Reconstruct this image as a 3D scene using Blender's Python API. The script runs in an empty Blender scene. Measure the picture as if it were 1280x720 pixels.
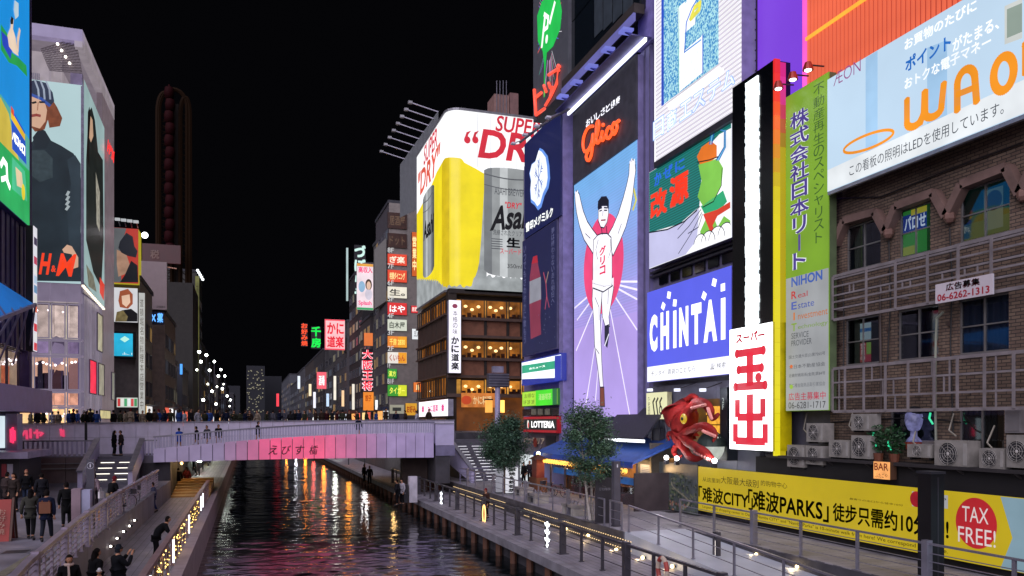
import bpy, math, random
from mathutils import Vector, Matrix
random.seed(7)
S = bpy.context.scene
COL = S.collection
PI = math.pi
# ------------------------------------------------------------------ camera, world, light, exposure
EYE = Vector((0, 0, 6.9)); YAW = math.radians(18.26); FPX = 1000.0; HOR = 528.0
cam_d = bpy.data.cameras.new('camera'); cam = bpy.data.objects.new('camera', cam_d); COL.objects.link(cam)
cam.location = EYE; cam.rotation_euler = (PI/2, 0, -YAW)
cam_d.sensor_width = 36; cam_d.lens = FPX*36/1280; cam_d.shift_y = (HOR-360)/1280
cam_d.clip_start = .1; cam_d.clip_end = 6000
S.camera = cam
W = bpy.data.worlds.new('World'); S.world = W; W.use_nodes = True
wn = W.node_tree; bgn = wn.nodes['Background']
sky = wn.nodes.new('ShaderNodeTexSky'); sky.sky_type = 'NISHITA'; sky.sun_disc = False
SUN_EL, SUN_AZ = math.radians(38), math.radians(218)
sky.sun_elevation = math.radians(-12); sky.sun_rotation = SUN_AZ
wmix = wn.nodes.new('ShaderNodeMixRGB'); wmix.blend_type = 'ADD'; wmix.inputs[0].default_value = 1
wmix.inputs[2].default_value = (.024, .024, .034, 1)      # faint city glow on the night sky
wn.links.new(sky.outputs[0], wmix.inputs[1]); wn.links.new(wmix.outputs[0], bgn.inputs[0])
bgn.inputs[1].default_value = .06
sd = bpy.data.lights.new('sun', 'SUN'); sd.energy = 3.6; sd.angle = math.radians(80); sd.color = (.90, .84, .98)
so = bpy.data.objects.new('sun', sd); COL.objects.link(so)   # soft fill added in place of the city's diffuse night glow
sv = Vector((math.sin(SUN_AZ)*math.cos(SUN_EL), math.cos(SUN_AZ)*math.cos(SUN_EL), math.sin(SUN_EL)))
so.rotation_euler = (-sv).to_track_quat('-Z', 'Y').to_euler()
S.view_settings.view_transform = 'Standard'; S.view_settings.look = 'None'
S.view_settings.exposure = 0; S.view_settings.gamma = 1
try:
    S.cycles.use_denoising = True; S.cycles.max_bounces = 6; S.cycles.diffuse_bounces = 3; S.cycles.glossy_bounces = 3
    S.cycles.transparent_max_bounces = 12; S.cycles.sample_clamp_indirect = 4; S.cycles.use_light_tree = True
    S.cycles.caustics_reflective = False
except Exception: pass

# ------------------------------------------------------------------ measuring: a photo pixel as a ray, met with a real plane
sY, cY = math.sin(YAW), math.cos(YAW)
FW = Vector((sY, cY, 0)); RT = Vector((cY, -sY, 0)); UP = Vector((0, 0, 1))
def ray(x, y): return FW + RT*((x-640)/FPX) + UP*((HOR-y)/FPX)
def onX(x, y, X): d = ray(x, y); return EYE + d*(X/d.x)
def onY(x, y, Y): d = ray(x, y); return EYE + d*(Y/d.y)
def onZ(x, y, Z): d = ray(x, y); return EYE + d*((Z-EYE.z)/d.z)
def onD(x, y, D): return EYE + ray(x, y)*D

# ------------------------------------------------------------------ materials
def lin(h):
    h = h.lstrip('#'); out = []
    for i in (0, 2, 4):
        c = int(h[i:i+2], 16)/255
        out.append(c/12.92 if c <= .04045 else ((c+.055)/1.055)**2.4)
    return out
_M = {}
def _new(key):
    m = bpy.data.materials.new(key); m.use_nodes = True; nt = m.node_tree; nt.nodes.clear()
    return m, nt, nt.nodes.new('ShaderNodeOutputMaterial')
def _noise(nt, scale, detail=4, stretch=None):
    tc = nt.nodes.new('ShaderNodeTexCoord'); n = nt.nodes.new('ShaderNodeTexNoise'); n.inputs['Scale'].default_value = scale
    n.inputs['Detail'].default_value = detail
    if stretch:
        mp = nt.nodes.new('ShaderNodeMapping'); mp.inputs['Scale'].default_value = stretch
        nt.links.new(tc.outputs['Object'], mp.inputs[0]); nt.links.new(mp.outputs[0], n.inputs['Vector'])
    else: nt.links.new(tc.outputs['Object'], n.inputs['Vector'])
    return n
def DM(h, rough=.6, metal=0.0, var=.25, scale=1.7, bump=0.0, stretch=None, spec=.5):
    k = ('D', h, rough, metal, var, scale, bump, stretch, spec)
    if k in _M: return _M[k]
    m, nt, out = _new('surface_'+h)
    b = nt.nodes.new('ShaderNodeBsdfPrincipled'); c = lin(h)
    n = _noise(nt, scale, 6, stretch)
    mr = nt.nodes.new('ShaderNodeMapRange'); mr.inputs['From Min'].default_value = .3; mr.inputs['From Max'].default_value = .7
    mr.inputs['To Min'].default_value = 1-var; mr.inputs['To Max'].default_value = 1+var*.6
    nt.links.new(n.outputs[0], mr.inputs[0])
    mx = nt.nodes.new('ShaderNodeVectorMath'); mx.operation = 'SCALE'; mx.inputs[0].default_value = c
    nt.links.new(mr.outputs[0], mx.inputs['Scale']); nt.links.new(mx.outputs[0], b.inputs['Base Color'])
    b.inputs['Roughness'].default_value = rough; b.inputs['Metallic'].default_value = metal
    b.inputs['Specular IOR Level'].default_value = spec
    if bump:
        bp = nt.nodes.new('ShaderNodeBump'); bp.inputs['Strength'].default_value = bump; bp.inputs['Distance'].default_value = .02
        n2 = _noise(nt, scale*12, 3); nt.links.new(n2.outputs[0], bp.inputs['Height']); nt.links.new(bp.outputs[0], b.inputs['Normal'])
    nt.links.new(b.outputs[0], out.inputs[0]); _M[k] = m; return m
def EM(h, st=1.0, lamp=False, var=.18, scale=.5, stripes=None):
    """something that gives off light: lamp=True lets the renderer sample it as a light source"""
    k = ('E', h, st, lamp, var, scale, stripes)
    if k in _M: return _M[k]
    m, nt, out = _new('lit_'+h)
    e = nt.nodes.new('ShaderNodeEmission'); c = lin(h)
    e.inputs[0].default_value = (*c, 1)
    n = _noise(nt, scale, 3); mr = nt.nodes.new('ShaderNodeMapRange')
    mr.inputs['From Min'].default_value = .3; mr.inputs['From Max'].default_value = .7
    mr.inputs['To Min'].default_value = st*(1-var); mr.inputs['To Max'].default_value = st*(1+var*.5)
    nt.links.new(n.outputs[0], mr.inputs[0]); src = mr.outputs[0]
    if stripes:                                          # LED rows: (axis vector, rows per metre, depth)
        tc = nt.nodes.new('ShaderNodeTexCoord'); dp = nt.nodes.new('ShaderNodeVectorMath'); dp.operation = 'DOT_PRODUCT'
        dp.inputs[1].default_value = stripes[0]; nt.links.new(tc.outputs['Object'], dp.inputs[0])
        m1 = nt.nodes.new('ShaderNodeMath'); m1.operation = 'MULTIPLY'; m1.inputs[1].default_value = stripes[1]
        m2 = nt.nodes.new('ShaderNodeMath'); m2.operation = 'FRACT'; m3 = nt.nodes.new('ShaderNodeMath'); m3.operation = 'GREATER_THAN'
        m3.inputs[1].default_value = .5; m4 = nt.nodes.new('ShaderNodeMath'); m4.operation = 'MULTIPLY_ADD'
        m4.inputs[1].default_value = stripes[2]; m4.inputs[2].default_value = 1-stripes[2]
        m5 = nt.nodes.new('ShaderNodeMath'); m5.operation = 'MULTIPLY'
        nt.links.new(dp.outputs['Value'], m1.inputs[0]); nt.links.new(m1.outputs[0], m2.inputs[0]); nt.links.new(m2.outputs[0], m3.inputs[0])
        nt.links.new(m3.outputs[0], m4.inputs[0]); nt.links.new(m4.outputs[0], m5.inputs[0]); nt.links.new(src, m5.inputs[1]); src = m5.outputs[0]
    nt.links.new(src, e.inputs[1])
    b = nt.nodes.new('ShaderNodeBsdfPrincipled'); b.inputs['Base Color'].default_value = (.02, .02, .02, 1); b.inputs['Roughness'].default_value = .35
    a = nt.nodes.new('ShaderNodeAddShader'); nt.links.new(e.outputs[0], a.inputs[0]); nt.links.new(b.outputs[0], a.inputs[1])
    nt.links.new(a.outputs[0], out.inputs[0])
    m.cycles.emission_sampling = 'FRONT' if lamp else 'NONE'
    _M[k] = m; return m
def speckle(h1, h2, st, scale):
    k = ('SP', h1, h2, st, scale)
    if k in _M: return _M[k]
    m, nt, out = _new('led_speckle'); e = nt.nodes.new('ShaderNodeEmission'); n = _noise(nt, scale, 2)
    r = nt.nodes.new('ShaderNodeValToRGB'); r.color_ramp.elements[0].color = (*lin(h1), 1); r.color_ramp.elements[1].color = (*lin(h2), 1)
    r.color_ramp.elements[0].position = .42; r.color_ramp.elements[1].position = .58
    nt.links.new(n.outputs[0], r.inputs[0]); nt.links.new(r.outputs[0], e.inputs[0]); e.inputs[1].default_value = st
    nt.links.new(e.outputs[0], out.inputs[0]); m.cycles.emission_sampling = 'FRONT'; _M[k] = m; return m
def GLASS(tint='ffffff', refl=.12):
    k = ('G', tint, refl)
    if k in _M: return _M[k]
    m, nt, out = _new('glass_pane'); t = nt.nodes.new('ShaderNodeBsdfTransparent'); t.inputs[0].default_value = (*lin(tint), 1)
    g = nt.nodes.new('ShaderNodeBsdfGlossy'); g.inputs[1].default_value = .03; mx = nt.nodes.new('ShaderNodeMixShader'); mx.inputs[0].default_value = refl
    nt.links.new(t.outputs[0], mx.inputs[1]); nt.links.new(g.outputs[0], mx.inputs[2]); nt.links.new(mx.outputs[0], out.inputs[0]); _M[k] = m; return m
def BRICK(c1, c2, mortar, axis='X', sc=1.0, rough=.8):
    k = ('B', c1, c2, mortar, axis, sc)
    if k in _M: return _M[k]
    m, nt, out = _new('brickwork'); b = nt.nodes.new('ShaderNodeBsdfPrincipled'); tc = nt.nodes.new('ShaderNodeTexCoord')
    sp = nt.nodes.new('ShaderNodeSeparateXYZ'); cb = nt.nodes.new('ShaderNodeCombineXYZ')
    nt.links.new(tc.outputs['Object'], sp.inputs[0]); nt.links.new(sp.outputs['Y' if axis == 'X' else 'X'], cb.inputs[0]); nt.links.new(sp.outputs['Z' if axis != 'Z' else 'Y'], cb.inputs[1])
    t = nt.nodes.new('ShaderNodeTexBrick'); t.inputs['Scale'].default_value = sc
    t.inputs['Color1'].default_value = (*lin(c1), 1); t.inputs['Color2'].default_value = (*lin(c2), 1); t.inputs['Mortar'].default_value = (*lin(mortar), 1)
    t.inputs['Brick Width'].default_value = .34; t.inputs['Row Height'].default_value = .115; t.inputs['Mortar Size'].default_value = .014
    nt.links.new(cb.outputs[0], t.inputs[0])
    n = _noise(nt, .35, 6); mr = nt.nodes.new('ShaderNodeMapRange'); mr.inputs['From Min'].default_value = .3; mr.inputs['From Max'].default_value = .7
    mr.inputs['To Min'].default_value = .55; mr.inputs['To Max'].default_value = 1.15; nt.links.new(n.outputs[0], mr.inputs[0])
    mx = nt.nodes.new('ShaderNodeVectorMath'); mx.operation = 'SCALE'; nt.links.new(t.outputs[0], mx.inputs[0]); nt.links.new(mr.outputs[0], mx.inputs['Scale'])
    nt.links.new(mx.outputs[0], b.inputs['Base Color']); b.inputs['Roughness'].default_value = rough
    bp = nt.nodes.new('ShaderNodeBump'); bp.inputs['Strength'].default_value = .6; bp.inputs['Distance'].default_value = .02; bp.invert = True
    nt.links.new(t.outputs['Fac'], bp.inputs['Height']); nt.links.new(bp.outputs[0], b.inputs['Normal'])
    nt.links.new(b.outputs[0], out.inputs[0]); _M[k] = m; return m
def PAVE(c1, c2, mortar, w, h, ang=0.0, rough=.55):
    k = ('P', c1, c2, mortar, w, h, ang)
    if k in _M: return _M[k]
    m, nt, out = _new('paving'); b = nt.nodes.new('ShaderNodeBsdfPrincipled'); tc = nt.nodes.new('ShaderNodeTexCoord'); mp = nt.nodes.new('ShaderNodeMapping')
    mp.inputs['Rotation'].default_value = (0, 0, ang); nt.links.new(tc.outputs['Object'], mp.inputs[0])
    t = nt.nodes.new('ShaderNodeTexBrick'); t.inputs['Scale'].default_value = 1; nt.links.new(mp.outputs[0], t.inputs[0])
    t.inputs['Color1'].default_value = (*lin(c1), 1); t.inputs['Color2'].default_value = (*lin(c2), 1); t.inputs['Mortar'].default_value = (*lin(mortar), 1)
    t.inputs['Brick Width'].default_value = w; t.inputs['Row Height'].default_value = h; t.inputs['Mortar Size'].default_value = .012
    n = _noise(nt, .8, 8); mr = nt.nodes.new('ShaderNodeMapRange'); mr.inputs['From Min'].default_value = .3; mr.inputs['From Max'].default_value = .7
    mr.inputs['To Min'].default_value = .6; mr.inputs['To Max'].default_value = 1.15; nt.links.new(n.outputs[0], mr.inputs[0])
    mx = nt.nodes.new('ShaderNodeVectorMath'); mx.operation = 'SCALE'; nt.links.new(t.outputs[0], mx.inputs[0]); nt.links.new(mr.outputs[0], mx.inputs['Scale'])
    nt.links.new(mx.outputs[0], b.inputs['Base Color'])
    mr2 = nt.nodes.new('ShaderNodeMapRange'); mr2.inputs['To Min'].default_value = rough-.25; mr2.inputs['To Max'].default_value = rough+.2
    nt.links.new(n.outputs[0], mr2.inputs[0]); nt.links.new(mr2.outputs[0], b.inputs['Roughness'])
    nt.links.new(b.outputs[0], out.inputs[0]); _M[k] = m; return m
def WATER():
    m, nt, out = _new('canal_water'); b = nt.nodes.new('ShaderNodeBsdfPrincipled')
    b.inputs['Base Color'].default_value = (.004, .006, .007, 1); b.inputs['Roughness'].default_value = .06; b.inputs['IOR'].default_value = 1.5
    b.inputs['Specular IOR Level'].default_value = 1.0
    n1 = _noise(nt, 1.0, 3, (1.0, 1.9, 1)); n2 = _noise(nt, 7, 3, (1.0, 1.6, 1)); n3 = _noise(nt, .22, 2)
    a = nt.nodes.new('ShaderNodeMath'); a.operation = 'MULTIPLY_ADD'; a.inputs[1].default_value = .42
    nt.links.new(n2.outputs[0], a.inputs[0]); nt.links.new(n1.outputs[0], a.inputs[2])
    mr = nt.nodes.new('ShaderNodeMapRange'); mr.inputs['From Min'].default_value = .35; mr.inputs['From Max'].default_value = .65
    mr.inputs['To Min'].default_value = .35; mr.inputs['To Max'].default_value = 1.0; nt.links.new(n3.outputs[0], mr.inputs[0])
    mm = nt.nodes.new('ShaderNodeMath'); mm.operation = 'MULTIPLY'; nt.links.new(a.outputs[0], mm.inputs[0]); nt.links.new(mr.outputs[0], mm.inputs[1])
    bp = nt.nodes.new('ShaderNodeBump'); bp.inputs['Strength'].default_value = 1; bp.inputs['Distance'].default_value = .018
    nt.links.new(mm.outputs[0], bp.inputs['Height']); nt.links.new(bp.outputs[0], b.inputs['Normal']); nt.links.new(b.outputs[0], out.inputs[0])
    return m

# ------------------------------------------------------------------ objects
LOC = {}
def tag(o, label=None, cat=None, group=None, kind=None):
    if label: o['label'] = label
    if cat: o['category'] = cat
    if group: o['group'] = group
    if kind: o['kind'] = kind
    return o
def thing(name, label, cat, loc=(0, 0, 0), group=None, rz=0):
    o = bpy.data.objects.new(name, None); COL.objects.link(o); o.location = loc; o.rotation_euler = (0, 0, rz)
    o.empty_display_size = .2; LOC[o] = Vector(loc)
    return tag(o, label, cat, group)
class B:
    """a mesh in the making (world coordinates, or local ones when local=True)"""
    def __init__(s): s.v = []; s.f = []; s.m = []; s.cur = 0; s.mats = []
    def use(s, mat):
        if mat not in s.mats: s.mats.append(mat)
        s.cur = s.mats.index(mat); return s
    def add(s, vs, fs):
        k = len(s.v); s.v += [tuple(p) for p in vs]; s.f += [tuple(i+k for i in f) for f in fs]; s.m += [s.cur]*len(fs); return s
    def quad(s, a, b, c, d): return s.add([a, b, c, d], [(0, 1, 2, 3)])
    def box(s, x0, x1, y0, y1, z0, z1):
        if x0 > x1: x0, x1 = x1, x0
        if y0 > y1: y0, y1 = y1, y0
        if z0 > z1: z0, z1 = z1, z0
        return s.add([(x0,y0,z0),(x1,y0,z0),(x1,y1,z0),(x0,y1,z0),(x0,y0,z1),(x1,y0,z1),(x1,y1,z1),(x0,y1,z1)],
                     [(0,3,2,1),(4,5,6,7),(0,1,5,4),(1,2,6,5),(2,3,7,6),(3,0,4,7)])
    def obox(s, O, U, V, N, u0, u1, v0, v1, n0, n1):
        P = lambda u, v, n: O+U*u+V*v+N*n
        return s.add([P(u0,v0,n0),P(u1,v0,n0),P(u1,v1,n0),P(u0,v1,n0),P(u0,v0,n1),P(u1,v0,n1),P(u1,v1,n1),P(u0,v1,n1)],
                     [(0,3,2,1),(4,5,6,7),(0,1,5,4),(1,2,6,5),(2,3,7,6),(3,0,4,7)])
    def bar(s, a, b, w, h=None):
        """a straight square bar between two points"""
        a, b = Vector(a), Vector(b); h = h or w; d = (b-a).normalized()
        up = Vector((0, 0, 1)) if abs(d.z) < .95 else Vector((1, 0, 0)); sx = d.cross(up).normalized(); sy = sx.cross(d)
        vs = [p+sx*(i*w/2)+sy*(j*h/2) for p in (a, b) for i, j in ((-1,-1),(1,-1),(1,1),(-1,1))]
        return s.add(vs, [(0,1,2,3),(7,6,5,4),(0,4,5,1),(1,5,6,2),(2,6,7,3),(3,7,4,0)])
    def tube(s, pts, r, n=8, cap=True):
        pts = [Vector(p) for p in pts]; rs = r if isinstance(r, (list, tuple)) else [r]*len(pts)
        vs = []; ref = None
        for i, p in enumerate(pts):
            d = (pts[min(i+1, len(pts)-1)]-pts[max(i-1, 0)]).normalized()
            if ref is None: ref = Vector((0, 0, 1)) if abs(d.z) < .9 else Vector((1, 0, 0))
            sx = d.cross(ref).normalized(); sy = sx.cross(d).normalized(); ref = sy
            vs += [p+(sx*math.cos(2*PI*k/n)+sy*math.sin(2*PI*k/n))*rs[i] for k in range(n)]
        fs = [(i*n+k, i*n+(k+1) % n, (i+1)*n+(k+1) % n, (i+1)*n+k) for i in range(len(pts)-1) for k in range(n)]
        if cap: fs += [tuple(range(n)), tuple(reversed(range((len(pts)-1)*n, len(pts)*n)))]
        return s.add(vs, fs)
    def lathe(s, c, prof, n=14):
        c = Vector(c); vs = [c+Vector((r*math.cos(2*PI*k/n), r*math.sin(2*PI*k/n), z)) for r, z in prof for k in range(n)]
        fs = [(i*n+k, i*n+(k+1) % n, (i+1)*n+(k+1) % n, (i+1)*n+k) for i in range(len(prof)-1) for k in range(n)]
        return s.add(vs, fs)
    def ball(s, c, r, n=10, m=6):
        rx, ry, rz = r if isinstance(r, (list, tuple)) else (r, r, r); c = Vector(c); vs = []
        for i in range(m+1):
            t = PI*i/m
            vs += [c+Vector((rx*math.sin(t)*math.cos(2*PI*k/n), ry*math.sin(t)*math.sin(2*PI*k/n), -rz*math.cos(t))) for k in range(n)]
        return s.add(vs, [(i*n+k, i*n+(k+1) % n, (i+1)*n+(k+1) % n, (i+1)*n+k) for i in range(m) for k in range(n)])
    def prism(s, poly, z0, z1):
        n = len(poly); vs = [(x, y, z0) for x, y in poly]+[(x, y, z1) for x, y in poly]
        return s.add(vs, [tuple(reversed(range(n))), tuple(range(n, 2*n))]+[(i, (i+1) % n, n+(i+1) % n, n+i) for i in range(n)])
    def build(s, name, mat=None, parent=None, smooth=False, local=False):
        off = LOC[parent] if (parent is not None and not local) else Vector((0, 0, 0))
        me = bpy.data.meshes.new(name)
        me.from_pydata([(x-off.x, y-off.y, z-off.z) for x, y, z in s.v], [], s.f)
        for mt in ([mat] if mat else s.mats): me.materials.append(mt)
        if not mat and len(s.mats) > 1: me.polygons.foreach_set('material_index', s.m)
        if smooth: me.polygons.foreach_set('use_smooth', [True]*len(me.polygons))
        me.update(); return link(name, me, parent)
def link(name, me, parent=None, loc=None):
    o = bpy.data.objects.new(name, me); COL.objects.link(o)
    if parent is not None: o.parent = parent; LOC[o] = LOC.get(parent, Vector((0, 0, 0)))
    else: LOC[o] = Vector((0, 0, 0))
    if loc is not None: o.location = loc
    return o
def struct(name, bm, mat=None, **k): return tag(bm.build(name, mat, **k), kind='structure')
def copy_thing(root, loc, rz=None, label=None, group=None, scale=None):
    r = root.copy(); COL.objects.link(r); r.location = loc; LOC[r] = Vector(loc)
    if rz is not None: r.rotation_euler = (0, 0, rz)
    if scale: r.scale = (scale,)*3
    if label: r['label'] = label
    if group: r['group'] = group
    for ch in list(root.children):
        c = ch.copy(); COL.objects.link(c); c.parent = r
        for g in ch.children:
            d = g.copy(); COL.objects.link(d); d.parent = c
    return r
# ---- lettering
_T = {}
def glyphs(txt, bold=0.0, shear=0.0):
    k = (txt, bold, shear); cjk = any(ord(c) > 0x2fff for c in txt); real = min(bold, .008) if cjk else bold
    if k not in _T:
        c = bpy.data.curves.new('lettering', 'FONT'); c.body = txt; c.resolution_u = 3; c.offset = real; c.shear = shear; c.fill_mode = 'FRONT'
        o = bpy.data.objects.new('lettering', c); COL.objects.link(o); dg = bpy.context.evaluated_depsgraph_get(); dg.update()
        me = bpy.data.meshes.new_from_object(o.evaluated_get(dg), depsgraph=dg)
        vs = [(v.co.x, v.co.y) for v in me.vertices]; fs = [tuple(p.vertices) for p in me.polygons]
        bpy.data.objects.remove(o); bpy.data.meshes.remove(me); bpy.data.curves.remove(c)
        if not vs: vs = [(0, 0), (1, 1)]
        if cjk and bold > .012:                           # heavier strokes: the same character printed again a hair to each side
            d = bold*.62; n0 = len(vs); v0, f0 = list(vs), list(fs)
            for dx, dy in ((d, d), (-d, d), (d, -d), (-d, -d)):
                k0 = len(vs); vs += [(x+dx, y+dy) for x, y in v0]; fs += [tuple(i+k0 for i in f) for f in f0]
        x0 = min(v[0] for v in vs); x1 = max(v[0] for v in vs); y0 = min(v[1] for v in vs); y1 = max(v[1] for v in vs)
        _T[k] = ([((x-x0)/max(x1-x0, 1e-6), (y-y0)/max(y1-y0, 1e-6)) for x, y in vs], fs, x1-x0, y1-y0)
    return _T[k]
class Sign:
    """an upright board: O its lower left corner as its reader sees it, U to the reader's right, N towards the reader"""
    def __init__(s, name, label, cat, O, U, w, h, depth=.25, casing=None, face=None, group=None, parent=None, border=.0):
        s.O = Vector(O); s.U = Vector(U).normalized(); s.V = Vector((0, 0, 1)); s.N = s.U.cross(s.V).normalized(); s.w = w; s.h = h
        s.t = parent or thing(name, label, cat, s.O+s.U*w/2, group)
        s.depth = depth; s.b = B()
        if casing: B().obox(s.O, s.U, s.V, s.N, 0, w, 0, h, -depth, 0).build('casing', casing, s.t)
        if face:
            fb = B(); bo = border
            fb.obox(s.O, s.U, s.V, s.N, bo, w-bo, bo, h-bo, .002, .03); fb.build('face', face, s.t)
        s.n = .034
    def P(s, u, v, n=0.0): return s.O+s.U*u+s.V*v+s.N*(s.n+n)
    def px(s, x, y):
        d = ray(x, y); t = (s.O-EYE).dot(s.N)/d.dot(s.N); p = EYE+d*t-s.O
        return (p.dot(s.U), p.dot(s.V))
    def clampuv(s, p): return (min(max(p[0], .02), s.w-.02), min(max(p[1], .02), s.h-.02))
    def poly(s, pts, mat, layer=0, clamp=True, thick=0.0):
        if clamp: pts = [s.clampuv(p) for p in pts]
        a = sum(pts[i][0]*pts[(i+1) % len(pts)][1]-pts[(i+1) % len(pts)][0]*pts[i][1] for i in range(len(pts)))
        if a < 0: pts = pts[::-1]
        z = .003*layer; s.b.use(mat); n = len(pts)
        if thick: s.b.add([s.P(u, v, z+thick) for u, v in pts]+[s.P(u, v, z) for u, v in pts], [tuple(range(n))]+[(i, n+i, n+(i+1) % n, (i+1) % n) for i in range(n)])
        else: s.b.add([s.P(u, v, z) for u, v in pts], [tuple(range(n))])
    def pp(s, pts, mat, layer=0, clamp=True): s.poly([s.px(x, y) for x, y in pts], mat, layer, clamp)
    def rect(s, u0, v0, u1, v1, mat, layer=0): s.poly([(u0, v0), (u1, v0), (u1, v1), (u0, v1)], mat, layer)
    def nrect(s, u0, v0, u1, v1, mat, layer=0): s.rect(u0*s.w, v0*s.h, u1*s.w, v1*s.h, mat, layer)
    def ell(s, cu, cv, ru, rv, mat, layer=0, n=28, clamp=True):
        s.poly([(cu+ru*math.cos(2*PI*k/n), cv+rv*math.sin(2*PI*k/n)) for k in range(n)], mat, layer, clamp)
    def line(s, pts, th, mat, layer=0):
        for (a, b) in zip(pts[:-1], pts[1:]):
            du, dv = b[0]-a[0], b[1]-a[1]; L = math.hypot(du, dv) or 1; ox, oy = -dv/L*th/2, du/L*th/2; ex, ey = du/L*th*.3, dv/L*th*.3
            s.poly([(a[0]+ox-ex, a[1]+oy-ey), (b[0]+ox+ex, b[1]+oy+ey), (b[0]-ox+ex, b[1]-oy+ey), (a[0]-ox-ex, a[1]-oy-ey)], mat, layer)
    def pline(s, pts, th, mat, layer=0): s.line([s.px(x, y) for x, y in pts], th, mat, layer)
    def text(s, t, u0, v0, u1, v1, mat, bold=0.0, shear=0.0, layer=1, into=None):
        vs, fs, w, h = glyphs(t, bold, shear); b = into or s.b; b.use(mat)
        b.add([s.P(u0+x*(u1-u0), v0+y*(v1-v0), .003*layer) for x, y in vs], fs)
    def ntext(s, t, u0, v0, u1, v1, mat, bold=0.0, shear=0.0, layer=1): s.text(t, u0*s.w, v0*s.h, u1*s.w, v1*s.h, mat, bold, shear, layer)
    def vtext(s, t, u0, v0, u1, v1, mat, bold=0.0, layer=1, gap=.12):
        """characters stacked downwards"""
        n = len(t); H = (v1-v0)/n
        for i, ch in enumerate(t):
            if ch == ' ': continue
            top = v1-i*H; bot = top-H*(1-gap)
            vs, fs, w, h = glyphs(ch, bold, 0)
            if ch == 'ー': s.text('|', (u0+u1)/2-.06*(u1-u0), bot, (u0+u1)/2+.06*(u1-u0), top, mat, bold, 0, layer); continue
            k = min(1, h/.75); hh = (top-bot)*max(k, .3); c = (top+bot)/2; ww = (u1-u0)*min(1, max(w/.85, .3)); cu = (u0+u1)/2
            s.text(ch, cu-ww/2, c-hh/2, cu+ww/2, c+hh/2, mat, bold, 0, layer)
    def nvtext(s, t, u0, v0, u1, v1, mat, bold=0.0, layer=1, gap=.12): s.vtext(t, u0*s.w, v0*s.h, u1*s.w, v1*s.h, mat, bold, layer, gap)
    def tube(s, pts, r, mat, name='neon_tube', n=.06, k=6, closed=False):
        """a real glass tube bent along pts (u, v) standing off the face"""
        if closed: pts = list(pts)+[pts[0]]
        return B().tube([s.P(u, v, n) for u, v in pts], r, k).build(name, mat, s.t, smooth=True)
    def done(s, name='print'):
        if s.b.f: s.b.build(name, None, s.t)
        return s.t
UR = Vector((0, -1, 0)); UL = Vector((0, 1, 0)); UF = Vector((1, 0, 0))
def rsign(name, label, cat, X, x0, x1, yt, yb, **k):
    """a board on the right bank in the plane X=const, its left edge measured at x0 from yt to yb"""
    a = onX(x0, yb, X); t = onX(x0, yt, X); b = onX(x1, yb, X)
    return Sign(name, label, cat, a, UR, a.y-b.y, t.z-a.z, **k)
def lsign(name, label, cat, X, x0, x1, yt, yb, **k):
    """on the left bank, right edge measured at x1"""
    a = onX(x0, yb, X); b = onX(x1, yb, X); t = onX(x1, yt, X)
    return Sign(name, label, cat, Vector((X, a.y, b.z)), UL, b.y-a.y, t.z-b.z, **k)
def fsign(name, label, cat, Y, x0, x1, yt, yb, **k):
    a = onY(x0, yb, Y); t = onY(x0, yt, Y); b = onY(x1, yb, Y)
    return Sign(name, label, cat, a, UF, b.x-a.x, t.z-a.z, **k)
# ---- windows: part 'window' (frame bars) with sub-part 'pane'
_WM = {}
def window(parent, O, U, w, h, frame, pane, nu=1, nv=1, th=.06, depth=.08, name='window'):
    key = (round(w, 2), round(h, 2), tuple(round(c, 2) for c in U), frame, nu, nv, th, depth)
    U = Vector(U); V = Vector((0, 0, 1)); N = U.cross(V)
    if key not in _WM:
        b = B(); Z = Vector((0, 0, 0))
        for i in range(nu+1):
            u = i*(w-th)/nu; b.obox(Z, U, V, N, u, u+th, 0, h, 0, depth)
        for j in range(nv+1):
            v = j*(h-th)/nv
            for i in range(nu):
                u = i*(w-th)/nu; b.obox(Z, U, V, N, u+th, (i+1)*(w-th)/nu, v, v+th, 0, depth-.006)
        o = b.build(name, frame, parent, local=True); me = o.data
        p = B(); p.obox(Z, U, V, N, th*.5, w-th*.5, th*.5, h-th*.5, .008, .03)
        q = p.build('pane', pane, o, local=True)
        _WM[key] = (me, {pane: q.data})
    else:
        me, panes = _WM[key]; o = link(name, me, parent)
        if pane not in panes:
            pm = next(iter(panes.values())).copy(); pm.materials.clear(); pm.materials.append(pane); panes[pane] = pm
        q = link('pane', panes[pane], o)
    o.location = Vector(O)-LOC[parent]; LOC[o] = Vector(O); return o

# common materials
lav = DM('b0a9c8', .45, .0, .10); lavd = DM('6c6884', .5); steel = DM('8d8b98', .35, .6, .2); steeld = DM('4a4850', .45, .5, .3)
conc = DM('77747c', .8, 0, .35, 1.2, .3); concd = DM('3c3a40', .85, 0, .4, 1.0, .3); black = DM('0c0c10', .5); dark = DM('1d1c24', .6); dglass = DM('0d1016', .08, 0, .1)
white = DM('c9c7cf', .5, 0, .08); casing = DM('5a5866', .5, .3); rust = DM('5b3a2a', .7)

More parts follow.
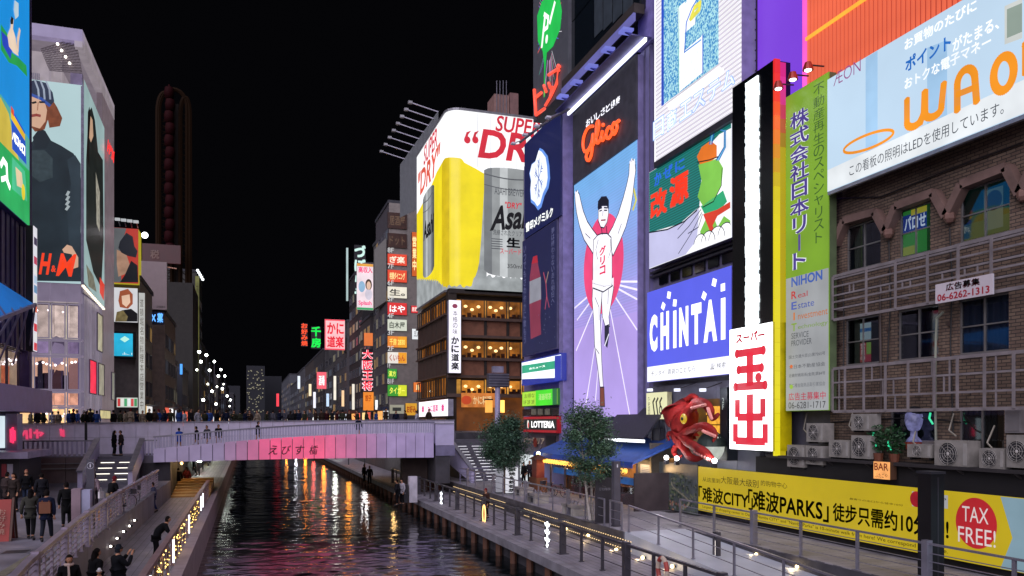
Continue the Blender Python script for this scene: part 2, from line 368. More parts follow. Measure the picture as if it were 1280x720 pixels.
# ================================================================== THE SETTING
ZW, ZDR, ZPR, ZDL, ZPL, ZST = 0.0, 1.05, 1.95, 1.5, 2.7, 5.95   # water, right deck, right promenade, left deck, left plaza, street
import numpy as np
def water_mesh():
    rs = np.random.RandomState(5); xs = np.arange(-3.2, 13.4, .13); ys = np.concatenate([np.arange(18, 60, .13), np.arange(60, 130, .22)])
    X, Y = np.meshgrid(xs, ys); Z = np.zeros_like(X)
    for lam, n, slope in ((2.6, 7, .018), (1.5, 9, .026), (.95, 12, .034), (.6, 12, .036)):
        for _ in range(n):
            l = lam*rs.uniform(.8, 1.25); a = rs.normal(PI/2, .75); k = 2*PI/l; ph = rs.uniform(0, 2*PI)
            Z += slope/k/math.sqrt(n)*1.4*np.sin(k*(X*math.cos(a)+Y*math.sin(a))+ph)
    Z *= .75+.4*np.sin(X*.31+1.3*np.sin(Y*.07))*np.sin(Y*.19+.8)
    nx, ny = len(xs), len(ys); V = np.stack([X, Y, Z], -1).reshape(-1, 3)
    i = np.arange((ny-1)*(nx-1)); r, c = i//(nx-1), i % (nx-1); a = r*nx+c; F = np.stack([a, a+1, a+nx+1, a+nx], -1)
    me = bpy.data.meshes.new('canal'); me.vertices.add(len(V)); me.vertices.foreach_set('co', V.ravel()); me.loops.add(F.size); me.loops.foreach_set('vertex_index', F.ravel())
    me.polygons.add(len(F)); me.polygons.foreach_set('loop_start', np.arange(0, F.size, 4)); me.polygons.foreach_set('use_smooth', np.ones(len(F), bool)); me.update(calc_edges=True); me.validate(); return me
wmat = WATER(); wm_ = water_mesh(); wm_.materials.append(wmat); tag(link('canal', wm_), kind='structure')
struct('far_canal', B().quad((-9, 130, 0), (20, 130, 0), (20, 900, 0), (-9, 900, 0)).quad((-9, -40, 0), (20, -40, 0), (20, 18, 0), (-9, 18, 0)), wmat)
struct('terrain', B().box(-3000, 3000, -60, 4000, -3, -1.5), DM('26262a', .9))
pav = PAVE('8b8791', '7c7983', '55525c', .6, .6, 0, .6); pavd = PAVE('8c8790', '7d7882', '4a4750', 1.2, .3, PI/2, .6)
struct('street', B().box(-400, -5.6, 84, 1500, -1, ZST).box(16.3, 400, 84, 1500, -1, ZST), DM('4b4950', .7, 0, .3))
struct('promenade', B().box(19.35, 60, 5, 84, -1, ZPR).box(16.2, 19.35, 32.8, 84, -1, ZPR-.004).box(22, 60, 67, 84, ZPR, ZST), PAVE('8e8a90', '827e86', '5d5a62', .9, .45, 0, .6))
# ramp down towards the viewer between two fences
rb = B(); rb.add([(16.2, 5, .35), (19.3, 5, .35), (19.3, 32.8, ZPR), (16.2, 32.8, ZPR), (16.2, 5, -1), (19.3, 5, -1), (19.3, 32.8, -1), (16.2, 32.8, -1)],
      [(0, 1, 2, 3), (4, 5, 1, 0), (5, 6, 2, 1), (6, 7, 3, 2), (7, 4, 0, 3), (7, 6, 5, 4)])
struct('ramp_side_wall', B().box(19.3, 19.345, 5, 32.8, -1, ZPR-.03), DM('3c3a40', .8, 0, .3))
struct('ramp', rb, DM('a6abb6', .5, 0, .15, .6))
struct('right_boardwalk', B().box(12.35, 16.19, 4, 300, .80, ZDR), pavd)
k_ = B(); k_.box(12.05, 12.45, 4, 300, .72, ZDR+.06); struct('right_kerb', k_, conc)
struct('right_quay_wall', B().box(12.6, 13.2, 4, 300, -2, .78), concd)
pil = B()
for i in range(70): y = 6+i*2.4; pil.tube([(12.35, y, -1.5), (12.35, y, .74)], .17, 8)
pl = thing('quay_piles', 'row of dark round piles under the edge of the right-hand boardwalk', 'piles', (12.35, 40, 0)); pl_o = pil.build('pile_row', rust, pl); pl_o['kind'] = 'stuff'
struct('retaining_wall', B().box(16.08, 16.5, 33, 84, ZDR, ZPR-.01).box(16.05, 16.35, 4, 33, ZDR-.1, .9), DM('4a4648', .85, 0, .4, 1.5, .3))
struct('left_boardwalk', B().box(-5.3, -2.6, 4, 300, -1, ZDL), pavd)
struct('left_kerb', B().box(-2.6, -2.2, 4, 300, -1, ZDL+.05), DM('9a8b93', .6, 0, .2))
struct('plaza', B().box(-60, -5.3, 4, 62.5, -1, ZPL), PAVE('77747f', '6a6772', '504e58', 1.5, 1.5, .3, .65))
struct('left_quay_wall', B().box(-60, -5.3, 62.5, 84, -1, 4.0).box(-5.6, -5.3, 84, 300, 0, ZST), concd)
# coping of the plaza edge
struct('plaza_kerb', B().box(-5.62, -5.24, 4, 57, ZPL, ZPL+.1), conc)

# ---- left stairs, landing, bridge
TL = thing('stone_stairs', 'wide stairs with white edge lights climbing from the left plaza to the bridge', 'stairs', (-8.6, 57, ZPL), None)
for i in range(11):
    z = ZPL+(i+1)*1.8/11; B().box(-9.95, -7.35, 57+i*.5, 62.5, z-1.8/11, z-.003*0).build('step', DM('5f5c68', .7, 0, .2), TL)
for i in range(2, 10, 2):
    z = ZPL+i*1.8/11+.12; 
    for a, b in ((-9.6, -8.75), (-8.45, -7.6)): B().box(a, b, 57+i*.5-.03, 57+i*.5-.004, z-.02, z+.03).build('edge_light', EM('fff8e8', 1.8, True), TL)
struct('landing', B().box(-40, -6.3, 62.5, 67.4, 4.0, 4.5), DM('6a6672', .7))
for x, lab in ((-10.1, 'left'), (-7.2, 'right')):
    b = B(); b.add([(x-.14, 56.6, ZPL), (x+.14, 56.6, ZPL), (x+.14, 62.6, 4.4), (x-.14, 62.6, 4.4), (x-.14, 56.6, ZPL+1.05), (x+.14, 56.6, ZPL+1.05), (x+.14, 62.6, 5.65), (x-.14, 62.6, 5.65)],
        [(0, 3, 2, 1), (4, 5, 6, 7), (0, 1, 5, 4), (1, 2, 6, 5), (2, 3, 7, 6), (3, 0, 4, 7)])
    t = thing('stair_parapet', f'sloping lavender metal parapet on the {lab} side of the left stairs', 'parapet', (x, 57, ZPL)); b.build('panel', lav, t)
    B().bar((x, 56.4, ZPL+1.12), (x, 62.7, 5.74), .36, .09).build('handrail', steel, t)

def slat_fence(label, p0, p1, z0, h, pitch=.2, sl=.07, mat=lav, cols=None, cap=.09, base=True):
    p0, p1 = Vector((*p0, 0)), Vector((*p1, 0)); L = (p1-p0).length; d = (p1-p0)/L
    t = thing('slat_fence', label, 'fence', (p0.x, p0.y, z0)); n = int(L/pitch); me = None
    b = B(); o = B().box(-sl/2, sl/2, -.05, .05, .05, h-.08).build('slat', mat, t, local=True); o.location = (0, 0, 0)
    ang = math.atan2(d.y, d.x)
    for i in range(n):
        q = o if i == 0 else link('slat', o.data, t); q.location = d*(pitch*(i+.5)); q.rotation_euler = (0, 0, ang)
    V = Vector((0, 0, 1))
    B().bar(Vector((p0.x, p0.y, z0+h-.04)), Vector((p1.x, p1.y, z0+h-.04)), .16, cap).build('handrail', steel, t)
    if base: B().bar(Vector((p0.x, p0.y, z0+.025)), Vector((p1.x, p1.y, z0+.025)), .14, .05).build('bottom_rail', steel, t)
    return t
slat_fence('slatted lavender fence on the raised landing left of the stairs', (-16.6, 62.6), (-10.3, 62.6), 4.5, 1.15, .3, .13)
slat_fence('short slatted fence on the landing between stairs and bridge', (-7.1, 62.6), (-6.2, 62.6), 4.5, 1.15, .22, .09)
slat_fence('brown slatted fence piece beside the white pillar at far left', (-19.5, 62.6), (-16.8, 62.6), 4.5, 1.05, .3, .13, DM('8a6a78', .5))
lw = thing('landing_wall', 'brown stone wall with two steel rails under the landing fence', 'wall', (-13, 62.4, ZPL))
for i in range(5): B().box(-19.5+i*1.88, -19.5+(i+1)*1.88-.03, 62.3, 62.5, ZPL, 4.45).build('stone_panel', DM('6b5a5c', .7, 0, .25), lw)
for z in (3.7, 4.05): B().bar((-19.4, 62.2, z), (-10.3, 62.2, z), .06).build('rail', steel, lw)
# dark ramp parapet rising towards the landing on the left
rp = thing('ramp_parapet', 'dark brown ramp parapet rising to the landing with white wall and floor lights', 'parapet', (-15.5, 55, ZPL))
X0 = -14.6
A = lambda y, z0, z1, w=.12: [(X0-w, y, z0), (X0+w, y, z0), (X0+w, y, z1), (X0-w, y, z1)]
def wedge(y0, a0, a1, y1, b0, b1, w=.12, X=X0):
    b = B(); b.add([(X-w, y0, a0), (X+w, y0, a0), (X+w, y0, a1), (X-w, y0, a1), (X-w, y1, b0), (X+w, y1, b0), (X+w, y1, b1), (X-w, y1, b1)],
                   [(0, 1, 2, 3), (7, 6, 5, 4), (0, 4, 5, 1), (1, 5, 6, 2), (2, 6, 7, 3), (3, 7, 4, 0)]); return b
wedge(50, 2.75, 3.9, 62.2, 4.1, 5.6).build('panel', DM('3a2b30', .5), rp)
wedge(50, 2.70, 2.746, 62.2, 2.7, 4.096, .16).build('base_wall', DM('9d97ac', .5), rp)
B().bar((X0+.25, 50, 3.0), (X0+.25, 62, 3.7), .06).build('handrail', steel, rp)
for i in range(4): B().box(X0+.17, X0+.3, 55+i*1.6, 55.15+i*1.6, 2.85, 3.15).build('wall_light', EM('fff1cf', 3, True), rp)

# ---- the bridge
BR = thing('footbridge', 'low arched canal bridge with lit metal panels and a slatted balustrade', 'bridge', (4, 63, 4))
NP = 26; bx0, bx1 = -6.4, 14.35
def bpt(t): return Vector((bx0+(bx1-bx0)*t, 62.1+1.5*t-4*.9*t*(1-t), 0))
def btop(t): return 5.02+1.05*t+.30*math.sin(PI*t)      # top of the fascia
def bbot(t): return 4.05+.12*math.sin(PI*t)
def pxof(p): q = p-EYE; return 640+FPX*q.dot(RT)/q.dot(FW)
def pcol(t):  # pink and lavender glow along the fascia, put into panel emission
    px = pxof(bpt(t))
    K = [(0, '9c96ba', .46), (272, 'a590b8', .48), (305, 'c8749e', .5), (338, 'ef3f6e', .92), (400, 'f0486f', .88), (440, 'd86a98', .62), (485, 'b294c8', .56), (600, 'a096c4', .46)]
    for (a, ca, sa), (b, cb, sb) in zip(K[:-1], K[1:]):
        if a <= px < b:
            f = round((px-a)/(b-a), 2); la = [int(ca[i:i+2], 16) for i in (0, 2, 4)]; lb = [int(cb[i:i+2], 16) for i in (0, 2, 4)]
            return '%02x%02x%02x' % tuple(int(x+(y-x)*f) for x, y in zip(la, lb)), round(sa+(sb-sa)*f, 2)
def glow_panel(h, st):  # metal panel with light put into its emission
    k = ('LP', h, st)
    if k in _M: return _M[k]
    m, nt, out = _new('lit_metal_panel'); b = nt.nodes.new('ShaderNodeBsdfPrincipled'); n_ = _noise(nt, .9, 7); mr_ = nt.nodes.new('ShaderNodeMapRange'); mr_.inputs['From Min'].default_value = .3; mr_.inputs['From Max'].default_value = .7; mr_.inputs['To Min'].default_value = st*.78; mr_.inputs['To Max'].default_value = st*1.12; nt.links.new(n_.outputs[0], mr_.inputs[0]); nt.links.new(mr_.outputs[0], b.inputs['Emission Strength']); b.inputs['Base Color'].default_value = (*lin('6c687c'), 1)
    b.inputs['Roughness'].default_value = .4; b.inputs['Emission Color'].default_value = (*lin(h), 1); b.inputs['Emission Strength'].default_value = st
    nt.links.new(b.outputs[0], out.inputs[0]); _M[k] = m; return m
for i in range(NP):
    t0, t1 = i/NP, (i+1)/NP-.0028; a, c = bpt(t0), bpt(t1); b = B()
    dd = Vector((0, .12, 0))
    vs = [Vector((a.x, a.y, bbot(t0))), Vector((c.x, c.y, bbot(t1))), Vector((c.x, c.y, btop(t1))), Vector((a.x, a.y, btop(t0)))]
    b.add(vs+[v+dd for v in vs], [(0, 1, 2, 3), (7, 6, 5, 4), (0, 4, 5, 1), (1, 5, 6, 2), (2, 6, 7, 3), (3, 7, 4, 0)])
    b.build('fascia_panel', glow_panel(*pcol((t0+t1)/2)), BR)
sl0 = B().box(-.05, .05, -.05, .05, 0, .78).build('slat', DM('b4aecb', .4, .2), BR, local=True)
NS = 104
for i in range(NS):
    t = (i+.5)/NS; q = sl0 if i == 0 else link('slat', sl0.data, BR); p = bpt(t); q.location = Vector((p.x, p.y+.06, btop(t)+.02))-LOC[BR]; q.rotation_euler = (0, 0, .04)
b = B()
for i in range(26):
    t0, t1 = i/26, (i+1)/26; p, q = bpt(t0), bpt(t1); b.bar((p.x, p.y+.06, btop(t0)+.84), (q.x, q.y+.06, btop(t1)+.84), .2, .1)
b.build('handrail', steel, BR)
b = B()
for i in range(26):
    t0, t1 = i/26, (i+1)/26; p, q = bpt(t0), bpt(t1)
    b.add([(p.x, p.y+.13, btop(t0)-.25), (q.x, q.y+.13, btop(t1)-.25), (q.x, 67.3, btop(t1)-.25), (p.x, 67.3, btop(t0)-.25),
           (p.x, p.y+.13, bbot(t0)+.04), (q.x, q.y+.13, bbot(t1)+.04), (q.x, 67.3, bbot(t1)+.04), (p.x, 67.3, bbot(t0)+.04)],
          [(0, 1, 2, 3), (7, 6, 5, 4), (0, 4, 5, 1), (2, 6, 7, 3)])
b.build('deck', DM('6a6675', .7), BR)
B().box(-22, 17.2, 67.75, 84, 4.2, 6.05).build('roadway', DM('5b5864', .7), BR)
# bridge name: three characters and the kanji on the fascia
FS = Sign('x', '', '', (-6.4, 61.7, 0), UF, 22, 8, parent=BR)
for ch, x in (('え', 341), ('び', 358), ('す', 375), ('橋', 392)):
    t = min((k/200 for k in range(200)), key=lambda k: abs(pxof(bpt(k))-x)); p = bpt(t)
    FS.O = Vector((0, p.y-.07, 0)); c = onY(x, 562.5, p.y-.07); FS.n = 0
    FS.text(ch, c.x-.33, c.z-.34, c.x+.33, c.z+.34, DM('1b1520', .6), .01, .25)
FS.done('lettering')
# upper parapet wall of the main deck, two rows of metal panels
UW = thing('bridge_wall', 'long panelled lavender metal wall along the upper bridge deck', 'wall', (-3, 67.5, 5))
n = 46; pw = 38.6/n
def wtop(x): return 6.72+.34*max(0, min(1, (x+20)/30))
for i in range(n):
    xa = -21.6+i*pw; xb = xa+pw-.02
    for j in range(2):
        h0 = 4.5 if j == 0 else (4.5+wtop(xa))/2+.1; h1 = (4.5+wtop(xa))/2+.085 if j == 0 else wtop(xa); h1b = h1 if j == 0 else wtop(xb)
        B().add([(xa, 67.5, h0), (xb, 67.5, h0), (xb, 67.5, h1b), (xa, 67.5, h1), (xa, 67.62, h0), (xb, 67.62, h0), (xb, 67.62, h1b), (xa, 67.62, h1)],
                [(0, 1, 2, 3), (7, 6, 5, 4), (0, 4, 5, 1), (1, 5, 6, 2), (2, 6, 7, 3), (3, 7, 4, 0)]).build('wall_panel', DM('ccc5da', .35, .1, .12), UW)
b = B()
for i in range(n):
    xa = -21.6+i*pw; b.bar((xa, 67.55, wtop(xa)+.04), (xa+pw, 67.55, wtop(xa+pw)+.04), .3, .07)
b.build('coping', steel, UW)
B().box(-21.6, 17, 67.62, 67.74, 4.2, 6.6).build('backing', dark, UW)
# neon reflections on the wall at left: painted as glowing strokes with the pillar
# abutments and the dark space beneath
struct('right_abutment', B().box(14.4, 15.6, 63.4, 67.4, ZPR, 5.2).box(16.5, 22, 74.1, 84, ZPR-.02, 5.9), concd)
struct('pier_wall', B().box(12.2, 14.3, 66, 67, -1, 4.0).box(-6.3, -5.7, 62.6, 67.4, -1, 4.0), DM('3a2f2c', .9))
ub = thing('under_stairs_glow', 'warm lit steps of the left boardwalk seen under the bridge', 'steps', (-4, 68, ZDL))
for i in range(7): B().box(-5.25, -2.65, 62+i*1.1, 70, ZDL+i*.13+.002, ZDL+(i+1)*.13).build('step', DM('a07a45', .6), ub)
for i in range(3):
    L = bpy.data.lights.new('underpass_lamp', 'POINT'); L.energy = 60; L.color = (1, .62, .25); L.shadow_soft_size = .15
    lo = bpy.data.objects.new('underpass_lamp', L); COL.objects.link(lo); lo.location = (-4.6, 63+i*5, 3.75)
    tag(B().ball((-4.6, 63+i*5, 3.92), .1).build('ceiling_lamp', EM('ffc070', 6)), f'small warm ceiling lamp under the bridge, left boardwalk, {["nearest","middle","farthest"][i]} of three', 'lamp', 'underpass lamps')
for i in range(4):
    L = bpy.data.lights.new('underpass_lamp', 'POINT'); L.energy = 40; L.color = (1, .6, .22); L.shadow_soft_size = .15
    lo = bpy.data.objects.new('underpass_lamp', L); COL.objects.link(lo); lo.location = (14.6, 66+i*6, 3.6)

# ---- right stairs from the bridge to the promenade
TR = thing('stone_stairs', 'flight of stairs with white edge lights behind the round tree, right bank', 'stairs', (19, 65, ZPR))
for i in range(14):
    z = ZPR+(i+1)*3.35/14; B().box(17.6, 22.5, 64.6+i*.62, 74, z-3.35/14, z).build('step', DM('55535d', .7, 0, .2), TR)
for i in range(12):
    z = ZPR+i*3.35/14+.12
    for a, b in ((17.9, 18.7), (19.2, 20.4)): B().box(a+.04*i, b+.04*i, 64.6+i*.62-.035, 64.6+i*.62-.004, z-.012, z+.02).build('edge_light', EM('f6f4ff', 1.5, True), TR)
sp = thing('stair_parapet', 'broad sloping lavender parapet running down from the bridge end to the right promenade', 'parapet', (16.3, 64, ZPR))
b = B(); b.add([(17.35, 63.2, ZPR), (17.6, 63.2, ZPR), (16.15, 68.5, 4.0), (15.9, 68.5, 4.0), (17.35, 63.2, ZPR+1.0), (17.6, 63.2, ZPR+1.0), (16.15, 68.5, 6.5), (15.9, 68.5, 6.5)],
    [(0, 3, 2, 1), (4, 5, 6, 7), (0, 1, 5, 4), (1, 2, 6, 5), (2, 3, 7, 6), (3, 0, 4, 7)]); b.build('panel', lav, sp)
B().bar((17.47, 63.1, ZPR+1.06), (16.02, 68.6, 6.58), .4, .1).build('handrail', steel, sp)
eb = thing('bridge_end_post', 'boxy lavender end wall where the bridge meets the right stairs', 'wall', (15.2, 63.4, 5))
B().box(14.4, 15.9, 63.3, 64.6, 5.05, 6.75).build('panel', lav, eb); B().box(14.36, 15.94, 63.26, 64.64, 6.755, 6.84).build('coping', steel, eb)
B().box(14.4, 16.0, 63.32, 67.4, 4.2, 5.04).build('base', lavd, eb)

# ---- railings
def railing(label, pts, h, pitch, wires, post_w=.09, group=None, mat=steel, slope_z=None, top=.09, thick_every=0, name='railing'):
    """pts: foot line as 3D points; posts every pitch, horizontal rails between"""
    pts = [Vector(p) for p in pts]; t = thing(name, label, 'railing', pts[0], group)
    seg = [(a, b, (b-a).length) for a, b in zip(pts[:-1], pts[1:])]; tot = sum(s[2] for s in seg)
    def at(s):
        for a, b, L in seg:
            if s <= L+1e-6: return a+(b-a)*(s/L)
            s -= L
        return pts[-1]
    n = max(2, int(tot/pitch)+1); me = {}
    for i in range(n):
        p = at(min(i*pitch, tot)); big = thick_every and i % thick_every == thick_every-1; w = post_w*(2.4 if big else 1); hh = h+(.1 if big else -.02)
        if big not in me:
            bb = B().box(-w/2, w/2, -w/2, w/2, 0, hh); bb.box(-w*.9, w*.9, -w*.9, w*.9, 0, .03); o = bb.build('post', mat, t, local=True); me[big] = o.data
        else: o = link('post', me[big], t)
        o.location = p-pts[0]
    U3 = Vector((0, 0, 1))
    hb = B(); 
    for a, b, L in seg: hb.bar(a+U3*h, b+U3*h, top, top*.7)
    hb.build('handrail', mat, t)
    for k in range(wires):
        wb = B(); z = h*(k+1)/(wires+1)*.95+.03
        for a, b, L in seg: wb.bar(a+U3*z, b+U3*z, .026)
        wb.build('rail', mat, t)
    return t
fz = lambda x, y, z: onZ(x, y, z)
railing('curved plaza railing with a broad reddish handrail at lower left', [(-3.9, 13, ZPL), (-4.6, 20, ZPL), (-5.1, 28, ZPL), (-5.42, 38, ZPL), (-5.45, 46, ZPL), (-5.5, 56, ZPL)], 1.12, 1.15, 6, .07, mat=DM('8f8494', .35, .5), top=.16, thick_every=4)
cr = railing('canal-side railing of the left boardwalk wound with golden fairy lights', [(-2.72, 8, ZDL), (-2.72, 61.5, ZDL)], 1.2, 1.9, 2, .09, mat=DM('8a6f70', .4, .3), top=.2)
dr = railing('long dark railing on the edge of the lower right boardwalk', [(13.3, 10, ZDR), (13.3, 78, ZDR)], 1.32, 2.1, 2, .10, mat=steeld, top=.13, thick_every=3)
railing('fence on the edge of the right promenade before the benches', [(16.3, 35.2, ZPR), (16.3, 62.5, ZPR)], 1.25, 2.3, 2, .07, mat=steel, thick_every=3)
railing('short fence piece at the top end of the ramp', [(16.3, 33.3, ZPR), (16.3, 34.6, ZPR)], 1.25, 1.25, 2, .07, mat=steel)
railing('sloping fence along the canal side of the ramp', [(16.3, 32.6, ZPR), (16.3, 6, .42)], 1.2, 2.75, 2, .07, mat=steel)
railing('wire fence between the ramp and the yellow banner wall', [(19.45, 33.5, ZPR), (19.45, 8, ZPR)], 1.3, 2.9, 4, .09, mat=steel, thick_every=3)
railing('small landing rail at the foot of the right stairs', [(16.4, 63.2, ZPR), (18.8, 63.2, ZPR)], 1.2, 1.2, 3, .06, mat=lavd)
# fairy lights along the left rail, LED rows on the right wall
random.seed(3)
fl = thing('fairy_lights', 'golden fairy lights wound round the left canal railing', 'fairy lights', (-2.72, 30, ZDL))
wire = B(); bulbs = B()
for seg_i, (ya, yb) in enumerate(((9, 17.5), (18, 24), (25, 31), (32.5, 39), (41, 49))):
    pts = []
    for k in range(int((yb-ya)*9)):
        y = ya+k/9; a = k*1.1; pts.append((-2.72+.09*math.cos(a), y, ZDL+.62+.44*math.sin(a*1.7)+.05*random.random()))
    wire.tube(pts, .008, 4)
    for p in pts:
        for q in range(1): bulbs.ball((p[0]+random.uniform(-.05, .05), p[1]+random.uniform(-.05, .05), p[2]+random.uniform(-.2, .2)), .018 if p[1] < 25 else .027, 5, 3)
wire.build('wire', black, fl); o = bulbs.build('bulbs', EM('ffcf70', 5, False, .1), fl); o['kind'] = 'stuff'
for i in range(5):
    L = bpy.data.lights.new('fairy_glow', 'POINT'); L.energy = 14; L.color = (1, .72, .32); L.shadow_soft_size = .3
    lo = bpy.data.objects.new('fairy_glow', L); COL.objects.link(lo); lo.location = (-2.9, (13, 21, 28, 36, 45)[i], ZDL+.7)
tubes = thing('light_tubes', 'white vertical light tubes fixed to the left canal railing', 'light tubes', (-2.66, 18, ZDL))
for y in (17.8, 24.5, 31.8, 40, 50, 52): B().tube([(-2.60, y, ZDL+.25), (-2.60, y, ZDL+1.1)], .035, 6).build('tube', EM('f4f2ff', 3, False), tubes)
lr = thing('led_rows', 'three rows of warm LED dots along the retaining wall of the lower right boardwalk', 'LED lights', (16.17, 45, 1.5))
for r in range(3):
    wb = B(); wb.box(16.03, 16.045, 31.8, 64, 1.22+r*.2, 1.24+r*.2); wb.build('cable', black, lr)
    db = B()
    for k in range(124):
        y = 31.8+k*.26
        if (k // 14) % 5 == 4: continue
        db.box(16.0, 16.03, y, y+.07, 1.215+r*.2, 1.25+r*.2)
    o = db.build('dots', EM('ffd9a0', 1.5, False), lr); o['kind'] = 'stuff'
LW = B().lathe((0, 0, 0), [(.0, -.06), (.09, -.06), (.1, 0), (.07, .05), (0, .07)], 10)
def bulb_lamp(loc, label, group, r=.09, e=9, col=(1, .75, .4), h='ffdf9a', name='wall_lamp'):
    t = thing(name, label, 'lamp', loc, group)
    b = B().ball((0, 0, 0), r, 10, 6).build('globe', EM(h, 9, False), t, local=True)
    B().box(-.04+.1, .04+.1, -.04, .04, -.04, .04).build('bracket', black, t, local=True)
    if e:
        L = bpy.data.lights.new('lamp_light', 'POINT'); L.energy = e; L.color = col; L.shadow_soft_size = r
        lo = bpy.data.objects.new('lamp_light', L); COL.objects.link(lo); lo.location = Vector(loc)+Vector((-.25, 0, 0))
    return t
ords = ['first', 'second', 'third', 'fourth', 'fifth', 'sixth', 'seventh', 'eighth', 'ninth', 'tenth', 'eleventh', 'twelfth', 'thirteenth', 'fourteenth', 'fifteenth', 'sixteenth', 'seventeenth', 'eighteenth', 'nineteenth', 'twentieth']
def ordn(i):
    if i < 20: return ords[i]
    tens = ['', '', 'twenty', 'thirty', 'forty', 'fifty', 'sixty', 'seventy', 'eighty'][(i+1)//10]; u = (i+1) % 10
    return tens+'-'+ords[u-1] if u else {20: 'twentieth', 30: 'thirtieth', 40: 'fortieth', 50: 'fiftieth', 60: 'sixtieth', 70: 'seventieth', 80: 'eightieth'}[i+1]
for i, (x, y) in enumerate([(841, 708), (804, 697), (771, 687), (736, 669), (708, 661), (662, 652), (641, 646), (623, 642)]):
    p = onX(x, y, 16.05); bulb_lamp((16.02, p.y, min(p.z, 1.85)), f'warm round lamp low on the right retaining wall, {ordn(i)} from the lifebuoy end', 'lamps on the right retaining wall', .075)
for i, (x, y) in enumerate([(137, 683), (145, 673), (153, 664.5), (160.5, 657.5), (167, 650.5)]):
    p = onX(x, y, -5.24); bulb_lamp((-5.2, p.y, min(max(p.z, 1.8), 2.5)), f'white round lamp in the low wall under the plaza railing, {ordn(i)} from the viewer', 'lamps in the left boardwalk wall', .045, 4, (1, .93, .85), 'fff6e6')
for i, (x, y) in enumerate([(946, 693), (997, 708)]):
    p = onX(x, y, 19.3); bulb_lamp((19.28, p.y, p.z), ('warm lamp on the dark wedge wall beside the ramp, left one', 'warm lamp on the dark wedge wall beside the ramp, right one')[i], 'lamps beside the ramp', .07, 8)
# three glowing floor marks on the left boardwalk
for i, (x, y) in enumerate([(182.5, 637.5), (185.5, 633.5), (188.5, 630)]):
    p = onZ(x, y, ZDL); tag(B().box(p.x-.22, p.x+.22, p.y-.09, p.y+.09, ZDL, ZDL+.02).build('floor_light', EM('ffffff', 2.5, False)), f'flat white floor light on the left boardwalk, {ordn(i)} from the viewer', 'floor light', 'boardwalk floor lights')

# ================================================================== RIGHT BANK
FX = 23.5
WHT = EM('f6f6ff', 1.5, True, .06)
WHn = EM('ffffff', 1.6, False, .03)
INK = DM('101014', .5); INKB = EM('1c2030', .6, False)
def yat(x, X): return onX(x, 500, X).y
def block(name, label, cat, x0, x1, y0, y1, z0, z1, mat, trims=True):
    t = thing(name, label, cat, ((x0+x1)/2, (y0+y1)/2, z0)); B().box(x0, x1, y0, y1, z0, z1).build('wall', mat, t); return t
# ---- brick building, Y 4..28
brick = BRICK('6c584c', '84705f', '383230', 'X', 1.0)
yb = yat(1038, FX)
bb_ = thing('brick_building', 'old brown brick building with angular window hoods and white lattice rails', 'building', (30, 16, ZPR))
zr = lambda x, y: onX(x, y, FX).z
# wall with real openings: rows measured from the photo
rows = [[(1057.7, 1100.7, 285, 340), (1123.7, 1162.7, 265, 325), (1199, 1262, 239, 304)],
        [(1056, 1099, 400, 457), (1122, 1173, 388, 449), (1198, 1261, 373, 440)],
        [(1112, 1168, 512, 551), (1198, 1255, 512, 578)]]
cuts = [[(yat(a, FX), yat(b, FX), zr(a, d), zr(a, c)) for a, b, c, d in r] for r in rows]
wz = [(zr(1057.7, 340), zr(1057.7, 285)), (zr(1056, 457), zr(1056, 400)), (zr(1112, 551), zr(1112, 512))]
for r, (za, zb) in zip(cuts, wz):
    for i, c in enumerate(r): r[i] = (c[0], c[1], za if r is not cuts[2] or i == 0 else za-1.0, zb)
wb = B(); ends = [yb]; 
def wallband(z0, z1, holes):
    ys = yb
    for (ya, yc, a, b) in sorted(holes, key=lambda h: -h[0]):
        wb.box(FX, FX+.35, ya, ys, z0, z1)
        if a > z0: wb.box(FX, FX+.35, yc, ya, z0, a)
        if b < z1: wb.box(FX, FX+.35, yc, ya, b, z1)
        ys = yc
    wb.box(FX, FX+.35, 4, ys, z0, z1)
far = [(h[0]-(c*6.2), h[1]-(c*6.2), h[2], h[3]) for c in (1,) for h in ()]
zs = [ZPR, (wz[2][1]+wz[1][0])/2, (wz[1][1]+wz[0][0])/2, zr(1035, 236)]
wallband(zs[0], zs[1], cuts[2]); wallband(zs[1], zs[2], cuts[1]); wallband(zs[2], zs[3], cuts[0])
wb.box(FX, FX+.35, 4, yb, zs[3], 22)
wb.build('wall', brick, bb_)
B().box(FX+.5, 34, 4.2, yb-.3, ZPR, 21.5).build('core', DM('2a2320', .9), bb_)
alu = DM('8f8a88', .4, .6); paneD = DM('10131a', .06, 0, .1)
inner = {(0, 1): EM('3c7a3a', .5, False), (0, 2): EM('1d3a30', .35, False), (1, 2): EM('6a6468', .22, False, .5, 3), (1, 1): DM('15171c', .08), (0, 0): DM('12141a', .08), (1, 0): DM('17161a', .1), (2, 0): EM('16141c', .4, False), (2, 1): EM('4a3424', .45, False, .5, 2)}
for ri, r in enumerate(cuts):
    for ci, (ya, yc, a, b) in enumerate(r):
        w = ya-yc; pm = inner.get((ri, ci), paneD)
        B().box(FX+.28, FX+.36, yc-.05, ya+.05, a-.05, b+.05).build('window_back', pm, bb_)
        wdw = window(bb_, (FX+.14, ya, a), (0, -1, 0), w, b-a, alu, GLASS('b8c4cc', .1), 2, 2 if ri < 2 else 1, .05, .07)
        B().box(FX-.12, FX+.1, yc-.08, ya+.08, a-.10, a-.01).build('sill', DM('6f6a6a', .5), bb_)
